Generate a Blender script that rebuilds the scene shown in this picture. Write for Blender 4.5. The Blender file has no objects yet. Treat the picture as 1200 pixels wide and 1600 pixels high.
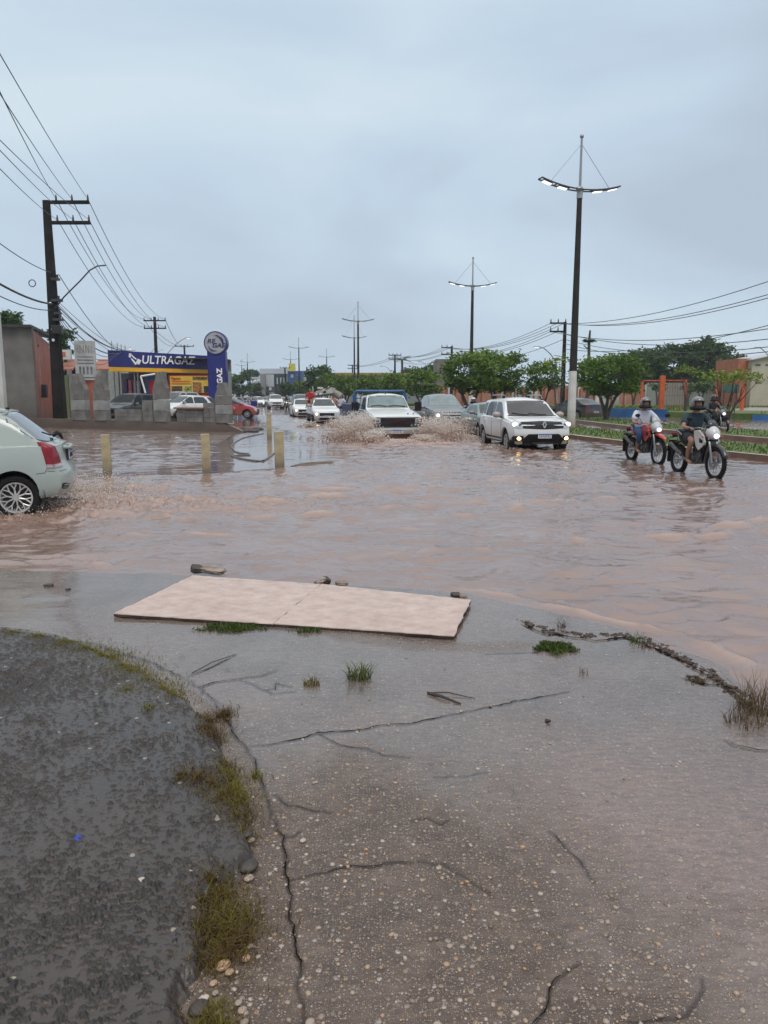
import bpy, bmesh, math, random
import numpy as np
from mathutils import Vector, Matrix
from mathutils.bvhtree import BVHTree
PI = math.pi
random.seed(7); RNG = np.random.default_rng(7)
scene = bpy.context.scene
C = scene.collection

# ------------------------------------------------------------------ camera
F = 1180.0; PITCH = math.radians(8.77); CAMH = 1.6
cam = bpy.data.cameras.new('camera'); camo = bpy.data.objects.new('camera', cam); C.objects.link(camo)
camo.location = (0, 0, CAMH); camo.rotation_euler = (math.radians(90) - PITCH, 0, 0)
cam.sensor_fit = 'VERTICAL'; cam.sensor_height = 36.0; cam.lens = F / 1600.0 * 36.0
cam.clip_start = 0.05; cam.clip_end = 4000
scene.camera = camo
scene.render.resolution_x = 768; scene.render.resolution_y = 1024

# ------------------------------------------------------------------ sky and sun (overcast, raining)
SUN_EL = math.radians(58); SUN_AZ = math.radians(165)
w = bpy.data.worlds.new('World'); scene.world = w; w.use_nodes = True
n = w.node_tree.nodes; l = w.node_tree.links
bg = n['Background']; bg.inputs['Strength'].default_value = 0.1
sky = n.new('ShaderNodeTexSky'); sky.sky_type = 'NISHITA'; sky.sun_disc = False
sky.sun_elevation = SUN_EL; sky.sun_rotation = SUN_AZ; sky.air_density = 1.4; sky.dust_density = 4
tc = n.new('ShaderNodeTexCoord')
mp = n.new('ShaderNodeMapping'); mp.inputs['Scale'].default_value = (1.0, 1.0, 2.6)
mp.inputs['Location'].default_value = (0.3, 0.4, 0.15)
l.new(tc.outputs['Generated'], mp.inputs['Vector'])
nz = n.new('ShaderNodeTexNoise'); nz.inputs['Scale'].default_value = 1.7; nz.inputs['Detail'].default_value = 5
nz.inputs['Roughness'].default_value = 0.45; nz.inputs['Distortion'].default_value = 0.35
l.new(mp.outputs[0], nz.inputs['Vector'])
cr = n.new('ShaderNodeValToRGB')
cr.color_ramp.elements[0].position = 0.36; cr.color_ramp.elements[0].color = (0.43, 0.515, 0.62, 1)
cr.color_ramp.elements[1].position = 0.66; cr.color_ramp.elements[1].color = (0.60, 0.71, 0.79, 1)
e = cr.color_ramp.elements.new(0.5); e.color = (0.505, 0.62, 0.735, 1)
l.new(nz.outputs['Fac'], cr.inputs['Fac'])
mul = n.new('ShaderNodeVectorMath'); mul.operation = 'SCALE'; mul.inputs['Scale'].default_value = 11.3
l.new(cr.outputs['Color'], mul.inputs[0])
# the cloud deck is thicker and whiter overhead than near the horizon
sx = n.new('ShaderNodeSeparateXYZ'); l.new(tc.outputs['Generated'], sx.inputs[0])
zr = n.new('ShaderNodeMapRange'); zr.inputs['From Min'].default_value = 0.42; zr.inputs['From Max'].default_value = 0.85; l.new(sx.outputs['Z'], zr.inputs['Value'])
zc = n.new('ShaderNodeMixRGB'); zc.inputs['Color2'].default_value = (13.2, 12.8, 12.6, 1); l.new(zr.outputs[0], zc.inputs['Fac']); l.new(mul.outputs[0], zc.inputs['Color1'])
mx = n.new('ShaderNodeMixRGB'); mx.inputs['Fac'].default_value = 0.93
l.new(sky.outputs[0], mx.inputs['Color1']); l.new(zc.outputs[0], mx.inputs['Color2'])
l.new(mx.outputs[0], bg.inputs['Color'])
sl = bpy.data.lights.new('sun', 'SUN'); sl.energy = 1.3; sl.angle = math.radians(25); sl.color = (1.0, 0.97, 0.93)
so = bpy.data.objects.new('sun', sl); C.objects.link(so)
so.rotation_euler = (PI / 2 - SUN_EL, 0, -SUN_AZ + PI)
so.rotation_euler = Vector((math.sin(SUN_AZ) * math.cos(SUN_EL), math.cos(SUN_AZ) * math.cos(SUN_EL), math.sin(SUN_EL))).to_track_quat('Z', 'Y').to_euler()
scene.view_settings.view_transform = 'Standard'; scene.view_settings.look = 'None'
scene.view_settings.exposure = 0.0; scene.view_settings.gamma = 1.0

# ------------------------------------------------------------------ measuring helpers (photograph pixels -> metres)
CP, SP = math.cos(PITCH), math.sin(PITCH)
def gp(px, py, z=0.0):
    u = (px - 600) / F; v = (800 - py) / F
    dy = CP + v * SP; dz = -SP + v * CP
    t = (z - CAMH) / dz
    return (u * t, dy * t)
def xz(px, py, Y):
    u = (px - 600) / F; v = (800 - py) / F
    t = Y / (CP + v * SP)
    return (u * t, CAMH + (-SP + v * CP) * t)
def P3(px, py, Y):
    x, z = xz(px, py, Y); return Vector((x, Y, z))

# ------------------------------------------------------------------ tagging
def tag(o, label=None, cat=None, group=None, kind=None):
    if label: o['label'] = label
    if cat: o['category'] = cat
    if group: o['group'] = group
    if kind: o['kind'] = kind
    return o
def empty(name, loc=(0, 0, 0), rz=0, label=None, cat=None, group=None):
    o = bpy.data.objects.new(name, None); C.objects.link(o)
    o.location = loc; o.rotation_euler = (0, 0, rz); o.empty_display_size = 0.2
    return tag(o, label, cat, group)
def kids(o): return [c for c in bpy.data.objects if c.parent == o]
def copy_tree(o, parent=None, loc=None, rz=None, sc=None, label=None, group=None):
    c = o.copy(); C.objects.link(c)
    if parent: c.parent = parent
    if loc is not None: c.location = loc
    if rz is not None: c.rotation_euler = (0, 0, rz)
    if sc is not None: c.scale = sc if hasattr(sc, '__len__') else (sc, sc, sc)
    if label: c['label'] = label
    if group: c['group'] = group
    for ch in kids(o):
        if ch != c: copy_tree(ch, c)
    return c

# ------------------------------------------------------------------ mesh builder
def link_mesh(name, me, mat=None, parent=None, smooth=True, angle=35):
    if smooth:
        me.shade_smooth()
        if angle: me.set_sharp_from_angle(angle=math.radians(angle))
    mats = mat if isinstance(mat, (list, tuple)) else ([mat] if mat else [])
    if len(me.materials) == 0:
        for m in mats: me.materials.append(m)
    o = bpy.data.objects.new(name, me); C.objects.link(o)
    if parent: o.parent = parent
    return o
class MB:
    def __init__(s): s.v = []; s.f = []; s.mi = []
    def add(s, vs, fs, m=0):
        b = len(s.v); s.v += [tuple(p) for p in vs]
        for f in fs: s.f.append([b + i for i in f]); s.mi.append(m)
        return s
    def box(s, cx, cy, cz, sx, sy, sz, rz=0, m=0, R=None, taper=1.0):
        vs = []
        for k in (-1, 1):
            t = taper if k > 0 else 1
            for (i, j) in ((-1, -1), (1, -1), (1, 1), (-1, 1)):
                p = Vector((i * sx / 2 * t, j * sy / 2 * t, k * sz / 2))
                if R is not None: p = R @ p
                elif rz: p = Matrix.Rotation(rz, 3, 'Z') @ p
                vs.append((cx + p.x, cy + p.y, cz + p.z))
        return s.add(vs, [(3, 2, 1, 0), (4, 5, 6, 7), (0, 1, 5, 4), (1, 2, 6, 5), (2, 3, 7, 6), (3, 0, 4, 7)], m)
    def tube(s, pts, r, n=6, m=0, cap=True):
        pts = [Vector(p) for p in pts]; N = len(pts)
        rs = r if hasattr(r, '__len__') else [r] * N
        vs = []; prev = None
        for i, p in enumerate(pts):
            d = (pts[min(i + 1, N - 1)] - pts[max(i - 1, 0)])
            if d.length < 1e-9: d = Vector((0, 0, 1))
            d.normalize()
            if prev is None:
                a = Vector((0, 0, 1)) if abs(d.z) < 0.9 else Vector((1, 0, 0))
                u = d.cross(a).normalized()
            else:
                u = (prev - d * prev.dot(d))
                u = u.normalized() if u.length > 1e-6 else d.orthogonal().normalized()
            prev = u; w_ = d.cross(u)
            for k in range(n):
                a = 2 * PI * k / n
                vs.append(p + (u * math.cos(a) + w_ * math.sin(a)) * rs[i])
        fs = []
        for i in range(N - 1):
            for k in range(n):
                fs.append((i * n + k, i * n + (k + 1) % n, (i + 1) * n + (k + 1) % n, (i + 1) * n + k))
        if cap: fs.append(tuple(range(n - 1, -1, -1))); fs.append(tuple((N - 1) * n + k for k in range(n)))
        return s.add(vs, fs, m)
    def lathe(s, prof, n=24, c=(0, 0, 0), axis='Z', m=0):
        # prof: (r, h)
        vs = []
        for (r, h) in prof:
            for k in range(n):
                a = 2 * PI * k / n; x, y = r * math.cos(a), r * math.sin(a)
                p = {'Z': (x, y, h), 'Y': (x, h, y), 'X': (h, x, y)}[axis]
                vs.append((p[0] + c[0], p[1] + c[1], p[2] + c[2]))
        fs = []
        for i in range(len(prof) - 1):
            for k in range(n): fs.append((i * n + k, i * n + (k + 1) % n, (i + 1) * n + (k + 1) % n, (i + 1) * n + k))
        return s.add(vs, fs, m)
    def prism(s, outline, h0, h1, axis='Z', m=0):
        # outline 2D polygon; extruded from h0 to h1 along axis
        def P(a, b, h): return {'Z': (a, b, h), 'Y': (a, h, b), 'X': (h, a, b)}[axis]
        N = len(outline)
        vs = [P(a, b, h0) for a, b in outline] + [P(a, b, h1) for a, b in outline]
        fs = [tuple(range(N - 1, -1, -1)), tuple(range(N, 2 * N))] + [(i, (i + 1) % N, N + (i + 1) % N, N + i) for i in range(N)]
        return s.add(vs, fs, m)
    def ball(s, c, r, n=10, k=6, m=0, R=None):
        rx, ry, rz = r if hasattr(r, '__len__') else (r, r, r)
        vs = []; fs = []
        for i in range(k + 1):
            t = PI * i / k
            for j in range(n):
                a = 2 * PI * j / n
                p = Vector((rx * math.sin(t) * math.cos(a), ry * math.sin(t) * math.sin(a), rz * math.cos(t)))
                if R is not None: p = R @ p
                vs.append((c[0] + p.x, c[1] + p.y, c[2] + p.z))
        for i in range(k):
            for j in range(n): fs.append((i * n + j, (i + 1) * n + j, (i + 1) * n + (j + 1) % n, i * n + (j + 1) % n))
        return s.add(vs, fs, m)
    def build(s, name, mat, parent=None, smooth=True, angle=35, bevel=0):
        me = bpy.data.meshes.new(name); me.from_pydata(s.v, [], s.f); me.update()
        bm = bmesh.new(); bm.from_mesh(me)
        for f, mi in zip(bm.faces, s.mi): f.material_index = mi
        bmesh.ops.remove_doubles(bm, verts=bm.verts, dist=1e-5)
        bmesh.ops.recalc_face_normals(bm, faces=bm.faces)
        bm.to_mesh(me); bm.free()
        o = link_mesh(name, me, mat, parent, smooth, angle)
        if bevel:
            b = o.modifiers.new('bevel', 'BEVEL'); b.width = bevel; b.segments = 2; b.limit_method = 'ANGLE'; b.angle_limit = math.radians(40)
        return o

# ------------------------------------------------------------------ numpy noise
def _h(ix, iy, seed):
    h = (ix.astype(np.int64) * 374761393 + iy.astype(np.int64) * 668265263 + seed * 1274126177) & 0xffffffff
    h = ((h ^ (h >> 13)) * 1274126177) & 0xffffffff
    return ((h ^ (h >> 16)) & 0xffff) / 65535.0
def pn(x, y, seed=0):
    x0 = np.floor(x); y0 = np.floor(y); fx = x - x0; fy = y - y0
    def g(dx, dy):
        a = _h(x0 + dx, y0 + dy, seed) * 2 * PI
        return np.cos(a) * (fx - dx) + np.sin(a) * (fy - dy)
    u = fx * fx * fx * (fx * (fx * 6 - 15) + 10); v = fy * fy * fy * (fy * (fy * 6 - 15) + 10)
    a = g(0, 0) * (1 - u) + g(1, 0) * u; b = g(0, 1) * (1 - u) + g(1, 1) * u
    return (a * (1 - v) + b * v) * 1.5
def fbm(x, y, oct=4, seed=0, gain=0.5):
    t = 0; a = 1; 
    for i in range(oct): t = t + a * pn(x * 2**i, y * 2**i, seed + i * 17); a *= gain
    return t
def sstep(a, b, x):
    t = np.clip((x - a) / (b - a), 0, 1); return t * t * (3 - 2 * t)
def pdist(X, Y, line):
    d = np.full(X.shape, 1e9)
    for (ax, ay), (bx, by) in zip(line[:-1], line[1:]):
        ex, ey = bx - ax, by - ay; L2 = ex * ex + ey * ey + 1e-12
        t = np.clip(((X - ax) * ex + (Y - ay) * ey) / L2, 0, 1)
        d = np.minimum(d, np.hypot(X - ax - t * ex, Y - ay - t * ey))
    return d
def inside(X, Y, poly):
    c = np.zeros(X.shape, bool); N = len(poly)
    for i in range(N):
        ax, ay = poly[i]; bx, by = poly[(i + 1) % N]
        if ay == by: continue
        cond = ((ay > Y) != (by > Y)) & (X < (bx - ax) * (Y - ay) / (by - ay) + ax)
        c ^= cond
    return c
def sdf(X, Y, poly):
    d = pdist(X, Y, list(poly) + [poly[0]])
    return np.where(inside(X, Y, poly), d, -d)
def wiggle(line, amp=0.02, step=0.06, seed=3):
    out = []; rr = random.Random(seed)
    for (a, b), (c_, d) in zip(line[:-1], line[1:]):
        L = math.hypot(c_ - a, d - b); k = max(1, int(L / step))
        for i in range(k):
            t = i / k; j = amp if i else amp * 0.3
            out.append((a + (c_ - a) * t + rr.uniform(-j, j), b + (d - b) * t + rr.uniform(-j, j)))
    out.append(line[-1]); return out
def grid_mesh(name, X, Y, Z, mat, attrs=None, keep=None, parent=None):
    R_, K = X.shape
    vs = np.stack([X, Y, Z], -1).reshape(-1, 3)
    i = np.arange(R_ * K).reshape(R_, K)
    q = np.stack([i[:-1, :-1], i[:-1, 1:], i[1:, 1:], i[1:, :-1]], -1).reshape(-1, 4)
    if keep is not None:
        kk = keep; fk = (kk[:-1, :-1] | kk[:-1, 1:] | kk[1:, 1:] | kk[1:, :-1]).reshape(-1)
        q = q[fk]
        used = np.zeros(R_ * K, bool); used[q.reshape(-1)] = True
        remap = np.cumsum(used) - 1
        vs = vs[used]; q = remap[q]
    else: used = None
    me = bpy.data.meshes.new(name)
    me.vertices.add(len(vs)); me.vertices.foreach_set('co', vs.astype(np.float32).reshape(-1))
    me.loops.add(len(q) * 4); me.loops.foreach_set('vertex_index', q.reshape(-1).astype(np.int32))
    me.polygons.add(len(q)); me.polygons.foreach_set('loop_start', (np.arange(len(q)) * 4).astype(np.int32))
    me.polygons.foreach_set('loop_total', np.full(len(q), 4, np.int32))
    me.update(calc_edges=True)
    for k, a in (attrs or {}).items():
        at = me.attributes.new(k, 'FLOAT', 'POINT'); a = a.reshape(-1)
        if used is not None: a = a[used]
        at.data.foreach_set('value', a.astype(np.float32))
    return link_mesh(name, me, mat, parent, True, 0)
def fan(y0, y1, ratio, ncol, hw0, hwk, maxstep=1e9):
    ys = [y0]
    while ys[-1] < y1: ys.append(ys[-1] + min(max(ys[-1] * ratio, 0.004), maxstep))
    ys = np.array(ys); u = np.linspace(-1, 1, ncol)
    Y = np.repeat(ys[:, None], ncol, 1); X = u[None, :] * (hw0 + hwk * ys[:, None])
    return X, Y

# ------------------------------------------------------------------ materials
def newmat(name):
    m = bpy.data.materials.new(name); m.use_nodes = True
    nt = m.node_tree; return m, nt.nodes, nt.links, nt.nodes['Principled BSDF']
_pm = {}
def pm(name, col, rough=0.5, metal=0.0, var=0.12, scale=4.0, bump=0.0, bscale=40.0, spec=0.5, coat=0.0, emis=0.0, ecol=None, alpha=1.0, dirt=None, dz=(0.2, 0.6)):
    if name in _pm: return _pm[name]
    m, n, l, b = newmat(name)
    tc = n.new('ShaderNodeTexCoord')
    nz = n.new('ShaderNodeTexNoise'); nz.inputs['Scale'].default_value = scale; nz.inputs['Detail'].default_value = 5
    l.new(tc.outputs['Object'], nz.inputs['Vector'])
    mr = n.new('ShaderNodeMapRange'); mr.inputs['From Min'].default_value = 0.3; mr.inputs['From Max'].default_value = 0.7
    mr.inputs['To Min'].default_value = 1 - var; mr.inputs['To Max'].default_value = 1 + var
    l.new(nz.outputs['Fac'], mr.inputs['Value'])
    vm = n.new('ShaderNodeVectorMath'); vm.operation = 'SCALE'; vm.inputs[0].default_value = col[:3]
    l.new(mr.outputs[0], vm.inputs['Scale'])
    src = vm.outputs[0]
    if dirt:
        sx = n.new('ShaderNodeSeparateXYZ'); l.new(tc.outputs['Object'], sx.inputs[0])
        ad = n.new('ShaderNodeMath'); ad.operation = 'MULTIPLY_ADD'; ad.inputs[1].default_value = -0.5
        l.new(nz.outputs['Fac'], ad.inputs[0]); l.new(sx.outputs['Z'], ad.inputs[2])
        m2 = n.new('ShaderNodeMapRange'); m2.inputs['From Min'].default_value = dz[0] - .25; m2.inputs['From Max'].default_value = dz[1] - .25
        m2.inputs['To Min'].default_value = 0.75; m2.inputs['To Max'].default_value = 0.0
        l.new(ad.outputs[0], m2.inputs['Value'])
        mx = n.new('ShaderNodeMixRGB'); mx.inputs['Color2'].default_value = (*dirt, 1)
        l.new(m2.outputs[0], mx.inputs['Fac']); l.new(src, mx.inputs['Color1']); src = mx.outputs[0]
    l.new(src, b.inputs['Base Color'])
    b.inputs['Roughness'].default_value = rough; b.inputs['Metallic'].default_value = metal
    b.inputs['Specular IOR Level'].default_value = spec; b.inputs['Coat Weight'].default_value = coat
    b.inputs['Coat Roughness'].default_value = 0.05
    if emis: b.inputs['Emission Color'].default_value = (*(ecol or col)[:3], 1); b.inputs['Emission Strength'].default_value = emis
    if bump:
        n2 = n.new('ShaderNodeTexNoise'); n2.inputs['Scale'].default_value = bscale; n2.inputs['Detail'].default_value = 6
        l.new(tc.outputs['Object'], n2.inputs['Vector'])
        bp = n.new('ShaderNodeBump'); bp.inputs['Strength'].default_value = bump; bp.inputs['Distance'].default_value = 0.02
        l.new(n2.outputs['Fac'], bp.inputs['Height']); l.new(bp.outputs[0], b.inputs['Normal'])
    _pm[name] = m; return m
def mathn(n, l, op, a, b_=None, c_=None, clamp=False):
    m = n.new('ShaderNodeMath'); m.operation = op; m.use_clamp = clamp
    for i, v in enumerate((a, b_, c_)):
        if v is None: continue
        if isinstance(v, (int, float)): m.inputs[i].default_value = v
        else: l.new(v, m.inputs[i])
    return m.outputs[0]
def ramp(n, l, fac, stops):
    r = n.new('ShaderNodeValToRGB'); e = r.color_ramp.elements
    e[0].position, e[0].color = stops[0][0], (*stops[0][1], 1)
    e[1].position, e[1].color = stops[-1][0], (*stops[-1][1], 1)
    for p, c_ in stops[1:-1]:
        k = e.new(p); k.color = (*c_, 1)
    l.new(fac, r.inputs['Fac']); return r.outputs['Color']
def mixc(n, l, f, a, b_, mode='MIX'):
    m = n.new('ShaderNodeMixRGB'); m.blend_type = mode
    for i, v in (('Fac', f), ('Color1', a), ('Color2', b_)):
        if isinstance(v, (int, float)): m.inputs[i].default_value = v
        elif isinstance(v, tuple): m.inputs[i].default_value = (*v[:3], 1)
        else: l.new(v, m.inputs[i])
    return m.outputs[0]
def noise(n, l, vec, scale, detail=5, rough=0.5, dist=0.0):
    t = n.new('ShaderNodeTexNoise'); t.inputs['Scale'].default_value = scale; t.inputs['Detail'].default_value = detail
    t.inputs['Roughness'].default_value = rough; t.inputs['Distortion'].default_value = dist
    l.new(vec, t.inputs['Vector']); return t.outputs['Fac']
def attr(n, name):
    a = n.new('ShaderNodeAttribute'); a.attribute_name = name; return a.outputs['Fac']

def text_obj(name, txt, size, mat, parent=None, loc=(0, 0, 0), rot=(PI / 2, 0, 0), ext=0.01, bold=0.0, shear=0.0, sx=1.0, align='CENTER'):
    cu = bpy.data.curves.new(name, 'FONT'); cu.body = txt; cu.size = size; cu.extrude = ext; cu.offset = bold; cu.shear = shear
    cu.align_x = align; cu.align_y = 'CENTER'; cu.resolution_u = 4; cu.space_character = 1.0 + 2.0 * bold
    to = bpy.data.objects.new(name, cu); C.objects.link(to)
    dg = bpy.context.evaluated_depsgraph_get()
    me = bpy.data.meshes.new_from_object(to.evaluated_get(dg)); me.name = name
    bpy.data.objects.remove(to)
    me.materials.clear(); me.materials.append(mat)
    o = bpy.data.objects.new(name, me); C.objects.link(o)
    o.location = loc; o.rotation_euler = rot; o.scale = (sx, 1, 1)
    if parent: o.parent = parent
    return o
def bake(o):
    dg = bpy.context.evaluated_depsgraph_get(); dg.update()
    me = bpy.data.meshes.new_from_object(o.evaluated_get(dg)); me.name = o.name
    o.modifiers.clear(); o.data = me
    return o
# ================================================================== GROUND
def G(pts, z=0.0): return [gp(a, b, z) for a, b in pts]
# ---- the big ground sheet, below the flood water, to the horizon
gm = pm('wet_earth', (0.16, 0.11, 0.085), 0.4, scale=0.3)
gb = MB(); gb.add([(-1500, -20, -0.35), (1500, -20, -0.35), (1500, 2500, -0.35), (-1500, 2500, -0.35)], [(0, 1, 2, 3)])
tag(gb.build('ground', gm, smooth=False), kind='structure')

# ---- concrete apron in the foreground
WL = G([(-900, 880), (-300, 888), (0, 892), (120, 896), (255, 899), (300, 903), (420, 910), (560, 917), (735, 930), (800, 946), (850, 955), (905, 968), (960, 984), (990, 990), (1040, 1008),
        (1085, 1028), (1125, 1043), (1160, 1072), (1215, 1115), (1300, 1180), (1500, 1330)], 0.0)
apron_poly = WL + [(9, 0.2), (9, -3), (-12, -3), (-12, 6.5)]
ASP = G([(-500, 930), (-200, 962), (0, 984), (60, 992), (130, 1006), (190, 1035), (240, 1062), (285, 1095), (318, 1120), (342, 1150), (352, 1185), (372, 1225), (390, 1262), (396, 1300), (398, 1338),
         (380, 1362), (345, 1385), (325, 1405), (332, 1440), (328, 1480), (318, 1515), (296, 1540), (285, 1570), (292, 1600), (290, 1700), (280, 2400)], 0.06)
asp_poly = wiggle(ASP, 0.018, 0.07, 5) + [(-0.35, -2), (-9, -2), (-9, 4)]
cr_px = [  # (points, width m, depth m)
    ([(60, 985), (140, 1003), (221, 1027), (259, 1044), (311, 1074), (330, 1092), (350, 1115), (367, 1152), (390, 1175), (398, 1194), (405, 1212), (412, 1240), (424, 1270), (432, 1295), (444, 1304), (449, 1330), (446, 1352), (449, 1372), (452, 1400),
      (449, 1425), (460, 1458), (463, 1490), (469, 1515), (466, 1540), (474, 1570), (478, 1620), (480, 1700)], 0.0078, 0.016),
    ([(311, 1074), (345, 1064), (375, 1060), (412, 1053), (430, 1047)], 0.012, 0.02),
    ([(375, 1062), (394, 1068), (409, 1077), (430, 1075), (431, 1066), (440, 1070), (455, 1072)], 0.008, 0.012),
    ([(409, 1077), (425, 1084), (460, 1080)], 0.006, 0.01),
    ([(392, 1165), (420, 1164), (445, 1160), (480, 1152), (495, 1146), (560, 1139), (600, 1130), (640, 1127), (700, 1112), (770, 1099), (820, 1090), (890, 1074)], 0.011, 0.012),
    ([(500, 1148), (520, 1160), (545, 1166), (575, 1168), (600, 1178), (640, 1180)], 0.007, 0.01),
    ([(449, 1372), (470, 1369), (492, 1363), (530, 1352), (552, 1348), (580, 1352), (622, 1345), (655, 1342), (690, 1349), (720, 1362), (745, 1378), (770, 1396)], 0.006, 0.009),
    ([(444, 1304), (458, 1303), (468, 1296)], 0.005, 0.01),
    ([(820, 968), (842, 980), (858, 985), (872, 984), (890, 989), (915, 991), (930, 994), (955, 991), (978, 989), (992, 990)], 0.03, 0.05),
    ([(760, 1018), (800, 1015), (838, 1012), (845, 1006)], 0.008, 0.01),
    ([(1138, 1146), (1150, 1155), (1165, 1158), (1182, 1161), (1205, 1162), (1240, 1160)], 0.022, 0.03),
    ([(1075, 1050), (1100, 1060), (1135, 1062), (1160, 1070)], 0.014, 0.02),
    ([(985, 990), (1012, 1000), (1040, 1013), (1068, 1025), (1095, 1040), (1120, 1052), (1150, 1078)], 0.03, 0.04),
    ([(826, 1610), (840, 1585), (858, 1565), (862, 1540), (880, 1520), (905, 1500)], 0.007, 0.012),
    ([(985, 1592), (1040, 1585), (1075, 1578), (1088, 1558), (1100, 1540), (1098, 1520)], 0.008, 0.012),
    ([(640, 1278), (668, 1274), (690, 1283), (700, 1276)], 0.006, 0.012),
    ([(680, 1210), (715, 1208), (760, 1202)], 0.006, 0.006),
    ([(430, 1240), (450, 1258), (480, 1262), (520, 1270)], 0.004, 0.006),
    ([(860, 1290), (900, 1330), (930, 1372)], 0.004, 0.004),
    ([(295, 1055), (340, 1035), (368, 1020)], 0.005, 0.004),
    ([(-60, 972), (0, 978), (60, 985)], 0.011, 0.02)]
cracks = [(wiggle(wiggle(G(p, 0.05), 0.020, 0.13, i + 31), 0.008, 0.03, i + 11), w_, d_) for i, (p, w_, d_) in enumerate(cr_px)]
def terrain(X, Y):
    s = sdf(X, Y, apron_poly)
    s = s + 0.03 * fbm(X * 5, Y * 5, 3, 4)
    z = np.where(s > 0, 0.014 + 0.014 * np.minimum(s, 3.2), np.maximum(0.014 + s * 0.9, -0.3))
    z = z + 0.006 * fbm(X * 1.3, Y * 1.3, 3, 9) * np.clip(s, 0, 1)
    return z, s
X, Y = fan(1.05, 9.5, 0.0042, 640, 0.45, 0.72, 0.02)
Z, S = terrain(X, Y)
# puddle mask (a real shallow film lying in the low parts)
core = np.exp(-(((X - 0.16) / 0.95) ** 2 + ((Y - 1.75) / 0.95) ** 2) * 0.9)
core = core + 0.75 * np.exp(-(((X + 0.15) / 0.55) ** 2 + ((Y - 2.55) / 0.7) ** 2))
dry = core + 0.22 * fbm(X * 2.2, Y * 2.2, 4, 21) + 0.06 * fbm(X * 12, Y * 12, 3, 22)
pud = 1 - 0.92 * sstep(0.22, 1.0, dry)
strip_l = sdf(X, Y, G([(300, 1080), (350, 1115), (390, 1175), (440, 1304), (449, 1400), (480, 1620), (280, 1620), (340, 1420), (398, 1300)], 0.05))
pud = pud * (1 - 0.55 * sstep(-0.03, 0.03, strip_l))
drypatch = sdf(X, Y, G([(430, 975), (700, 1000), (860, 998), (835, 1010), (760, 1018), (640, 1017), (540, 1003), (480, 990)], 0.04)) + 0.03 * fbm(X * 6, Y * 6, 3, 31)
pud = pud * (1 - sstep(-0.02, 0.06, drypatch) * 0.35)
crk = np.zeros(X.shape); Zc = np.zeros(X.shape)
for k, (line, w_, d_) in enumerate(cracks):
    xs = [p[0] for p in line]; ys_ = [p[1] for p in line]
    m = (X > min(xs) - .1) & (X < max(xs) + .1) & (Y > min(ys_) - .1) & (Y < max(ys_) + .1)
    d = pdist(X[m], Y[m], line)
    wv = w_ * (0.65 + 0.6 * np.abs(pn(X[m] * 9, Y[m] * 9, 50 + k)))
    wv = np.maximum(wv, Y[m] * 0.005)
    g = 1 - sstep(0.25, 1.0, d / wv)
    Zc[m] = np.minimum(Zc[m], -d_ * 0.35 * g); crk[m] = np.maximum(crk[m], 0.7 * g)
Zc = Zc + (1 - pud) * (0.0022 * fbm(X * 16, Y * 16, 4, 40) + 0.0012 * pn(X * 60, Y * 60, 41))
Zc = Zc + pud * 0.0007 * pn(X * 3, Y * 14, 43)
Z = Z + Zc * (S > -0.1)
mud = np.clip(0.15 + 0.5 * fbm(X * 0.9, Y * 0.9, 3, 61) + 0.8 * sstep(0.0, 1.0, X) * sstep(4.2, 2.4, Y), 0, 1)

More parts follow.
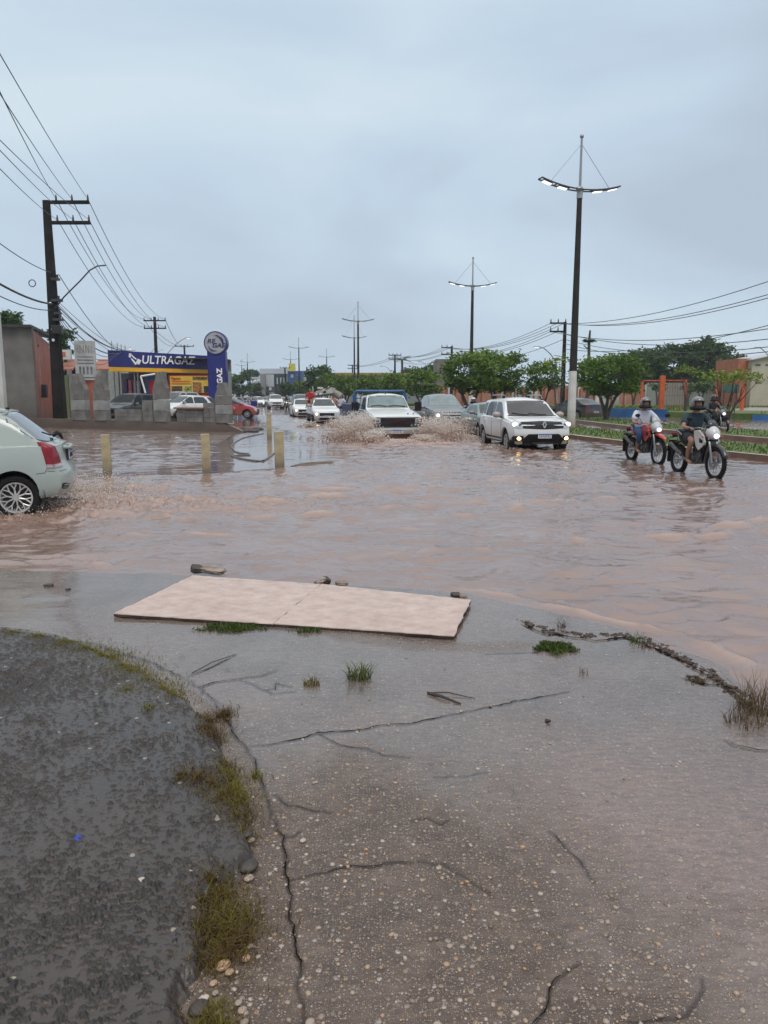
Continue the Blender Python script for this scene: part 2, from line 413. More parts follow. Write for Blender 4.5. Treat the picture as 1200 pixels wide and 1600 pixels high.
def concrete_mat():
    m, n, l, b = newmat('wet_concrete')
    tc = n.new('ShaderNodeTexCoord'); v = tc.outputs['Object']
    pu = attr(n, 'puddle'); ck = attr(n, 'crack'); md = attr(n, 'mud')
    base = ramp(n, l, noise(n, l, v, 7, 8, 0.65), [(0.3, (0.042, 0.026, 0.019)), (0.5, (0.088, 0.060, 0.047)), (0.72, (0.145, 0.105, 0.084))])
    base = mixc(n, l, mathn(n, l, 'MULTIPLY', noise(n, l, v, 110, 3, 0.7), 0.4), base, (0.14, 0.11, 0.09), 'MIX')
    pudc = ramp(n, l, noise(n, l, v, 2.2, 6), [(0.3, (0.085, 0.070, 0.064)), (0.7, (0.15, 0.127, 0.117))])
    mudc = mixc(n, l, md, pudc, (0.165, 0.118, 0.102))
    base = mixc(n, l, mathn(n, l, 'MULTIPLY', pu, 0.85), base, mudc)
    ms_ = n.new('ShaderNodeMapping'); ms_.inputs['Scale'].default_value = (14, 42, 1); ms_.inputs['Rotation'].default_value = (0, 0, -.15); l.new(v, ms_.inputs['Vector'])
    base = mixc(n, l, 1.0, base, ramp(n, l, noise(n, l, ms_.outputs[0], 1, 6, .7), [(0.3, (0.60, 0.60, 0.60)), (0.7, (1.35, 1.33, 1.3))]), 'MULTIPLY')
    hgt = None
    # exposed aggregate: rounded stones of three sizes set in the surface
    for sc, thr, rr, seed in ((42, 0.66, 0.30, 0.0), (85, 0.52, 0.30, 3.3), (190, 0.45, 0.33, 7.1)):
        mp = n.new('ShaderNodeMapping'); mp.inputs['Location'].default_value = (seed, seed * 1.7, 0); mp.inputs['Scale'].default_value = (1, 1, 0.01)
        nn = n.new('ShaderNodeTexNoise'); nn.inputs['Scale'].default_value = sc * 0.6; l.new(v, nn.inputs['Vector'])
        add = n.new('ShaderNodeVectorMath'); add.operation = 'MULTIPLY_ADD'; add.inputs[1].default_value = (0.35 / sc,) * 3
        l.new(nn.outputs['Color'], add.inputs[0]); l.new(v, add.inputs[2]); l.new(add.outputs[0], mp.inputs['Vector'])
        vo = n.new('ShaderNodeTexVoronoi'); vo.inputs['Scale'].default_value = sc; vo.voronoi_dimensions = '2D'; vo.inputs['Randomness'].default_value = 0.9
        l.new(mp.outputs[0], vo.inputs['Vector'])
        sep = n.new('ShaderNodeSeparateColor'); l.new(vo.outputs['Color'], sep.inputs[0])
        rad = mathn(n, l, 'MULTIPLY_ADD', sep.outputs[1], rr, 0.12)
        on = mathn(n, l, 'GREATER_THAN', sep.outputs[0], thr)
        k = mathn(n, l, 'SUBTRACT', rad, vo.outputs['Distance'])
        msk = mathn(n, l, 'MULTIPLY', mathn(n, l, 'MULTIPLY', k, 25, clamp=True), on)
        visible = mathn(n, l, 'SUBTRACT', 1.0, mathn(n, l, 'MULTIPLY', pu, 0.72))
        msk = mathn(n, l, 'MULTIPLY', msk, visible)
        colr = ramp(n, l, sep.outputs[2], [(0.0, (0.17, 0.13, 0.10)), (0.35, (0.36, 0.29, 0.23)), (0.6, (0.42, 0.27, 0.15)), (0.75, (0.30, 0.25, 0.22)), (1.0, (0.62, 0.55, 0.47))])
        base = mixc(n, l, mathn(n, l, 'MULTIPLY', msk, 0.85), base, colr)
        hh = mathn(n, l, 'MULTIPLY', mathn(n, l, 'MULTIPLY', mathn(n, l, 'POWER', mathn(n, l, 'MAXIMUM', k, 0.0), 0.5), on), 0.9 / sc)
        hgt = hh if hgt is None else mathn(n, l, 'ADD', hgt, hh)
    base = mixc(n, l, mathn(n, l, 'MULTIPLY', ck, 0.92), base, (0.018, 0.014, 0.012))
    l.new(base, b.inputs['Base Color'])
    rg = mathn(n, l, 'MULTIPLY_ADD', noise(n, l, v, 22, 5), 0.35, 0.16)
    rmix = n.new('ShaderNodeMapRange'); l.new(pu, rmix.inputs['Value']); rmix.inputs['To Min'].default_value = 1.0; rmix.inputs['To Max'].default_value = 0.14
    l.new(mathn(n, l, 'MULTIPLY', rg, rmix.outputs[0]), b.inputs['Roughness'])
    # bump: grain where it drains, rain rings where water stands
    gr = mathn(n, l, 'MULTIPLY', noise(n, l, v, 160, 6, 0.7), 0.0035)
    gr = mathn(n, l, 'ADD', gr, hgt)
    gr = mathn(n, l, 'MULTIPLY', gr, mathn(n, l, 'SUBTRACT', 1.0, mathn(n, l, 'MULTIPLY', pu, 0.93)))
    vr = n.new('ShaderNodeTexVoronoi'); vr.voronoi_dimensions = '2D'; vr.inputs['Scale'].default_value = 3.6; l.new(v, vr.inputs['Vector'])
    sr = n.new('ShaderNodeSeparateColor'); l.new(vr.outputs['Color'], sr.inputs[0])
    ph = mathn(n, l, 'SINE', mathn(n, l, 'MULTIPLY', vr.outputs['Distance'], 120))
    rad = mathn(n, l, 'MULTIPLY_ADD', sr.outputs[1], 0.16, 0.05)
    env = mathn(n, l, 'MULTIPLY', mathn(n, l, 'SUBTRACT', rad, vr.outputs['Distance']), 14, clamp=True)
    ring = mathn(n, l, 'MULTIPLY', mathn(n, l, 'MULTIPLY', ph, env), mathn(n, l, 'GREATER_THAN', sr.outputs[0], 0.6))
    ring = mathn(n, l, 'MULTIPLY', mathn(n, l, 'MULTIPLY', ring, 0.0005), pu)
    mp = n.new('ShaderNodeMapping'); mp.inputs['Scale'].default_value = (9, 26, 1); mp.inputs['Rotation'].default_value = (0, 0, 0.25); l.new(v, mp.inputs['Vector'])
    wv = mathn(n, l, 'MULTIPLY', mathn(n, l, 'MULTIPLY', noise(n, l, mp.outputs[0], 1, 3), 0.0006), pu)
    h = mathn(n, l, 'ADD', mathn(n, l, 'ADD', gr, ring), wv)
    bp = n.new('ShaderNodeBump'); bp.inputs['Strength'].default_value = 1.0; bp.inputs['Distance'].default_value = 1.0
    l.new(h, bp.inputs['Height']); l.new(bp.outputs[0], b.inputs['Normal'])
    l.new(mathn(n, l, 'MULTIPLY_ADD', pu, 0.55, 0.4), b.inputs['Specular IOR Level'])
    return m
CONC = concrete_mat()
tag(grid_mesh('concrete_apron', X, Y, Z, CONC, {'puddle': pud, 'crack': crk, 'mud': mud}, keep=S > -0.3), kind='structure')

# ---- asphalt patch at the left
def asphalt_mat():
    m, n, l, b = newmat('wet_asphalt')
    tc = n.new('ShaderNodeTexCoord'); v = tc.outputs['Object']
    lo = attr(n, 'low')
    base = ramp(n, l, noise(n, l, v, 9, 8, 0.7), [(0.3, (0.014, 0.012, 0.011)), (0.55, (0.036, 0.031, 0.028)), (0.75, (0.065, 0.054, 0.047))])
    base = mixc(n, l, mathn(n, l, 'MULTIPLY', lo, 0.75), base, ramp(n, l, noise(n, l, v, 1.6, 3), [(0.35, (0.045, 0.038, 0.033)), (0.65, (0.065, 0.049, 0.041))]))
    vo = n.new('ShaderNodeTexVoronoi'); vo.voronoi_dimensions = '2D'; vo.inputs['Scale'].default_value = 30; l.new(v, vo.inputs['Vector'])
    sep = n.new('ShaderNodeSeparateColor'); l.new(vo.outputs['Color'], sep.inputs[0])
    on = mathn(n, l, 'GREATER_THAN', sep.outputs[0], 0.985)
    msk = mathn(n, l, 'MULTIPLY', mathn(n, l, 'LESS_THAN', vo.outputs['Distance'], 0.25), on)
    base = mixc(n, l, mathn(n, l, 'MULTIPLY', msk, 0.8), base, (0.33, 0.28, 0.22))
    l.new(base, b.inputs['Base Color'])
    rg = mathn(n, l, 'MULTIPLY_ADD', noise(n, l, v, 30, 5), 0.45, 0.1)
    l.new(mathn(n, l, 'MULTIPLY', rg, mathn(n, l, 'SUBTRACT', 1.0, mathn(n, l, 'MULTIPLY', lo, 0.72))), b.inputs['Roughness'])
    h = mathn(n, l, 'MULTIPLY', noise(n, l, v, 95, 6, 0.7), 0.006)
    v2 = n.new('ShaderNodeTexVoronoi'); v2.voronoi_dimensions = '2D'; v2.inputs['Scale'].default_value = 55; v2.feature = 'SMOOTH_F1'
    mp = n.new('ShaderNodeMapping'); mp.inputs['Scale'].default_value = (0.8, 1.2, 1); l.new(v, mp.inputs['Vector']); l.new(mp.outputs[0], v2.inputs['Vector'])
    h = mathn(n, l, 'ADD', h, mathn(n, l, 'MULTIPLY', v2.outputs['Distance'], -0.006))
    h = mathn(n, l, 'MULTIPLY', h, mathn(n, l, 'SUBTRACT', 1.0, mathn(n, l, 'MULTIPLY', lo, 0.9)))
    bp = n.new('ShaderNodeBump'); bp.inputs['Distance'].default_value = 1.0; bp.inputs['Strength'].default_value = 0.9
    l.new(h, bp.inputs['Height']); l.new(bp.outputs[0], b.inputs['Normal'])
    return m
ys = [1.2]
while ys[-1] < 6.6: ys.append(ys[-1] + max(0.0042, ys[-1] * 0.0026))
ys = np.array(ys); u = np.linspace(0, 1, 520)
Y = np.repeat(ys[:, None], 520, 1)
xl = -(0.62 * ys + 0.35); xr = np.interp(ys, [1.2, 2.0, 3.0, 4.2, 6.6], [-0.2, -0.35, -0.55, -1.3, -2.4])
X = xl[:, None] + (xr - xl)[:, None] * u[None, :]
Zb, _ = terrain(X, Y)
sa = sdf(X, Y, asp_poly)
sa = sa + 0.012 * fbm(X * 22, Y * 22, 3, 5)
rid = 1 - np.abs(fbm(X * 20, Y * 26, 3, 71)) * 2.0
chip = fbm(X * 32, Y * 50, 3, 73, 0.55)
lump = fbm(X * 5, Y * 5, 3, 76)
hz = 0.010 * np.clip(rid, -1, 1) + 0.014 * chip + 0.006 * lump
wl = 0.0065 + 0.007 * pn(X * 1.3, Y * 1.3, 77)
low = sstep(0.002, -0.003, hz - wl) * 0.8
hz = np.maximum(hz, wl)      # water lies level in the hollows
Za = Zb + np.where(sa > 0, 0.034 * sstep(0, 0.05, sa) + hz * sstep(0, 0.06, sa), np.maximum(sa * 1.5, -0.12))
tag(grid_mesh('asphalt_patch', X, Y, Za, asphalt_mat(), {'low': low}, keep=sa > -0.08), kind='structure')
def ground_z(x, y):
    a = np.array([[x]]); b_ = np.array([[y]])
    z, s = terrain(a, b_); z = float(z[0, 0])
    s2 = float(sdf(a, b_, ASP + [(-0.35, -2), (-9, -2), (-9, 4)])[0, 0])
    return z + (0.034 if s2 > 0.04 else 0.034 * max(0, s2) / 0.04)

# ================================================================== WATER
def water_mat():
    m, n, l, b = newmat('muddy_water')
    tc = n.new('ShaderNodeTexCoord'); v = tc.outputs['Object']
    fo = attr(n, 'foam'); ca = attr(n, 'calm')
    base = ramp(n, l, noise(n, l, v, 0.5, 6, 0.6), [(0.3, (0.155, 0.095, 0.075)), (0.7, (0.23, 0.152, 0.126))])
    base = mixc(n, l, fo, base, (0.38, 0.255, 0.20))
    base = mixc(n, l, mathn(n, l, 'MULTIPLY', ca, 0.6), base, (0.15, 0.12, 0.105))
    l.new(base, b.inputs['Base Color'])
    l.new(mathn(n, l, 'MULTIPLY_ADD', fo, 0.4, 0.05), b.inputs['Roughness'])
    b.inputs['IOR'].default_value = 1.95
    mp = n.new('ShaderNodeMapping'); mp.inputs['Scale'].default_value = (3.5, 9, 1); mp.inputs['Rotation'].default_value = (0, 0, -0.12); l.new(v, mp.inputs['Vector'])
    h = mathn(n, l, 'MULTIPLY', noise(n, l, mp.outputs[0], 1.0, 5, 0.6, 0.4), 0.011)
    h = mathn(n, l, 'ADD', h, mathn(n, l, 'MULTIPLY', noise(n, l, v, 30, 3, 0.5), 0.0012))
    h = mathn(n, l, 'ADD', h, mathn(n, l, 'MULTIPLY', mathn(n, l, 'MULTIPLY', noise(n, l, v, 55, 4, 0.7), fo), 0.006))
    h = mathn(n, l, 'MULTIPLY', h, mathn(n, l, 'SUBTRACT', 1.0, mathn(n, l, 'MULTIPLY', ca, 0.93)))
    bp = n.new('ShaderNodeBump'); bp.inputs['Distance'].default_value = 1.0; bp.inputs['Strength'].default_value = 0.8
    l.new(h, bp.inputs['Height']); l.new(bp.outputs[0], b.inputs['Normal'])
    return m
WAT = water_mat()
X, Y = fan(2.2, 62, 0.0036, 760, 1.6, 0.66)
foam = np.zeros(X.shape)
lot = G([(-700, 790), (60, 762), (165, 745), (340, 742), (430, 734), (523, 723), (560, 712), (520, 695), (480, 680), (430, 665), (400, 650), (330, 640), (-600, 640)])
calm = sstep(-0.6, 0.5, sdf(X, Y, lot)) * 0.92
calm = np.maximum(calm, 0.55 * sstep(2.0, 7.0, X - 1.5 + 0.0 * Y) * sstep(13, 17, Y))
calm = np.clip(calm + 0.10 * fbm(X * 0.6, Y * 0.6, 3, 90), 0, 1)
paver = sstep(-0.3, 0.6, sdf(X, Y, G([(60, 750), (340, 722), (350, 700), (345, 678), (60, 668), (-200, 668), (-300, 750)])))
calm = calm * (1 - 0.45 * paver)
A = (1 - calm) * sstep(0.0, 0.6, np.abs(X) * 0 + 1)
wx = X + 0.22 * fbm(X * 1.1, Y * 1.1, 3, 99); wy = Y + 0.20 * fbm(X * 1.1 + 9, Y * 1.1, 3, 98)
def rdg(a, b_, seed, p=1.5): return np.clip(1 - np.abs(pn(a, b_, seed)) * 2.1, 0, 1) ** p
far = np.clip((Y - 4) / 12, 0, 1)
def hump(a, b_, seed): return np.clip(pn(a, b_, seed) + .08, 0, 1) ** 1.4 * 2.0
patch = sstep(-0.25, 0.35, fbm(X * 0.35, Y * 0.35, 2, 100))
H = 0.011 * pn(wx * 0.7 + 0.2 * wy, wy * 1.5 + 0.15 * wx, 101)
H = H + 0.020 * hump(wx * 0.8 + 3, wy * 2.1 + 0.3 * wx, 103) * (0.35 + 0.65 * patch)
H = H + 0.022 * hump(wx * 1.3 - 0.3 * wy, wy * 3.0 + 7, 105) * (0.3 + 0.7 * (1 - patch))
H = H + 0.016 * hump(wx * 2.2 + .5 * wy, wy * 4.4 + 3, 109) * (0.4 + 0.8 * patch) + 0.010 * hump(wx * 4.2 - .8 * wy, wy * 7.5 + 3, 111) + 0.006 * pn(wx * 3.2 + 0.5 * wy, wy * 5.5, 108) + 0.0032 * pn(wx * 7, wy * 11, 106) + 0.0016 * pn(wx * 15, wy * 22, 107)
H = H * (0.75 + 0.55 * far)
# rounded standing waves near the apron's right edge
nr = np.exp(-(((X - 1.9) / 1.5) ** 2 + ((Y - 5.9) / 1.7) ** 2))
H = H + nr * 0.030 * pn(wx * 2.0 + 5, wy * 3.4, 110)
H = H * A
# wake crests running back from the cars
wk = [([(20, 792), (120, 806), (250, 812), (420, 812), (560, 801), (700, 790), (860, 783)], 0.028), ([(100, 775), (230, 783), (360, 790), (520, 778), (640, 771), (800, 748)], 0.030),
      ([(110, 752), (220, 764), (330, 768), (450, 768), (600, 764), (760, 756), (860, 745)], 0.026), ([(80, 830), (200, 838), (380, 838), (560, 836), (760, 826)], 0.016),
      ([(300, 745), (420, 752), (560, 745), (690, 742)], 0.012), ([(660, 808), (740, 808), (830, 796), (965, 780)], 0.034), ([(800, 784), (866, 784), (915, 788), (960, 786)], 0.028),
      ([(895, 842), (960, 841), (1050, 842), (1120, 836), (1160, 822), (1230, 812)], 0.034), ([(880, 740), (940, 742), (970, 741)], 0.018), ([(560, 875), (640, 868), (700, 862), (760, 868)], 0.02),
      ([(0, 880), (130, 884), (260, 889), (300, 893)], 0.025), ([(690, 915), (760, 935), (830, 950), (900, 962), (960, 975), (1010, 990)], 0.02), ([(1000, 985), (1080, 1010), (1150, 1038), (1200, 1050)], 0.03)]
for k, (pl, am) in enumerate(wk):
    line = G(pl); xs = [p[0] for p in line]; yy = [p[1] for p in line]
    m = (X > min(xs) - 1.2) & (X < max(xs) + 1.2) & (Y > min(yy) - 1.2) & (Y < max(yy) + 1.2)
    xm = X[m] + 0.25 * pn(X[m] * 1.3, Y[m] * 1.3, 130 + k); ym = Y[m] + 0.22 * pn(X[m] * 1.1 + 7, Y[m] * 1.1, 140 + k) + 0.05 * pn(X[m] * 5, Y[m] * 5, 145 + k)
    d = pdist(xm, ym, line); wd = 0.035 + 0.0065 * np.mean(yy)
    br = np.clip(0.55 + 0.9 * pn(X[m] * 1.7, Y[m] * 3, 150 + k), 0.05, 1.2)
    H[m] += 1.9 * am * np.exp(-(d / wd) ** 2) * br
    foam[m] = np.maximum(foam[m], np.exp(-(d / (wd * 0.8)) ** 2) * np.clip(br - 0.50, 0, 1) * 1.3)
# churned water behind the green hatchback, and round the truck and SUV
def churn(cx, cy, rx, ry, amp, fm, seed, sc=4.2):
    g = np.exp(-(((X - cx) / rx) ** 2 + ((Y - cy) / ry) ** 2))
    xx = X + .12 * pn(X * 3, Y * 3, seed + 8); yy = Y + .10 * pn(X * 3, Y * 3, seed + 9)
    nz_ = 0.45 * fbm(xx * sc * .55, yy * sc * 1.2, 5, seed, 0.62) + 0.5 * rdg(xx * sc * .7, yy * sc * 1.5, seed + 2, 1.5) + .3 * rdg(xx * sc * 1.7, yy * sc * 2.9, seed + 4, 1.5)
    H[:] = H + g * amp * (nz_ + 0.25 * rdg(X * sc, Y * sc * 1.6, seed + 3))
    foam[:] = np.maximum(foam, np.clip(g * fm * (0.55 + 0.9 * fbm(xx * sc * .8, yy * sc * 2.0, 5, seed + 5, .65)), 0, 1))
x0, y0 = gp(60, 800); churn(x0, y0, 1.5, 0.85, 0.10, 0.85, 160)
x0, y0 = gp(180, 792); churn(x0, y0, 1.6, 0.9, 0.075, 0.75, 165)
x0, y0 = gp(330, 790); churn(x0, y0, 2.4, 0.9, 0.055, 0.35, 170)
x0, y0 = gp(-150, 815); churn(x0, y0, 2.0, 0.9, 0.08, 0.8, 172)
x0, y0 = gp(600, 694); churn(x0, y0, 2.6, 2.2, 0.08, 0.9, 175, 1.6)
x0, y0 = gp(700, 694); churn(x0, y0, 2.6, 2.0, 0.07, 0.9, 180, 1.6)
x0, y0 = gp(820, 706); churn(x0, y0, 2.0, 0.8, 0.05, 0.15, 185, 2.0)
foam = np.clip(foam, 0, 1)
edge = sstep(0.0, 0.35, -sdf(X, Y, apron_poly))
H = H * (0.35 + 0.65 * edge)
tag(grid_mesh('flood_water', X, Y, H, WAT, {'foam': foam, 'calm': calm}), kind='structure')
# farther and wider water: a big ring of sheet around the fine one
def far_water():
    mb = MB(); hw = lambda y: 1.6 + 0.66 * y
    y1 = float(Y[-1, 0]) ; yy = [2.2, y1]
    z = -0.006
    mb.add([(-400, -6, z), (400, -6, z), (400, 2.25, z), (-400, 2.25, z)], [(0, 1, 2, 3)])
    mb.add([(-400, 2.25, z), (-hw(2.25) , 2.25, z), (-hw(y1), y1, z), (-400, y1, z)], [(0, 1, 2, 3)])
    mb.add([(hw(2.25), 2.25, z), (400, 2.25, z), (400, y1, z), (hw(y1), y1, z)], [(0, 1, 2, 3)])
    mb.add([(-400, y1 - .05, z), (400, y1 - .05, z), (400, 330, z), (-400, 330, z)], [(0, 1, 2, 3)])
    me = bpy.data.meshes.new('flood_water'); me.from_pydata(mb.v, [], mb.f); me.update()
    return link_mesh('flood_water', me, WAT, None, False)
tag(far_water(), kind='structure')
# land plane: ground rises out of the flood far away
lm = pm('far_earth', (0.20, 0.17, 0.12), 0.8, scale=0.05)
fb = MB(); fb.add([(-1500, 325, 0.05), (1500, 325, 0.05), (1500, 2500, 0.1), (-1500, 2500, 0.1)], [(0, 1, 2, 3)])
tag(fb.build('terrain', lm, smooth=False), kind='structure')

# ---- wet brick paving of the forecourt, barely under water
def paver_mat():
    m, n, l, b = newmat('wet_pavers')
    tc = n.new('ShaderNodeTexCoord'); v = tc.outputs['Object']
    br = n.new('ShaderNodeTexBrick'); br.inputs['Scale'].default_value = 1.0
    mp = n.new('ShaderNodeMapping'); mp.inputs['Rotation'].default_value = (0, 0, 0.5); l.new(v, mp.inputs['Vector']); l.new(mp.outputs[0], br.inputs['Vector'])
    br.inputs['Brick Width'].default_value = 0.42; br.inputs['Row Height'].default_value = 0.2; br.inputs['Mortar Size'].default_value = 0.03
    br.inputs['Color1'].default_value = (0.15, 0.12, 0.10, 1); br.inputs['Color2'].default_value = (0.23, 0.18, 0.155, 1); br.inputs['Mortar'].default_value = (0.06, 0.045, 0.04, 1)
    c = mixc(n, l, noise(n, l, v, 0.5, 4), br.outputs['Color'], (0.25, 0.19, 0.165))
    l.new(c, b.inputs['Base Color'])
    wet = mathn(n, l, 'GREATER_THAN', noise(n, l, v, 0.35, 5), 0.52)
    l.new(mathn(n, l, 'MULTIPLY_ADD', wet, -0.14, 0.2), b.inputs['Roughness'])
    h = mathn(n, l, 'MULTIPLY', br.outputs['Fac'], -0.012)
    mp2 = n.new('ShaderNodeMapping'); mp2.inputs['Scale'].default_value = (1.2, 5, 1); l.new(v, mp2.inputs['Vector'])
    h = mathn(n, l, 'ADD', h, mathn(n, l, 'MULTIPLY', noise(n, l, mp2.outputs[0], 1.5, 5), 0.02))
    bp = n.new('ShaderNodeBump'); bp.inputs['Distance'].default_value = 1.0; bp.inputs['Strength'].default_value = 0.5
    l.new(h, bp.inputs['Height']); l.new(bp.outputs[0], b.inputs['Normal'])
    return m
pv = G([(40, 700), (110, 697), (200, 701), (270, 703), (330, 697), (352, 686), (366, 676), (-400, 664), (-500, 720)], 0.008)
mb = MB(); mb.prism(pv, -0.1, 0.012); tag(mb.build('brick_paving', paver_mat(), smooth=False), kind='structure')
# lip of the forecourt slab along the road
lipm = pm('wet_kerb_stone', (0.13, 0.09, 0.07), 0.3, scale=3, var=.3, bump=.5, bscale=12)
lip = wiggle(G([(455, 729), (470, 727), (488, 725), (508, 724), (523, 722)]), 0.03, 0.4, 9)
mb = MB(); mb.tube([(a, b_, 0.0) for a, b_ in lip], [0.02, *([0.055] * (len(lip) - 2)), 0.02], 6)
lip = wiggle(G([(300, 742), (345, 741), (380, 737), (430, 734), (455, 730)]), 0.03, 0.4, 9)
mb.tube([(a, b_, -0.02) for a, b_ in lip], [0.02, *([0.05] * (len(lip) - 2)), 0.02], 6)
tag(mb.build('forecourt_kerb', lipm), kind='structure')

# ================================================================== MEDIAN STRIPS (kerb + grass)
def offset_line(line, d):
    out = []
    for i, (x, y) in enumerate(line):
        a = line[max(i - 1, 0)]; b_ = line[min(i + 1, len(line) - 1)]
        tx, ty = b_[0] - a[0], b_[1] - a[1]; L = math.hypot(tx, ty)
        out.append((x + ty / L * d, y - tx / L * d))
    return out
def strip(name, left, right, z0, z1, mat):
    mb = MB(); N = len(left)
    vs = []
    for (a, b_), (c_, d) in zip(left, right): vs += [(a, b_, z0), (a, b_, z1), (c_, d, z1), (c_, d, z0)]
    fs = []
    for i in range(N - 1):
        for k in range(3): fs.append((4 * i + k, 4 * i + k + 1, 4 * i + 4 + k + 1, 4 * i + 4 + k))
    fs += [(0, 3, 2, 1), (4 * N - 4, 4 * N - 3, 4 * N - 2, 4 * N - 1)]
    mb.add(vs, fs); return tag(mb.build(name, mat, smooth=False), kind='structure')
kerb_side = pm('kerb_muddy', (0.17, 0.095, 0.065), 0.35, scale=1.5, var=.35, bump=.6, bscale=6)
kerb_top = pm('kerb_whitewash', (0.52, 0.46, 0.40), 0.4, scale=1.2, var=.35)
def grass_mat():
    m, n, l, b = newmat('grass_ground')
    tc = n.new('ShaderNodeTexCoord'); v = tc.outputs['Object']
    c = ramp(n, l, noise(n, l, v, 0.7, 8, 0.7), [(0.3, (0.035, 0.065, 0.012)), (0.5, (0.075, 0.12, 0.02)), (0.66, (0.13, 0.15, 0.035)), (0.8, (0.16, 0.13, 0.06))])
    l.new(c, b.inputs['Base Color']); b.inputs['Roughness'].default_value = 0.8
    bp = n.new('ShaderNodeBump'); bp.inputs['Distance'].default_value = 0.1; l.new(noise(n, l, v, 9, 6), bp.inputs['Height']); l.new(bp.outputs[0], b.inputs['Normal'])
    return m
GRASS = grass_mat()
lineA = [(13.2, 7), (11.2, 12.5), (9.35, 18.3), (7.9, 23), (6.75, 28), (6.15, 36), (5.9, 48), (5.4, 60), (2.4, 80), (-8, 110), (-25, 160), (-50, 230), (-80, 310)]
def densify(line, step=2.0):
    out = []
    for (a, b_), (c_, d) in zip(line[:-1], line[1:]):
        k = max(1, int(math.hypot(c_ - a, d - b_) / step))
        for i in range(k): out.append((a + (c_ - a) * i / k, b_ + (d - b_) * i / k))
    return out + [line[-1]]
def smooth_line(line, it=30):
    L_ = densify(line)
    for _ in range(it): L_ = [L_[0]] + [((a[0] + 2 * b_[0] + c_[0]) / 4, (a[1] + 2 * b_[1] + c_[1]) / 4) for a, b_, c_ in zip(L_[:-2], L_[1:-1], L_[2:])] + [L_[-1]]
    return L_
LA = smooth_line(lineA, 8)
def band(d0, d1): return offset_line(LA, d0), offset_line(LA, d1)
a, b_ = band(0, 0.16); strip('median_kerb', a, b_, -0.2, 0.15, kerb_side)
a2, b2 = band(0.01, 0.15); strip('median_kerb', a2, b2, 0.15, 0.156, kerb_top)
a, b_ = band(0.16, 2.9); strip('median_grass', a, b_, -0.2, 0.165, GRASS)
a, b_ = band(2.9, 3.04); strip('median_kerb', a, b_, -0.2, 0.14, kerb_side)
a, b_ = band(5.4, 5.56); strip('median_kerb', a, b_, -0.2, 0.17, kerb_side)
a2, b2 = band(5.41, 5.55); strip('median_kerb', a2, b2, 0.17, 0.176, kerb_top)
a, b_ = band(5.56, 8.9); strip('median_grass', a, b_, -0.2, 0.185, GRASS)
a, b_ = band(8.9, 9.06); strip('median_kerb', a, b_, -0.2, 0.16, kerb_side)
# raised field behind a blue painted kerb
fld = [(70, 30), (40, 40.5), (24.2, 50), (20.5, 55), (14.5, 62), (13, 80), (8, 105), (-4, 140), (-30, 210), (-60, 320), (200, 320), (300, 60)]
mb = MB(); mb.prism(fld, -0.2, 0.42); tag(mb.build('field', GRASS, smooth=False), kind='structure')
blue = pm('blue_kerb_paint', (0.022, 0.10, 0.26), 0.4, scale=1.0, var=.35)
a = fld[:3]; b_ = offset_line(a, -0.12)
strip('field_kerb', a, b_, -0.2, 0.34, blue)
a = fld[3:6]; b_ = offset_line(a, -0.12)
strip('field_kerb', a, b_, -0.2, 0.62, blue)
drv = pm('driveway_concrete', (0.33, 0.29, 0.27), 0.25, scale=1.0)
mb = MB(); mb.add([(24.2, 50, .0), (20.5, 54.6, .0), (28, 62, 0.435), (33.5, 56.5, 0.435), (36, 75, .435), (44, 68, .435)], [(0, 3, 2, 1), (2, 3, 5, 4)])
mb.add([(23.0, 48.4, -0.1), (19.2, 53.2, -0.1), (20.5, 54.6, .0), (24.2, 50, .0)], [(0, 3, 2, 1)])
tag(mb.build('driveway', drv, smooth=False), kind='structure')
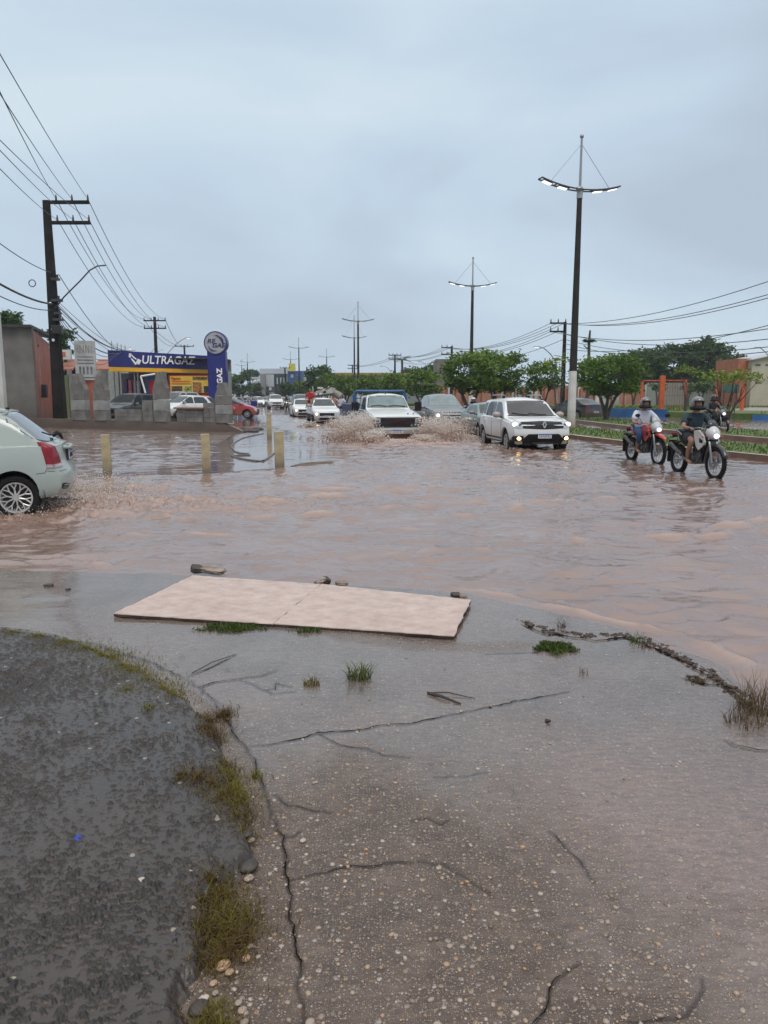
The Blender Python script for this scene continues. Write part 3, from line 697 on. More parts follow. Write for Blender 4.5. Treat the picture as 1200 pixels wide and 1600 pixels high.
# ================================================================== LAMP POSTS OF THE MEDIAN
conc_pole = pm('dark_concrete_pole', (0.028, 0.025, 0.024), 0.75, spec=.2, scale=2, var=.3, bump=.3, bscale=15)
white_paint = pm('white_pole_paint', (0.56, 0.53, 0.50), 0.5, scale=2, var=.15, dirt=(0.22, 0.15, 0.11), dz=(0.05, 0.7))
steel = pm('galvanised_steel', (0.30, 0.31, 0.32), 0.4, 0.6)
darksteel = pm('dark_steel', (0.06, 0.06, 0.065), 0.45, 0.4)
lamp_on = pm('lamp_glow', (1, 1, 1), 0.4, emis=1.6, ecol=(0.93, 0.97, 1.0))
lamp_off = pm('lamp_lens', (0.55, 0.57, 0.6), 0.2)
GRPL = 'tall double armed lamp posts along the median'
def lamp_post(x, y, rz, label, on=(1, 1), band=True, H=13.3, armz=10.85, base=0.165):
    H = Z_(H, y) - base; armz = Z_(armz, y) - base
    t = empty('street_lamp', (x, y, base), 0, label, 'street lamp', GRPL)
    zb = 2.5
    mb = MB(); mb.tube([(0, 0, zb if band else 0), (0, 0, armz)], [0.165, 0.105], 10); mb.build('pole', conc_pole, t)
    if band:
        mb = MB(); mb.tube([(0, 0, -0.1), (0, 0, zb)], [0.185, 0.166], 10); mb.build('painted_base', white_paint, t)
    mb = MB(); mb.tube([(0, 0, armz - .05), (0, 0, H)], [0.06, 0.045], 8); mb.ball((0, 0, H + .05), 0.09); mb.build('mast', steel, t)
    mb = MB(); mb.tube([(0, 0, armz - .35), (0, 0, armz + .1)], [0.13, 0.13], 10); mb.build('collar', steel, t)
    for s in (-1, 1):
        R = Matrix.Rotation(rz, 3, 'Z')
        mb = MB()
        for off in (-0.16, 0.16):
            pts = [R @ Vector((s * q * 1.95, off, armz + 0.30 * q * q)) for q in np.linspace(0, 1, 9)]
            mb.tube(pts, 0.032, 6)
        for q in (0.3, 0.62, 1.0):
            mb.tube([R @ Vector((s * q * 1.95, -0.16, armz + 0.3 * q * q)), R @ Vector((s * q * 1.95, 0.16, armz + 0.3 * q * q))], 0.03, 6)
        mb.build('arm', darksteel, t)
        mb = MB(); mb.ball(R @ Vector((s * 0.14, 0.12 * s, armz + .02)), (0.13, 0.13, 0.1)); mb.build('knuckle', steel, t)
        for j, q in enumerate((0.45, 0.84)):
            mb = MB(); zc = armz + 0.3 * q * q
            c = R @ Vector((s * q * 1.95, 0, zc - .02)); tilt = Matrix.Rotation(-s * math.atan(0.6 * q / 1.95), 3, 'Y')
            mb.box(c.x, c.y, c.z, 0.46, 0.24, 0.07, R=R @ tilt); hd = mb.build('lamp_head', steel, t, bevel=.01)
            mb = MB(); c2 = R @ Vector((s * q * 1.95, 0, zc - .065)); mb.box(c2.x, c2.y, c2.z, 0.38, 0.19, 0.03, R=R @ tilt)
            lit = on[0 if s < 0 else 1]
            mb.build('lens', lamp_on if lit else lamp_off, hd)
        mb = MB(); mb.tube([(0, 0, H - .25), R @ Vector((s * 1.5, 0, armz + .18))], 0.012, 4); mb.build('stay_wire', steel, t)
    return t
def Z_(py, Y): return xz(600, py, Y)[1]
LPZ = [(215, 297), (404, 447), (473, 502), (494, 528), (546, 558), (528, 544), (550, 562), (553, 566), (562, 571)]
LP = [((894, 668), 34, 908, 0.35, 'nearest lamp post on the median, white painted base, behind the white SUV', (1, 1)),
      ((735.5, 0), 63, 739, 0.1, 'second nearest lamp post, rising out of the dense trees right of the grey pickup', (1, 1)),
      ((560, 0), 94, 560, 0.15, 'taller lamp post of the close pair above the clipped trees', (0, 0)),
      ((554, 0), 121, 554, 0.3, 'lamp post just left of and behind a taller one, the lower of the close pair', (0, 0)),
      ((511, 0), 182, 511, 0.1, 'small far lamp post between the close pair and the blue shop front', (0, 0)),
      ((468, 0), 148, 468, 0.2, 'far lamp post standing beside the blue shop front', (0, 0)),
      ((455, 0), 190, 455, 0.2, 'very far thin lamp post just left of the blue shop front', (0, 0)),
      ((388, 0), 200, 388, 0.2, 'far lamp post over the dark trees right of the round gas sign', (0, 0)),
      ((379, 0), 235, 379, 0.2, 'farthest lamp post, closest to the round gas sign', (0, 0))]
for (bp_, yy, px_, rz, lab, on), (tp_, ap_) in zip(LP, LPZ):
    x = xz(bp_[0], 618, yy)[0]
    lamp_post(x, yy, rz, lab, on, (yy < 130), tp_, ap_)

# ================================================================== POWER POLES AND WIRES
pole_m = pm('utility_pole_concrete', (0.018, 0.016, 0.016), 0.8, spec=.15, scale=1.5, var=.4, bump=.4, bscale=9)
ins_m = pm('porcelain_dark', (0.05, 0.045, 0.045), 0.25)
wire_m = pm('wire_black', (0.03, 0.03, 0.032), 0.5, var=0)
def crossarm(mb, z, x0, x1, th=0.12): mb.box((x0 + x1) / 2, 0, z, abs(x1 - x0), th, th)
def insulators(t, pts):
    for p in pts:
        mb = MB(); mb.lathe([(0.001, 0), (.05, 0), (.06, .06), (.045, .09), (.055, .14), (.035, .2), (.03, .28), (.001, .3)], 8, p); mb.build('insulator', ins_m, t)
# big near left pole
yP = 40.0; xP = xz(92, 618, yP)[0]
def Z_(py, Y): return xz(600, py, Y)[1]
pole = empty('utility_pole', (xP, yP, 0), 0, 'tall black square utility pole with a bent lamp arm, beside the orange house', 'utility pole', 'utility poles')
topz = Z_(313, yP)
mb = MB(); mb.box(0, 0, topz / 2, 0.62, 0.42, topz, taper=0.52); mb.build('pole', pole_m, pole, bevel=.02)
for i, zz in enumerate((Z_(316, yP), Z_(348, yP))):
    mb = MB(); crossarm(mb, zz, -0.15, 2.15, 0.16); mb.build('cross_arm', pole_m, pole, bevel=.01)
    insulators(pole, [(0.5, 0, zz + .08), (1.3, 0, zz + .08), (2.1, 0, zz + .08)])
mb = MB()
zl = Z_(482, yP); zt_ = Z_(416, yP)
arm = [(0.2, -.2, zl), (0.7, -.25, zl + .55), (1.6, -.3, zt_ - .75), (2.1, -.3, zt_ - .25), (2.5, -.3, zt_ - .04), (2.95, -.3, zt_)]
mb.tube(arm, 0.035, 6); mb.build('lamp_arm', darksteel, pole)
for k, (py, sx_) in enumerate(((437, .35), (470, .5), (490, .3), (500, .45))):
    mb = MB(); mb.box(0.28, -.15, Z_(py, yP), sx_, .3, .12); mb.box(0.4, -.2, Z_(py, yP) + .12, .08, .08, .2); mb.build('cable_bracket', darksteel, pole)
mb = MB(); mb.box(0.3, -.35, Z_(516, yP), 0.5, .35, .42); mb.build('junction_box', pm('black_plastic', (0.02, 0.02, 0.022), .4), pole, bevel=.02)
for k, (dx, py) in enumerate(((0.02, 515), (0.02, 532), (-.02, 475))):
    mb = MB(); mb.lathe([(0.001, -.02), (.075 if k < 2 else .05, 0), (.07, .02)], 12, (dx, -.30, Z_(py, yP)), 'Y'); mb.build('white_tag', pm('white_tag', (.75, .75, .75), .4), pole)
mb = MB()
for a in np.linspace(0, 2 * PI, 25)[:-1]:
    pass
mb.tube([(-0.95 + .17 * math.cos(a), -.1, Z_(443, yP) + .17 * math.sin(a)) for a in np.linspace(0, 2 * PI, 25)], 0.025, 5, cap=False)
tag(mb.build('cable_coil', wire_m), 'small ring of coiled cable hanging left of the tall black utility pole', 'cable'); bpy.data.objects[-1] if False else None
o = [o for o in bpy.data.objects if o.name == 'cable_coil'][0]; o.location = (xP, yP, 0)

def util_pole(px, y, pytop, arms, label, w0=0.3, hw=1.15, sides=(-1, 1), base=0.0, extra=None):
    x = xz(px, 618, y)[0]; t = empty('utility_pole', (x, y, base), 0, label, 'utility pole', 'utility poles')
    H = Z_(pytop, y) - base
    mb = MB(); mb.box(0, 0, H / 2, w0, w0, H, taper=0.6); mb.build('pole', pole_m, t)
    for py in arms:
        zz = Z_(py, y) - base
        x0 = -hw if -1 in sides else -.1; x1 = hw if 1 in sides else .1
        mb = MB(); crossarm(mb, zz, x0, x1, .13); mb.build('cross_arm', pole_m, t)
        insulators(t, [(q, 0, zz + .06) for q in (np.linspace(x0 + .06, x1 - .06, 3 if len(sides) == 1 else 4))])
    return t, x
y2 = 84.0
_, x2 = util_pole(247, y2, 495, (501, 513), 'black utility pole standing behind the blue gas shop roof', .4, 1.2)
_, x3 = util_pole(291, 135, 539, (541,), 'small far utility pole just right of the shop lettering, above the blue fascia', .4, 1.7)
_, x4 = util_pole(879, 62, 503, (505, 518), 'dark utility pole with its arms pointing left, just left of the nearest lamp post', .34, 1.2, (-1,), .4)
_, x5 = util_pole(705, 96, 541, (543, 554), 'far utility pole half hidden by the dense tree crown near the second lamp post', .4, 1.3, (-1,), .4)
_, x6 = util_pole(617, 120, 554, (555, 561), 'far utility pole beside the palm tree', .4, 1.0, (-1, 1), .4)
_, x7 = util_pole(551, 165, 570, (571, 576), 'very far utility pole seen against the lamp post pair', .4, 1.0, (-1, 1), .4)
_, x8 = util_pole(391, 180, 580, (583,), 'far utility pole over the dark trees right of the gas sign', .4, 1.0)
_, x9 = util_pole(446, 150, 574, (575,), 'far pole at the corner of the grey commercial building', .4, 1.0)

def curved_lamp(px, y, pybase, pts, label, glow, base=0.0, r=.045):
    x = xz(px, 618, y)[0]
    t = empty('street_lamp', (x, y, base), 0, label, 'street lamp', 'single arm street lamps')
    mb = MB(); P_ = []
    for (a, b_) in pts:
        q = P3(a, b_, y); P_.append((q.x - x, 0, q.z - base))
    mb.tube(P_, r, 6); mb.build('lamp_arm', steel, t)
    e = P_[-1]; d = 1 if P_[-1][0] > P_[-2][0] else -1
    mb = MB(); mb.box(e[0] + d * .2, 0, e[2], .5, .2, .09); hd = mb.build('lamp_head', steel, t, bevel=.02)
    mb = MB(); mb.box(e[0] + d * .22, 0, e[2] - .055, .36, .15, .03); mb.build('lens', lamp_on if glow else lamp_off, hd)
    return t
curved_lamp(263, 82, 545, [(262, 620), (262, 552), (275, 538), (284, 531), (291, 528)], 'curved street lamp, lit, above the blue gas shop roof', True)
curved_lamp(868, 60, 575, [(872, 640), (869, 566), (860, 553), (850, 544), (843, 542)], 'curved street lamp, lit, left of the dark utility pole with left pointing arms', True, .4)
curved_lamp(1200, 70, 575, [(1204, 640), (1203, 560), (1197, 551), (1190, 545), (1187, 543)], 'curved street lamp at the right edge over the beige house', False, .4)
curved_lamp(668, 120, 575, [(672, 620), (671, 590), (668, 573), (662, 567), (658, 565)], 'far thin curved street lamp right of the palm tree', False, .4, .05)
curved_lamp(608, 120, 575, [(613, 620), (612, 585), (608, 577), (602, 572), (598, 572)], 'far thin curved street lamp left of the palm tree', False, .4, .05)
def wire(a, b_, sag=0.5, r=0.014, group='power lines over the left side of the road', label='thin black power line strung between the utility poles', n_=16, cat='power line', name='power_line'):
    a = Vector(a); b_ = Vector(b_); pts = []
    for i in range(n_ + 1):
        t = i / n_; p = a.lerp(b_, t); p.z -= sag * 4 * t * (1 - t); pts.append(p)
    L = min(a.y, b_.y) ; mb = MB(); mb.tube(pts, r, 4, cap=False)
    return tag(mb.build(name, wire_m), label, cat, group)
ORD = ['first', 'second', 'third', 'fourth', 'fifth', 'sixth', 'seventh', 'eighth', 'ninth', 'tenth', 'eleventh', 'twelfth', 'thirteenth', 'fourteenth', 'fifteenth', 'sixteenth', 'seventeenth', 'eighteenth', 'nineteenth']
INS = ['inner insulator of the upper arm', 'middle insulator of the upper arm', 'outer insulator of the upper arm', 'inner insulator of the lower arm', 'middle insulator of the lower arm', 'outer insulator of the lower arm']
LW = 'power line from the '
za, zb_ = Z_(311, yP) , Z_(343, yP)
far_ins = [(x2 - 1.14, Z_(499, y2)), (x2 - .38, Z_(499, y2)), (x2 + 1.14, Z_(499, y2)), (x2 - 1.14, Z_(511, y2)), (x2 - .38, Z_(511, y2)), (x2 + 1.14, Z_(511, y2))]
k = 0
near_px = [(0, 240), (0, 220), (0, 202), None, (0, 128), (0, 68)]
# from behind the camera to the near pole: direction continues the line of poles
for i, (dx, zz) in enumerate([(0.5, za), (1.3, za), (2.1, za), (0.5, zb_), (1.3, zb_), (2.1, zb_)]):
    A_ = (xP + dx, yP, zz)
    tgt = [(0, 128), (0, 130), (0, 68), (0, 247), (0, 218), (0, 202)][i]
    yn = 17.0
    q = P3(tgt[0], tgt[1], yn)
    # extend beyond the frame
    A = Vector(A_); ext = A + (q - A) * 1.6
    wire(ext, A, 0.25, .013, 'power lines from the tall left pole', LW + INS[i] + ' towards the viewer')
    wire(A, (far_ins[i][0], y2, far_ins[i][1]), 1.3, .02, 'power lines to the pole behind the gas shop', LW + INS[i] + ' to the far pole')
for i in (0, 2, 4): wire((far_ins[i][0], y2, far_ins[i][1]), (x3 + (-1.5 + i * .75), 135, Z_(540, 135)), 1.0, .03, 'power lines behind the gas shop', 'power line on from the gas shop pole, ' + ORD[i // 2] + ' from the left')
lowb = Vector((xP + .1, yP - .25, Z_(476, yP)))
q = P3(0, 428, 26); wire(lowb + (q - lowb) * 1.7, lowb, .35, .045, label='thick black telephone cable sagging in from the left edge to the tall left pole', group=None)
q = P3(0, 432, 26); wire(lowb + Vector((0, 0, -.25)) + (q - lowb) * 1.7, lowb + Vector((0, 0, -.3)), .4, .02, label='thin cable slung just under the thick telephone cable at the left edge', group=None)
lw2 = Vector((xP + .1, yP - .25, Z_(427, yP)))
q = P3(0, 367, 26); wire(lw2 + (q - lw2) * 1.7, lw2, .3, .02, label='single line from the left edge to the middle of the tall left pole', group=None)
wire(lw2 + Vector((.4, 0, -.1)), (x2, y2, Z_(545, y2) + .3), 2.6, .022, label='single line sagging from the middle of the tall left pole to the gas shop pole', group=None)
for i, (py0, px1, py1, yy) in enumerate([(478, 200, 548, 58), (483, 212, 547, 60), (488, 195, 549, 57), (492, 190, 550, 55), (496, 185, 552, 54), (500, 180, 555, 54), (470, 255, 545, 80), (474, 240, 548, 78)]):
    wire((xP + .3, yP - .2, Z_(py0, yP)), P3(px1, py1, yy), .6 + .15 * i, .035 if i in (0, 2) else .018, 'telephone cables fanning out to the gas shop', 'black telephone cable fanning down to the gas shop, ' + ORD[i] + ' of the fan by height')
# right side wires
for i, (px, py0, py1) in enumerate([(-1.15, 505, 430), (-.6, 505, 455), (-.05, 505, 461), (-1.15, 518, 520), (-.6, 518, 540), (-.05, 530, 552), (-.1, 536, 560), (-.1, 545, 505)]):
    A = Vector((x4 + px, 62, Z_(py0, 62))); q = P3(1290, py1 - 22, 33)
    wire(A, q, .8, .02, 'power lines on the right side', 'power line rising to the right edge, ' + ORD[i] + ' counted down the dark pole')
    B = Vector((x5 + px, 96, Z_(543 + (py0 - 505) * .7, 96)))
    if i < 6:
        wire(A, B, .9, .022, 'power lines between the right poles', 'power line above the dense trees, ' + ORD[i] + ' counted down the dark pole')
        wire(B, (x6, 120, Z_(556 + (py0 - 505) * .3, 120)), .6, .022, 'power lines toward the palm', 'far power line between palm and dense tree, ' + ORD[i] + ' of the bundle')
    if i in (0, 3): wire((x6, 120, Z_(556 + (py0 - 505) * .3, 120)), (x7, 165, Z_(572, 165)), .5, .03, 'power lines beyond the palm', 'very far power line left of the palm tree, ' + ('upper' if i == 0 else 'lower'))

# ================================================================== TREES
def leaf_mat(name, cols, rough=0.45):
    m, n, l, b = newmat(name)
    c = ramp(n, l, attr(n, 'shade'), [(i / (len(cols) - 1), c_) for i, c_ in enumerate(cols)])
    l.new(c, b.inputs['Base Color']); b.inputs['Roughness'].default_value = rough
    b.inputs['Specular IOR Level'].default_value = 0.2
    tr = n.new('ShaderNodeBsdfTranslucent'); l.new(c, tr.inputs['Color'])
    ms = n.new('ShaderNodeMixShader'); ms.inputs['Fac'].default_value = 0.25
    out = n['Material Output']; l.new(b.outputs[0], ms.inputs[1]); l.new(tr.outputs[0], ms.inputs[2]); l.new(ms.outputs[0], out.inputs['Surface'])
    return m
leaf_green = leaf_mat('ficus_leaves', [(0.028, 0.065, 0.010), (0.055, 0.115, 0.014), (0.09, 0.165, 0.022), (0.16, 0.235, 0.04)])
leaf_yellow = leaf_mat('young_leaves', [(0.05, 0.10, 0.012), (0.10, 0.18, 0.02), (0.17, 0.24, 0.035), (0.22, 0.22, 0.04)])
leaf_dark = leaf_mat('mango_leaves', [(0.014, 0.040, 0.012), (0.026, 0.065, 0.016), (0.04, 0.09, 0.02), (0.065, 0.12, 0.028)])
leaf_palm = leaf_mat('palm_leaves', [(0.03, 0.06, 0.02), (0.06, 0.10, 0.03)])
bark = pm('tree_bark', (0.055, 0.042, 0.034), 0.7, scale=6, var=.4, bump=.6, bscale=20)
def leaves_mesh(name, clumps, nper, ls, seed, mat, flat=0.5, parent=None, jag=0.3):
    r = np.random.default_rng(seed); VS = []; SH = []
    for (c, rad, sh) in clumps:
        k = max(4, int(nper * (rad[0] * rad[1] * rad[2]) ** (2 / 3.)))
        d = r.normal(size=(k, 3)); d /= np.linalg.norm(d, axis=1)[:, None]
        rr = r.random(k) ** 0.33 * (1 + r.normal(size=k) * jag * .35)
        p = np.array(c) + d * rr[:, None] * np.array(rad)
        a = r.normal(size=(k, 3)); a[:, 2] *= flat; a /= np.linalg.norm(a, axis=1)[:, None]
        b_ = np.cross(a, r.normal(size=(k, 3))); b_ /= np.linalg.norm(b_, axis=1)[:, None]
        s = ls * (0.6 + 0.8 * r.random(k))[:, None]
        q = np.stack([p - a * s, p + b_ * s * .38, p + a * s, p - b_ * s * .38], 1)
        VS.append(q.reshape(-1, 3)); SH.append(np.repeat(np.clip(sh + r.normal(size=k) * .18, 0, 1), 4))
    V = np.concatenate(VS); S_ = np.concatenate(SH); nq = len(V) // 4
    me = bpy.data.meshes.new(name); me.vertices.add(len(V)); me.vertices.foreach_set('co', V.astype(np.float32).reshape(-1))
    me.loops.add(nq * 4); me.loops.foreach_set('vertex_index', np.arange(nq * 4, dtype=np.int32))
    me.polygons.add(nq); me.polygons.foreach_set('loop_start', np.arange(nq, dtype=np.int32) * 4); me.polygons.foreach_set('loop_total', np.full(nq, 4, np.int32))
    me.update(calc_edges=True)
    at = me.attributes.new('shade', 'FLOAT', 'POINT'); at.data.foreach_set('value', S_.astype(np.float32))
    return link_mesh(name, me, mat, parent, False)
def tree(name, x, y, z0, H, cw, ch, label, mat, group=None, cat='tree', seed=1, stems=3, density=420, ls=.13, nclump=34, trunkr=.11, split=0.28, open_=0.0, cd=None, flatbottom=True, spread=.62):
    """H total height; cw crown width; ch crown height"""
    rd = random.Random(seed)
    t = empty(name, (x, y, z0), 0, label, cat, group)
    cd = cd or cw; zc = H - ch * .5
    clumps = []; tips = []
    for i in range(nclump):
        a = i * 2.39996; q = math.sqrt((i + .5) / nclump); rad = q
        ex = math.cos(a) * rad * cw * .42; ey = math.sin(a) * rad * cd * .42
        dome = math.sqrt(max(0.05, 1 - (rad * .93) ** 2))
        for lay in ((0.75,) if open_ > .5 else (0.82, 0.1)):
            ez = zc + (lay * 2 - 1) * ch * .5 * dome * (1 if lay > .5 else .75) + rd.uniform(-.12, .14) * ch
            s = cw / math.sqrt(nclump) * rd.uniform(.45, 1.05) * (1 - .35 * open_)
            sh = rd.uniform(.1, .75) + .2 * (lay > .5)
            clumps.append(((ex + rd.uniform(-.15, .15), ey + rd.uniform(-.15, .15), ez), (s, s, s * .72), sh))
            if i % 3 == 0: tips.append((ex * .9, ey * .9, ez))
    
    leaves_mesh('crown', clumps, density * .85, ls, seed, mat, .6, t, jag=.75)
    mb = MB(); stemtops = []
    for k in range(stems):
        a = 2 * PI * k / stems + rd.uniform(-.4, .4); top = (math.cos(a) * cw * .15, math.sin(a) * cw * .15, H - ch + .05 * ch)
        mid = (top[0] * .35 + rd.uniform(-.04, .04), top[1] * .35, top[2] * .5)
        rr = trunkr / math.sqrt(stems) * 1.3
        mb.tube([(math.cos(a) * .05, math.sin(a) * .05, -.05), (math.cos(a) * .07, math.sin(a) * .07, split * .5), mid, top], [rr * 1.25, rr, rr * .85, rr * .6], 7); stemtops.append(top)
    for tp in tips:
        b_ = min(stemtops, key=lambda q: (q[0] - tp[0]) ** 2 + (q[1] - tp[1]) ** 2)
        m_ = tuple((b_[i] * .5 + tp[i] * .5) + rd.uniform(-.1, .1) for i in range(3))
        mb.tube([(b_[0], b_[1], b_[2] - .1), m_, tp], [trunkr * .38, trunkr * .24, trunkr * .08], 5)
    mb.build('trunk', bark, t)
    return t
def tree_px(px, y, pytop, pybot_crown, pxw, label, mat, base=.18, **kw):
    x = xz(px, 618, y)[0]; top = Z_(pytop, y); H = top - base; ch = Z_(pytop, y) - Z_(pybot_crown, y)
    return tree(kw.pop('name', 'street_tree'), x, y, base, H, pxw / F * y, ch, label, mat, **kw)
G1 = 'clipped trees planted along the median'
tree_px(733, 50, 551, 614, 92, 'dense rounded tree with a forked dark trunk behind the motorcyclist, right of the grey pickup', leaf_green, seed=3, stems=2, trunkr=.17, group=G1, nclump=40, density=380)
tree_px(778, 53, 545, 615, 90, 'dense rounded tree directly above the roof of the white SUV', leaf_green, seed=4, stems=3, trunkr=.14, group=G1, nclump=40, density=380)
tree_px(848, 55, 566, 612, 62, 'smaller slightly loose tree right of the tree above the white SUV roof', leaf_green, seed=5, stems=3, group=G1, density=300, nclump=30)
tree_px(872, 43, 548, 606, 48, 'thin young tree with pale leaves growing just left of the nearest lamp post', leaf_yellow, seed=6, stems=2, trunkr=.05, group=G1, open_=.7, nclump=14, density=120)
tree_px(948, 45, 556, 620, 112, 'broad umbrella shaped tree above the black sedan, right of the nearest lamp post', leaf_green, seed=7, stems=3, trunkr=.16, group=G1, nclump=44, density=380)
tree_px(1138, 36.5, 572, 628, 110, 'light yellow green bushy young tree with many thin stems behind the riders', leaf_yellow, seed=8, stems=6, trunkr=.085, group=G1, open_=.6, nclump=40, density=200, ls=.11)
tree_px(1072, 58, 568, 600, 52, 'small thin yellow green tree behind the orange gate', leaf_yellow, base=.43, seed=9, stems=3, trunkr=.07, open_=.7, nclump=16, density=120)
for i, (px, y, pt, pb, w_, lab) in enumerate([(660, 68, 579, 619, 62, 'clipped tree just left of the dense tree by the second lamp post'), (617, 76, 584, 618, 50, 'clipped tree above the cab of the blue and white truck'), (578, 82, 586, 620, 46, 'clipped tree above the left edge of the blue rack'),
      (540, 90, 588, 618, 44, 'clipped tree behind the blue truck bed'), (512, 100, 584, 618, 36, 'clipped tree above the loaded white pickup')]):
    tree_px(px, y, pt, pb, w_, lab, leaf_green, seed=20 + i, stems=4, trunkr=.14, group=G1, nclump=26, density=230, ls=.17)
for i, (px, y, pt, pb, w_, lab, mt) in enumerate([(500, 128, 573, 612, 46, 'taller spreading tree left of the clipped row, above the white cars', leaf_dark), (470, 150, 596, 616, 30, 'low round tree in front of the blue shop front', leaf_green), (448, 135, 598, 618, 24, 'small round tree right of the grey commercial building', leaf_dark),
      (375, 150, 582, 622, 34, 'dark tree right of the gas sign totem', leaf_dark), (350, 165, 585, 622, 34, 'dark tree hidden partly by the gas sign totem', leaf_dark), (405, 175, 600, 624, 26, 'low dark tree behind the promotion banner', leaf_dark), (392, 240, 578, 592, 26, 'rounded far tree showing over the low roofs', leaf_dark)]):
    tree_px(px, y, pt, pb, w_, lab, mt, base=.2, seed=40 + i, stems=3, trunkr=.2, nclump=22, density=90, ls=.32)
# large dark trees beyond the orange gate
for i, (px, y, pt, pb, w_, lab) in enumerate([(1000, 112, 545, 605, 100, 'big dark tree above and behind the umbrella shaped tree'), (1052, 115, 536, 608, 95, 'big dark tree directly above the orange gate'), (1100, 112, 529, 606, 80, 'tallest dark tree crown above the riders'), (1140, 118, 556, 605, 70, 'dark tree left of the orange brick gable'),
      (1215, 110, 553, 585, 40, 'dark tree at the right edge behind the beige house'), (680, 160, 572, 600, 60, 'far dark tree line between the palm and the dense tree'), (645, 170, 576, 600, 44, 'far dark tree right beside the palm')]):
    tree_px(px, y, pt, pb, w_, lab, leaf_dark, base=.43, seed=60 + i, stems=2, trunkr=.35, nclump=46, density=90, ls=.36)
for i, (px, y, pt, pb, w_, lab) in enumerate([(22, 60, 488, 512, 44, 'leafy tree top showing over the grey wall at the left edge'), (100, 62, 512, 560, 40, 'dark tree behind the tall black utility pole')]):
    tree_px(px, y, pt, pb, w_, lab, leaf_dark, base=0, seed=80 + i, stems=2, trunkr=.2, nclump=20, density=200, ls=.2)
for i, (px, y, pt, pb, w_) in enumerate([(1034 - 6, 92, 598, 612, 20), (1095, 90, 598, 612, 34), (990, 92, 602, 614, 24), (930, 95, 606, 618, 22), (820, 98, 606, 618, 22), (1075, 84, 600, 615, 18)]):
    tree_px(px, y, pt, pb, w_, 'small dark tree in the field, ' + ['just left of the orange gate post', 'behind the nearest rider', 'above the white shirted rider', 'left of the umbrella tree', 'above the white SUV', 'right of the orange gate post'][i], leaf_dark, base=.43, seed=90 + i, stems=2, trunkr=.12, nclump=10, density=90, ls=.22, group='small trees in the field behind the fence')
def palm(px, y, pytop, pybase, label, n_=16, R_=2.1, base=.3, tr=.22):
    x = xz(px, 618, y)[0]; H = Z_(pytop, y) - base
    t = empty('palm_tree', (x, y, base), 0, label, 'palm tree')
    mb = MB(); mb.tube([(0, 0, 0), (.08, 0, H * .5), (0, 0, H)], [tr, tr * .8, tr * .75], 8); mb.build('trunk', bark, t)
    rd = random.Random(px); V = []; Fq = []
    for k in range(n_):
        a = 2 * PI * k / n_ + rd.uniform(-.2, .2); el = rd.uniform(.1, 1.1); L = R_ * rd.uniform(.8, 1.1)
        for j in range(12):
            t0 = (j + .5) / 12; rr = L * t0; zz = H + math.sin(el) * rr - .55 * rr * rr / L
            c = Vector((math.cos(a) * rr * math.cos(el * .6), math.sin(a) * rr * math.cos(el * .6), zz))
            side = Vector((-math.sin(a), math.cos(a), 0)); ll = .45 * math.sin(PI * (t0 * .85 + .12)); 
            for s in (-1, 1):
                tip = c + side * s * ll + Vector((math.cos(a) * .25, math.sin(a) * .25, -ll * .5))
                b_ = len(V); V += [c, c + Vector((math.cos(a) * .1, math.sin(a) * .1, 0)), tip]; Fq.append((b_, b_ + 1, b_ + 2))
    mb = MB(); mb.add(V, Fq); o = mb.build('fronds', leaf_palm, t, smooth=False)
    return t
palm(628, 118, 562, 585, 'palm tree with a full head of fronds on the skyline', R_=1.7)
t = palm(917, 66, 533, 590, 'bare palm trunk with a few ragged fronds, right of the nearest lamp post', n_=7, R_=.55, base=.42, tr=.17)
mb = MB(); H_ = Z_(533, 66) - .42; mb.tube([(0, 0, H_ - .1), (.05, 0, H_ + .9)], [.12, .08], 6); mb.tube([(0, 0, H_ - .7), (-.45, 0, H_ - .35)], [.06, .04], 5); mb.build('dead_stalk', bark, t)

# ================================================================== POSTS, FENCE, BUILDINGS
wood = pm('weathered_post', (0.36, 0.29, 0.17), 0.6, scale=5, var=.25, bump=.4, bscale=18, dirt=(0.10, 0.075, 0.055), dz=(0.0, 0.28))
for (px, pyb, pyt, w_, lab) in [(168, 740, 679, 13, 'pale square post nearest to the green hatchback'), (323, 738, 678, 13, 'pale square post in the middle of the three near posts'), (437, 729, 674, 14, 'pale square post at the corner of the submerged kerb, rightmost of the near posts'), (421, 684, 646, 7, 'thin farther post beyond the rightmost near post')]:
    x, y = gp(px, pyb); H = Z_(pyt, y); wd = w_ / F * y
    mb = MB(); mb.box(0, 0, H / 2 - .1, wd, wd * .8, H + .2); o = mb.build('wooden_post', wood, bevel=.008)
    o.location = (x, y, 0); o.rotation_euler = (random.uniform(-.01, .01), random.uniform(-.015, .015), 0.25); tag(o, lab, 'post', 'square posts along the forecourt edge')
plaster_grey = pm('rough_render', (0.155, 0.145, 0.13), 0.75, scale=1.2, var=.25, bump=.3, bscale=6, dirt=(0.07, 0.06, 0.05), dz=(0.2, 1.6))
block_m = pm('concrete_block', (0.15, 0.14, 0.128), 0.7, scale=2.5, var=.35, bump=.5, bscale=14)
block_lt = pm('concrete_block_pale', (0.25, 0.245, 0.235), 0.65, scale=2.5, var=.25, bump=.5, bscale=14)
terracotta = pm('orange_wall_paint', (0.36, 0.10, 0.055), 0.6, scale=1.0, var=.25, dirt=(0.14, 0.07, 0.05), dz=(.2, 1.8))
terra2 = pm('brick_fence_wall', (0.33, 0.15, 0.095), 0.7, scale=.5, var=.3)
white_wall = pm('white_wall', (0.50, 0.50, 0.47), 0.6, scale=1.0, var=.1, dirt=(0.25, 0.22, 0.18), dz=(.2, 1.8))
dark_in = pm('dark_interior', (0.015, 0.015, 0.017), 0.6)
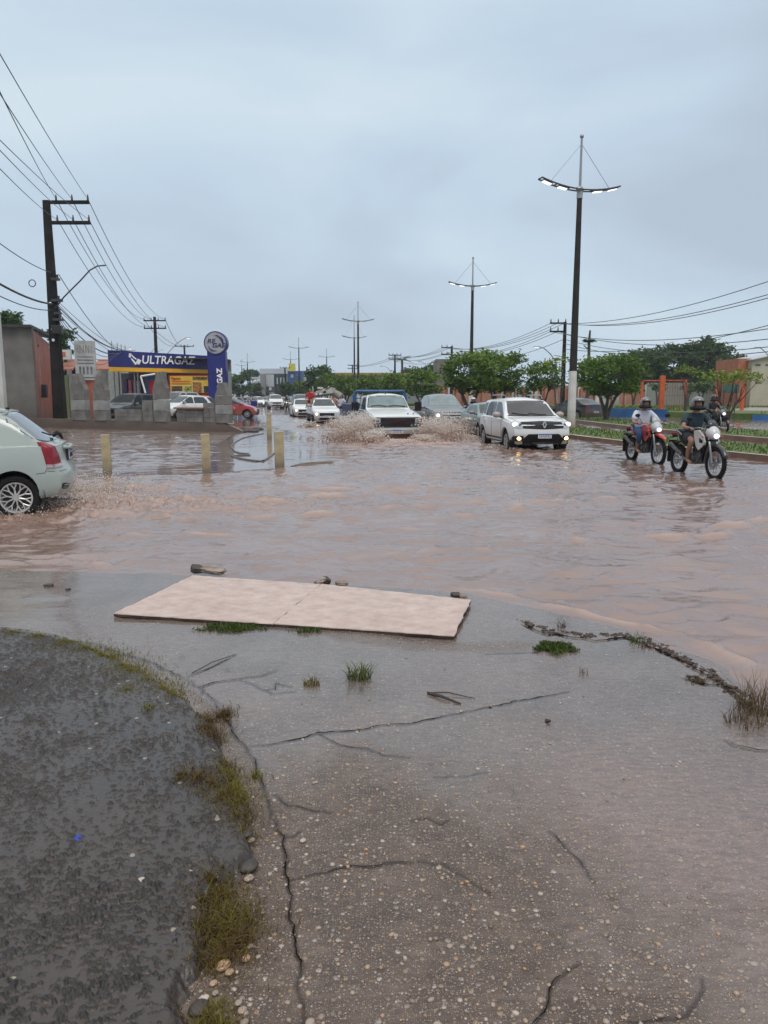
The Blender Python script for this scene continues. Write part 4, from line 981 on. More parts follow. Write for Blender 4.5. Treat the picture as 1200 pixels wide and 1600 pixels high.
roof_tile = pm('clay_roof_tiles', (0.30, 0.12, 0.08), 0.7, scale=8, var=.5, bump=.6, bscale=12)
roof_dark = pm('dark_roof_sheet', (0.035, 0.032, 0.032), 0.6, scale=3, var=.3)
def bx(name, x0, x1, y0, y1, z0, z1, mat, parent=None, m=0, bev=0):
    mb = MB(); mb.box((x0 + x1) / 2, (y0 + y1) / 2, (z0 + z1) / 2, abs(x1 - x0), abs(y1 - y0), z1 - z0); return mb.build(name, mat, parent, smooth=bool(bev), bevel=bev)
# --- house with grey gable wall and orange side
yh = 42.0
hx0 = xz(-60, 618, yh)[0]; hx1 = xz(56, 618, yh)[0]; sx1 = xz(82, 618, 50)[0]
zt1 = Z_(512, yh)
h = empty('house', (hx0, yh, 0), 0, 'old house with rough grey end wall, orange side wall and dark roof', 'house')
o = [(0, 0), (hx1 - hx0, 0), (sx1 - hx0, 8.0), (0, 8.0)]
mb = MB(); mb.prism([(0, 0), (hx1 - hx0, 0), (hx1 - hx0, .25), (0, .25)], 0, zt1); mb.build('wall', plaster_grey, h, smooth=False)
mb = MB(); L_ = [(hx1 - hx0 + .01, .01), (sx1 - hx0, 8.0), (sx1 - hx0 - .25, 8.0), (hx1 - hx0 - .24, .25)]; 
vs = [(a, b_, 0) for a, b_ in L_] + [(L_[0][0], L_[0][1], zt1 - .05), (L_[1][0], L_[1][1], Z_(537, 50)), (L_[2][0], L_[2][1], Z_(537, 50)), (L_[3][0], L_[3][1], zt1 - .05)]
mb.add(vs, [(3, 2, 1, 0), (4, 5, 6, 7), (0, 1, 5, 4), (1, 2, 6, 5), (2, 3, 7, 6), (3, 0, 4, 7)]); mb.build('side_wall', terracotta, h, smooth=False)
mb = MB(); vs = [(-1, -.35, zt1 + .02), (hx1 - hx0 + .15, -.35, zt1 + .0), (sx1 - hx0 + .45, 8.2, Z_(530, 50)), (-1, 8.2, zt1 + .4)]
vs += [(a, b_, c_ + .14) for a, b_, c_ in vs]; mb.add(vs, [(3, 2, 1, 0), (4, 5, 6, 7), (0, 1, 5, 4), (1, 2, 6, 5), (2, 3, 7, 6), (3, 0, 4, 7)]); mb.build('roof', roof_dark, h, smooth=False)
mb = MB(); px_ = (xz(65, 618, 44.5)[0] - hx0); mb.tube([(px_ + .1, 2.2, 0), (px_ + .1, 2.2, Z_(517, 44.2))], .06, 8); mb.build('drain_pipe', steel, h)
mb = MB(); mb.box(px_ + .28, 2.3, Z_(611, 44), .3, .25, .75); mb.build('meter_box', darksteel, h, bevel=.02)
for k, py in enumerate((540, 619)):
    mb = MB(); mb.box(px_ + .12, 2.15, Z_(py, 44), .12, .1, .12); mb.build('clamp', darksteel, h)
yw = 36.0; xw1 = xz(3, 618, yw)[0]
mb = MB(); H1 = Z_(490, yw); mb.box(-2.0, 0, H1 / 2, 4.0, .3, H1); o = mb.build('boundary_wall', white_wall, smooth=False); o.location = (xw1 + .15, yw, 0); tag(o, 'pale grey wall end at the very left edge above the green hatchback', 'wall')
# --- low house behind the pole: tiled roof, dark porch
b2 = empty('house', (-22, 62, 0), 0, 'low white house with clay roof tiles behind the white sign, left of the gas shop', 'house')
def W(px, y): return xz(px, 618, y)[0] + 22
y_ = 60
bx('wall', W(60, y_), W(185, y_), 2.0, 2.3, 0, Z_(575, y_), white_wall, b2)
bx('parapet', W(92, y_), W(118, y_), -2.5, -2.2, Z_(562, y_), Z_(547, y_), white_wall, b2)
mb = MB(); mb.box(W(107, y_), -2.52, Z_(554, y_), .35, .05, .35); mb.build('vent', terracotta, b2)
mb = MB(); zr0, zr1 = Z_(578, 58), Z_(562, 62)
for (a, b_) in ((84, 118), (146, 178)):
    vs = [(W(a, 59), -3.2, zr0), (W(b_, 59), -3.2, zr0), (W(b_, 62), 1.6, zr1), (W(a, 62), 1.6, zr1)]; vs += [(p, q, r + .12) for p, q, r in vs]
    mb.add(vs, [(3, 2, 1, 0), (4, 5, 6, 7), (0, 1, 5, 4), (1, 2, 6, 5), (2, 3, 7, 6), (3, 0, 4, 7)])
mb.build('roof', roof_tile, b2, smooth=False)
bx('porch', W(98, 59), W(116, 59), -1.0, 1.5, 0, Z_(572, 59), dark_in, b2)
bx('door', W(76, 57), W(92, 57), -3.2, -3.0, 0, Z_(585, 57), pm('olive_door', (.10, .11, .04), .6), b2)
bx('side_wall', W(158, 57), W(174, 57), -3.3, -3.0, 0, Z_(578, 57), pm('greenish_wall', (.30, .32, .29), .6), b2)
# --- totem with white sign on an orange column
yt = 43.0
tx = xz(137, 618, yt)[0]
s_ = empty('sign_column', (tx, yt, 0), 0, 'worn white advertising box on a tapering orange column beside the block pillars', 'sign')
px2m = yt / F
mb = MB(); mb.prism([(-8 * px2m, 0), (2 * px2m, 0), (11 * px2m, Z_(594, yt)), (-6.5 * px2m, Z_(594, yt))][::-1] if False else [(-2 * px2m, -.1), (9 * px2m, -.1), (12 * px2m, Z_(594, yt)), (-9 * px2m, Z_(594, yt))], -.2, .2, 'Y'); mb.build('column', terracotta, s_, smooth=False)
mb = MB(); vs = []; Rz = Matrix.Rotation(0.30, 3, 'Z'); hh = (Z_(533, yt) - Z_(594, yt)); mb.box(0, 0, Z_(594, yt) + hh / 2, 29 * px2m, .75, hh, R=Rz); mb.build('sign_box', pm('faded_sign_face', (.42, .42, .40), .5, scale=3, var=.2), s_, smooth=False)
sg = pm('faded_sign_print', (.16, .16, .17), .6, var=.3)
mb = MB()
for k, (x0_, x1_) in enumerate(((-.36, -.36), (-.24, -.24), (-.22, -.06), (-.05, -.05), (.06, .06), (.09, .22), (.23, .23), (.35, .35))):
    c = Rz @ Vector((x0_, -.38, 0)); c2 = Rz @ Vector((x1_, -.38, 0)); mb.tube([(c.x, c.y, Z_(540, yt)), (c2.x, c2.y, Z_(552, yt))], .025, 4)
mb.build('faded_lettering', pm('faded_lettering', (.30, .29, .26), .6), s_)
mb = MB()
for k, (py, w_, hz_) in enumerate(((558, .8, .035), (563, .85, .05), (568, .85, .05), (590, .85, .06))):
    c = Rz @ Vector((0.02, -.38, 0)); mb.box(c.x, c.y, Z_(py, yt), w_, .02, hz_, R=Rz)
for k, dx in enumerate((-.28, -.1, .1, .3)):
    c = Rz @ Vector((dx, -.38, 0)); mb.ball((c.x, c.y, Z_(575, yt)), (.07, .02, .09)); mb.box(c.x, c.y, Z_(581, yt), .1, .02, .28, R=Rz)
mb.build('print', sg, s_)
# --- demolished block wall in front of the shop
A0 = Vector(gp(60, 667)); A1 = Vector(gp(352, 674.5)); dW = (A1 - A0); LW_ = dW.length; ang = math.atan2(dW.y, dW.x)
def wallpt(px):  # intersection of the pixel column with the wall line
    u = (px - 600) / F / (CP + (800 - 640) / F * SP) ; 
    # X = u*Y*; solve A0 + s d with X = u Y
    s = (u * A0.y - A0.x) / (dW.x - u * dW.y); return A0 + dW * s
lw = empty('low_wall', (A0.x, A0.y, 0), ang, 'long low mud stained concrete wall between the flooded paving and the gas shop', 'wall')
mb = MB(); N_ = 24
prof = [(-3.0, .46)] + [(LW_ * i / N_, .46 - .08 * i / N_ + random.uniform(-.015, .015)) for i in range(N_ + 1)] + [(LW_ + .7, .16), (LW_ + 1.0, .04)]
mb.prism([(-3.0, -.2)] + prof + [(LW_ + 1.0, -.2)], -.12, .12, 'Y'); mb.build('wall_base', pm('mud_stained_concrete', (.125, .095, .075), .5, scale=1.0, var=.4, bump=.5, bscale=8, dirt=(.10, .065, .045), dz=(0.05, .4)), lw, smooth=False)
mb = MB(); mb.box(LW_ * .48, 0, .455, LW_ * 1.04 , .34, .06); mb.build('coping', plaster_grey, lw, smooth=False) if False else None
def block_pillar(pl, pr, pyt, pyb, shL, shR, label, toph=3):
    pa, pb = wallpt(pl), wallpt(pr); c = (pa + pb) / 2; y = c.y; w0 = (pr - pl) / F * y; z0 = .38; z1 = Z_(pyt, y); H = z1 - z0
    t = empty('block_pillar', (c.x, c.y, z0), ang, label, 'pillar', 'broken concrete block pillars in front of the gas shop')
    rd = random.Random(pl)
    n_ = 4; zs = [0, .22, .44, .66]; 
    neckz = .66 * H
    for k in range(3):
        mb = MB(); a = neckz * k / 3 + .008; b_ = neckz * (k + 1) / 3 - .008
        mb.box(rd.uniform(-.01, .01), 0, (a + b_) / 2, w0 * (1 if k else 1.03), .34, b_ - a); mb.build('block', (block_lt if k == 1 else block_m), t, bevel=.008)
    # tapering broken top
    mb = MB(); hw_ = w0 / 2; jag = []
    m_ = toph * 2 + 1
    for i in range(m_):
        u_ = -1 + 2 * i / (m_ - 1); jag.append((shR * hw_ * 0 + u_ * hw_ * .42 + (shR - shL) * hw_ * .28, H * (1.0 - rd.uniform(0, .035) - (.05 if i % 2 else 0))))
    out = [(-hw_ * 1.0, neckz), (hw_ * 1.0, neckz), (hw_ * (.55 + .2 * shR), neckz + .18 * H)] + jag[::-1] + [(-hw_ * (.55 + .2 * shL), neckz + .18 * H)]
    mb.prism(out, -.16, .16, 'Y'); mb.build('broken_top', block_m, t, smooth=False)
    return t
block_pillar(111, 141, 583, 655, .6, 0, 'leftmost broken block pillar, beside the tall black utility pole')
block_pillar(147, 172, 584, 655, 0, .4, 'broken block pillar just right of the orange sign column')
block_pillar(241, 265, 580, 660, 0, .6, 'broken block pillar in front of the yellow shop banner, third from the left')
block_pillar(338, 362, 596, 668, .3, 0, 'rightmost broken block pillar in front of the blue totem')
def blockrow(px0, px1, pyt, label, mat=block_m, th=.2, back=0.02):
    pa, pb = wallpt(px0), wallpt(px1); c = (pa + pb) / 2; z1 = Z_(pyt, c.y); w0 = (pb - pa).length
    mb = MB(); nrow = max(1, round((z1 - .38) / .22)); hh = (z1 - .38) / nrow; nb = max(2, round(w0 / .45))
    for r in range(nrow):
        for k in range(nb):
            mb.box(-w0 / 2 + (k + .5) * w0 / nb, (r % 2) * .006, hh * (r + .5), w0 / nb - .012, th, hh - .012)
    o = mb.build('block_wall', mat, smooth=False); o.location = (c.x, c.y, .40); o.rotation_euler = (0, 0, ang); return tag(o, label, 'wall', 'remains of the block wall')
blockrow(181, 223, 640, 'low remains of block wall in front of the dark parked car')
blockrow(224.5, 240.5, 626, 'stepped taller piece of block wall touching the third pillar')
blockrow(278, 318.5, 637, 'low broken block wall in front of the red and white parked cars')
blockrow(319.5, 337.5, 630, 'short taller block wall piece touching the rightmost pillar')
bm_ = MB(); c = wallpt(298); bm_.box(0, 0, 0, 1.7, .3, .07); o = bm_.build('plank', pm('orange_plank', (.22, .10, .05), .6), bevel=.005); o.location = (c.x, c.y - .1, 1.03); o.rotation_euler = (0, 0, ang)
tag(o, 'thin reddish board lying on top of the low broken block wall', 'board')
# --- gas shop
ys_ = 56.0
shop = empty('gas_shop', (0, ys_, 0), 0, 'low gas shop with a dark blue fascia, yellow stripe and white lettering', 'shop')
SX = lambda px, y=ys_: xz(px, 618, y)[0]
bluef = pm('fascia_blue', (0.012, 0.016, 0.15), 0.35, scale=1, var=.08); yel = pm('fascia_yellow', (0.75, 0.38, 0.01), 0.4, var=.05); redp = pm('poster_red', (.38, .015, .02), .4)
tilt = math.atan2((Z_(559, 56) - Z_(548, 56)) * -0, 1)
yR = 58.5; yL = 55.0   # fascia recedes slightly to the right
def fas(px0, px1, pyt0, pyb0, pyt1, pyb1, dy, th, mat, name, ya=yL, yb=yR):
    x0, x1 = SX(px0, ya), SX(px1, yb); vs = []
    for (x, y, pt, pb) in ((x0, ya, pyt0, pyb0), (x1, yb, pyt1, pyb1)):
        vs += [(x, y + dy - ys_, Z_(pb, y)), (x, y + dy + th - ys_, Z_(pb, y)), (x, y + dy + th - ys_, Z_(pt, y)), (x, y + dy - ys_, Z_(pt, y))]
    mb = MB(); mb.add(vs, [(0, 1, 2, 3), (7, 6, 5, 4), (0, 4, 5, 1), (1, 5, 6, 2), (2, 6, 7, 3), (3, 7, 4, 0)]); return mb.build(name, mat, shop, smooth=False)
fas(172, 331, 547, 573, 556, 577.5, 0, .9, bluef, 'fascia')
fas(173.5, 330, 573.3, 580, 577.8, 583.5, -.06, .9, yel, 'yellow_stripe')
aR = math.atan2(yR - yL, SX(331, yR) - SX(172, yL))
cx_ = SX(266, 57); zc_ = Z_(563.5, 57)
text_obj('lettering', 'ULTRAGAZ', 0.82, pm('sign_white', (.8, .8, .8), .4, var=.02), shop, (cx_, 57.0 - ys_ - .14, zc_), (PI / 2, 0, aR), .02, .014, .16, .90)
# striding figure pushing a gas bottle, cut from white sheet
mk = MB(); ox = SX(208, 56); oz = Z_(571, 56); q = .047; fy = -.20
def seg(pts, r): mk.tube([(ox + a * q * .985, fy + a * q * .12, oz + b_ * q) for a, b_ in pts], r, 6)
seg([(-9, 1), (-4, 7), (-1, 12)], .07); seg([(-1, 12), (4, 7), (8, 1)], .07); seg([(-1, 12), (0, 18)], .14); seg([(0, 18), (5, 12), (9, 9)], .05)
mk.ball((ox + .02, fy, oz + 23 * q), .13); mk.box(ox + 12 * q, fy + .05, oz + 5.5 * q, .28, .06, .36, R=Matrix.Rotation(.5, 3, 'Y')); mk.build('logo_figure', pm('sign_white', (.8, .8, .8)), shop)
bx('back_wall', SX(174), SX(345), 4.0, 4.2, 0, Z_(560, ys_), pm('shop_wall', (.20, .19, .19), .7), shop)
bx('flat_roof', SX(174), SX(345), .9, 4.2, Z_(560, ys_), Z_(558, ys_), roof_dark, shop)
bx('shop_front', SX(176), SX(212), 2.0, 2.1, .25, Z_(582, ys_), pm('glass_front', (.05, .06, .07), .1), shop)
for px in (179, 211, 216):
    bx('post', SX(px), SX(px + 1.6), -.05, .05, 0, Z_(581, ys_), steel, shop)
for k, (px, c) in enumerate(((183, (.05, .02, .08)), (190, (.35, .10, .12)), (197, (.12, .12, .14)), (203, (.30, .3, .32)))):
    bx('display_rack', SX(px), SX(px + 5), 1.6, 1.9, .3, Z_(592 + k, ys_), pm('rack_%d' % k, c, .5, var=.3, scale=6), shop)
bx('door', SX(222), SX(233), 1.2, 1.3, .2, Z_(584, ys_), pm('blue_door', (.03, .12, .30), .3), shop)
mb = MB(); mb.tube([(SX(222), -.1, Z_(588, ys_)), (SX(228.5), -.15, Z_(614, ys_))], .07, 5); mb.tube([(SX(222), -.1, Z_(588, ys_)), (SX(245), -.15, Z_(584.5, ys_))], .07, 5); mb.build('bent_frame', pm('sign_white', (.8, .8, .8)), shop)
bx('red_panel', SX(228), SX(242), .9, 1.0, Z_(618, ys_), Z_(594, ys_), redp, shop)
bx('banner_board', SX(262), SX(331), .45, .5, Z_(620, ys_), Z_(586, ys_), redp, shop)
bn = bx('banner', SX(264.5), SX(328.5), .38, .44, Z_(614, ys_), Z_(587.5, ys_), pm('banner_yellow', (.62, .42, .045), .5, var=.1, scale=3), shop)
for (px, w_, zt2, hh, col) in ((275, 17, 603, 10.5, (.10, .06, .03)), (292.5, 12, 603, 10.5, (.28, .30, .08)), (307, 14, 597, 16.5, (.30, .13, .03)), (322.5, 11, 603, 10.5, (.03, .04, .03))):
    bx('banner_picture_mount', SX(px - w_ / 2 - .8), SX(px + w_ / 2 + .8), .355, .378, Z_(zt2 + hh + .6, ys_), Z_(zt2 - .6, ys_), pm('banner_cream', (.7, .6, .3), .5), shop)
    bx('banner_picture', SX(px - w_ / 2), SX(px + w_ / 2), .33, .353, Z_(zt2 + hh, ys_), Z_(zt2, ys_), pm('pic%d' % px, col, .4, var=.9, scale=7), shop)
text_obj('banner_lettering', 'EXPERIMENTE', .30, pm('ink_black', (.02, .02, .02), .5), shop, (SX(314, ys_), .34, Z_(591, ys_)), (PI / 2, 0, 0), .004, .01, 0, .68)
text_obj('banner_lettering', 'Pagamos', .26, redp, shop, (SX(274, ys_), .34, Z_(591, ys_)), (PI / 2, 0, 0), .004, .006, 0, .75)
for k, py in enumerate((595.5, 599.2)):
    bx('banner_line', SX(267), SX(296), .36, .375, Z_(py + 1, ys_), Z_(py - .6, ys_), pm('banner_orange', (.55, .12, .02), .5), shop)
# barbed aerials on the roof
mb = MB()
for px in (171, 180, 186, 192, 200): mb.tube([(SX(px), 1, Z_(556, ys_)), (SX(px), 1, Z_(531 + (px - 171) * .35, ys_))], .03, 4)
for k in range(3): mb.tube([(SX(171), 1, Z_(535 + 5 * k, ys_)), (SX(202), 1, Z_(545 + 3.5 * k, ys_))], .012, 4)
mb.build('roof_fence', steel, shop)
# totem
yT = 53.0
tot = empty('gas_totem', (SX(341, yT), yT, 0), 0, 'tall blue totem with a round grey gas sign on top, right end of the shop', 'sign')
k_ = yT / F
bx('column', -13.5 * k_, 14.5 * k_, -.3, .3, .1, Z_(549, yT), bluef, tot)
bx('joint_line', -13.4 * k_, 14.4 * k_, -.32, -.3, Z_(583, yT), Z_(582, yT), dark_in, tot)
mb = MB(); mb.lathe([(.001, -.36), (17.6 * k_, -.36), (17.6 * k_, .3), (.001, .3)], 40, (0, 0, Z_(536.5, yT)), 'Y'); mb.build('round_rim', bluef, tot)
mb = MB(); mb.lathe([(.001, -.39), (15.8 * k_, -.39), (15.8 * k_, -.3), (.001, -.3)], 40, (0, 0, Z_(536.5, yT)), 'Y'); mb.build('round_face', pm('sign_grey', (.33, .33, .34), .4), tot)
navy = pm('navy_ink', (.02, .025, .12), .4)
text_obj('lettering', 'RE', .42, navy, tot, (-6.5 * k_, -.41, Z_(534, yT)), (PI / 2, 0, 0), .006, .004, .2, 1.15)
text_obj('lettering', 'GAS', .40, navy, tot, (4.5 * k_, -.41, Z_(540.5, yT)), (PI / 2, 0, 0), .006, .01, .2, 1.15)
mb = MB(); R0 = 11.5 * k_
for (a0, a1, wmax) in ((-.5, 1.7, .16), (3.5, 4.9, .14)):
    pts = [(R0 * math.cos(a), -.41, Z_(536.5, yT) + R0 * math.sin(a)) for a in np.linspace(a0, a1, 18)]
    mb.tube(pts, [max(.01, wmax * .5 * math.sin(PI * i / 17)) for i in range(18)], 6)
mb.build('swoosh', navy, tot)
text_obj('side_lettering', 'ULTRAGAZ', .50, pm('sign_white', (.8, .8, .8)), tot, (5 * k_, -.34, Z_(606, yT)), (PI / 2, -PI / 2, 0), .006, .02, 0, 1.0)
bx('grey_pylon', 16.5 * k_, 19 * k_, -.1, .4, 0, Z_(580, yT), pm('pylon_grey', (.22, .25, .24), .4), tot)
# promotion board
yB = 78.0
pb_ = empty('promotion_board', (SX(386, yB), yB, .12), 0, 'small white and blue promotion board beside the nose of the red car', 'sign')
k_ = yB / F
bx('board', -16 * k_, 16 * k_, -.03, .03, .35, Z_(620.5, yB) - .12, pm('board_white', (.5, .5, .52), .5), pb_)
bx('blue_half', -15 * k_, 15.5 * k_, -.06, -.03, .38, Z_(626.5, yB) - .12, bluef, pb_)
text_obj('lettering', 'PROMOÇÃO', .40, pm('ink_black', (.02, .02, .02)), pb_, (0, -.05, Z_(623.6, yB) - .12), (PI / 2, 0, 0), .005, .012, 0, .85)
text_obj('lettering', 'GÁS', .42, pm('board_white', (.5, .5, .52)), pb_, (-2 * k_, -.07, Z_(629.7, yB) - .12), (PI / 2, 0, 0), .005, .012, 0, 1.3)
for s in (-1, 1): bx('leg', s * 13 * k_ - .04, s * 13 * k_ + .04, -.02, .02, -.15, .35, steel, pb_)

# --- far commercial buildings
def pbox(name, px0, px1, pyt, y, d, mat, parent, base=0.0, pyb=None):
    x0, x1 = SX(px0, y), SX(px1, y); lx, ly = parent.location.x, parent.location.y
    return bx(name, x0 - lx, x1 - lx, y - ly, y - ly + d, base if pyb is None else Z_(pyb, y), Z_(pyt, y), mat, parent)
gy = pm('panel_grey', (.20, .205, .215), .5); gyl = pm('panel_light', (.42, .44, .46), .5); gyd = pm('panel_dark', (.06, .062, .07), .4); gl = pm('window_dark', (.035, .045, .055), .15)
cb = empty('commercial_building', (SX(425, 175), 175, 0), 0, 'grey commercial building with slanted frame at the far end of the road', 'building')
pbox('wall', 408, 448, 580, 178, 20, gy, cb); pbox('roof_band', 407, 452, 576, 176, 6, gyl, cb, pyb=584); pbox('front_panel', 416, 428.5, 585, 175, .6, gyl, cb, pyb=604)
pbox('glazing', 429, 446, 585, 175.4, .6, gl, cb, pyb=612); pbox('dark_band', 416, 430, 604, 174.8, .5, gyd, cb, pyb=612); pbox('logo_panel', 420.5, 424.5, 605, 174.4, .2, gyl, cb, pyb=610); pbox('entrance', 416.5, 429, 612, 175, .4, gyl, cb)
mb = MB(); lx = cb.location.x; a = [(SX(407, 174) - lx, Z_(584, 174)), (SX(415, 174) - lx, Z_(584, 174)), (SX(415.5, 174) - lx, 0), (SX(411, 174) - lx, 0)]; mb.prism(a, -1.4, 1.2, 'Y'); mb.build('slanted_frame', gy, cb, smooth=False)
for k in range(6): pbox('window', 430 + k * 2.7, 432 + k * 2.7, 590, 175.2, .1, gyl if k % 2 else gl, cb, pyb=600)
cb2 = empty('commercial_building', (SX(463, 165), 165, 0), 0, 'blue fronted shop with a yellow roof sign at the far end of the road', 'building')
pbox('blue_front', 450, 473, 579.5, 165, 8, pm('shop_blue', (.035, .09, .25), .4), cb2); pbox('yellow_sign', 452, 462, 568, 164, .5, pm('sign_yellow', (.5, .45, .05), .4), cb2, pyb=580); pbox('white_mark', 455, 459, 585, 164.6, .2, gyl, cb2, pyb=590); pbox('side_wing', 473, 488, 580, 168, 9, gyl, cb2)
pbox('window', 463, 470, 588, 164.7, .2, gl, cb2, pyb=598)
cb3 = empty('warehouse', (SX(398, 185), 185, 0), 0, 'low warehouse with a pale pitched roof left of the grey commercial building', 'building')
pbox('wall', 389, 409, 597, 186, 20, gy, cb3); mb = MB(); lx = cb3.location.x
mb.prism([(SX(387, 184) - lx, Z_(599, 184)), (SX(411, 184) - lx, Z_(599, 184)), (SX(411, 184) - lx, Z_(594, 184)), (SX(405, 184) - lx, Z_(594, 184))], -1, 18, 'Y'); mb.build('roof', gyl, cb3, smooth=False)
pbox('upper_roof', 388, 410, 589, 205, 6, gyl, cb3, pyb=592)
for k in range(5): pbox('window', 391 + k * 3.6, 393 + k * 3.6, 600, 185.6, .2, gyl, cb3, pyb=606)
# long low yellow roof behind the clipped trees
yb_ = 130
lr = empty('long_shed', (SX(610, yb_), yb_, .43), 0, 'long low shed with a mustard coloured roof edge behind the clipped trees', 'building')
pbox('wall', 522, 700, 590, yb_ + .5, 9, gy, lr, base=-.43); pbox('roof_edge', 518, 690, 586.5, yb_, 10, pm('mustard_paint', (.28, .19, .03), .5, var=.3), lr, pyb=590.5)
# pale wall / gable behind the dense tree
gb_ = empty('house', (SX(690, 105), 105, .43), 0, 'grey block house corner seen left of the dense tree by the second lamp post', 'house')
pbox('wall', 681, 706, 566, 105, 6, plaster_grey, gb_, base=0)
bwy = 100
wl_ = empty('boundary_wall', (SX(900, bwy), bwy, .43), 0, 'long terracotta boundary wall across the field behind the black sedan', 'wall')
for k, (a, b_) in enumerate(((680, 720), (720.3, 760), (760.3, 800), (800.3, 840), (840.3, 880), (880.3, 910), (910.3, 940), (952, 968), (968.3, 990), (990.3, 1010))):
    pbox('wall_panel', a, b_, 607.5, bwy, .3, terra2 if k % 4 != 3 else white_wall, wl_, base=-.1)
for k, a in enumerate((700, 741, 783, 826, 868, 903, 940, 975, 1008)): pbox('pier', a, a + 3, 606, bwy - .2, .3, white_wall, wl_, base=-.1)
pbox('gate', 941, 951, 608, bwy, .2, gyl, wl_, base=-.1)
wl2 = empty('boundary_wall', (SX(1100, 95), 95, .43), 0, 'long grey boundary wall behind the riders on the right', 'wall')
pbox('wall_panel', 1011, 1240, 603.5, 95, .3, pm('grey_green_wall', (.22, .235, .21), .7, scale=.3, var=.2), wl2, base=-.1)
hr = empty('house', (SX(1175, 88), 88, .43), 0, 'beige house with a shallow gable and orange brick side at the right edge', 'house')
y_ = 88; mb = MB(); lx = hr.location.x
mb.prism([(SX(1172, y_) - lx, 0), (SX(1240, y_) - lx, 0), (SX(1240, y_) - lx, Z_(556, y_)), (SX(1203, y_) - lx, Z_(561, y_)), (SX(1172, y_) - lx, Z_(568, y_))], 0, 8, 'Y'); mb.build('gable_wall', pm('beige_wall', (.42, .37, .28), .6, scale=.6, var=.15), hr, smooth=False)
pbox('brick_side', 1150, 1172, 566, y_ + 1, 6, pm('orange_brick', (.36, .12, .06), .7, scale=2, var=.2), hr, base=0)
mb = MB(); mb.prism([(SX(1169, y_) - lx, Z_(569, y_)), (SX(1203, y_) - lx, Z_(561.3, y_)), (SX(1243, y_) - lx, Z_(555, y_)), (SX(1243, y_) - lx, Z_(553.5, y_)), (SX(1203, y_) - lx, Z_(559.8, y_)), (SX(1169, y_) - lx, Z_(567.5, y_))], -.4, 8.4, 'Y'); mb.build('roof', gyl, hr, smooth=False)
for px in (1177, 1193): pbox('window', px, px + 8, 575, y_ - .06, .1, gl, hr, pyb=577.3)
# orange gate and fence posts
org = pm('orange_gate_paint', (.50, .09, .02), .45, scale=2, var=.15); rst = pm('rusty_post_paint', (.24, .055, .025), .6, var=.2)
yg = 60.0; zb0 = .43
gate = empty('orange_gate', (SX(1034, yg), yg, zb0), 0, 'orange gate frame with one thick tall post at the entrance of the field', 'gate')
k_ = yg / F
bx('thick_post', -3.6 * k_, 3.6 * k_, -.15, .15, -.4, Z_(587, yg) - zb0, org, gate, bev=.02)
for (a, b_, py) in ((-30, -4, 594.5), (4, 37, 594.2)): bx('top_rail', a * k_, b_ * k_, -.05, .05, Z_(py + 1, yg) - zb0, Z_(py - .8, yg) - zb0, org, gate)
for a, py, w_ in ((36.5, 593, 1.6), (-31, 596, 1.8)): bx('post', (a - w_) * k_, (a + w_) * k_, -.07, .07, -.1, Z_(py, yg) - zb0, org, gate)
for py in (606, 618, 633): bx('mesh_rail', 4 * k_, 36 * k_, -.015, .015, Z_(py + .3, yg) - zb0, Z_(py - .3, yg) - zb0, rst, gate)
for a in range(8, 36, 4): bx('mesh_bar', (a - .25) * k_, (a + .25) * k_, -.012, .012, 0, Z_(594, yg) - zb0, rst, gate)
for px, py0, y_, w_, lab in ((1120.5, 609, 58, 3.2, 'short thick orange post right behind the dark third rider'), (1160.5, 604, 62, 2.4, 'orange post right of the many stemmed young tree')):
    o = bx('orange_post', -w_ * y_ / F, w_ * y_ / F, -.1, .1, -.3, Z_(py0, y_) - zb0, org, None, bev=.02); o.location = (SX(px, y_), y_, zb0); tag(o, lab, 'post', 'orange posts along the field')
mb = MB(); k_ = 49.5 / F; mb.box(0, 0, .45, 5 * k_, .2, 1.0); o = mb.build('kerb_post', pm('blue_white_post', (.35, .5, .62), .5, scale=3, var=.3), bevel=.02); o.location = (SX(1118, 49.5), 49.5, .0); tag(o, 'short pale blue post at the end of the blue kerb behind the third rider', 'post')
for i, px in enumerate((684, 697, 711, 722, 740, 752, 776, 790, 804, 818, 834, 850, 868, 886, 906, 930, 955, 975, 1003)):
    yf = 86 - (px - 684) * .05
    o = bx('fence_post', -1.2 * yf / F, 1.2 * yf / F, -.08, .08, -.1, Z_(606 + (i % 3), yf) - zb0, rst); o.location = (SX(px, yf), yf, zb0)
    tag(o, 'rusty red fence post in the field, %s from the left' % ORD[i], 'post', 'rusty red fence posts across the field')
# green road sign behind the young tree
gs = empty('road_sign', (SX(1140, 44), 44, .18), 0, 'small green sign board half hidden in the many stemmed young tree', 'sign')
bx('panel', -11 * 44 / F, 14 * 44 / F, -.02, .02, Z_(614, 44) - .18, Z_(601, 44) - .18, pm('sign_green', (.03, .09, .07), .4, scale=6, var=.5), gs)
for a in (-9, 9): bx('leg', (a - .6) * 44 / F, (a + .6) * 44 / F, -.02, .02, -.1, Z_(610, 44) - .18, darksteel, gs)
# white painted short posts under the dense tree
for px, py0, py1, y_, lab in ((704, 616, 641, 60, 'short whitewashed post standing left of the motorcyclist under the dense tree'), (935 - 2, 596, 640, 57, 'whitewashed pole base right of the nearest lamp post')):
    o = bx('white_post', -2.6 * y_ / F, 2.6 * y_ / F, -.1, .1, -.1, Z_(py0, y_) - .1, white_paint, None, bev=.02); o.location = (SX(px, y_), y_, .1); tag(o, lab, 'post')
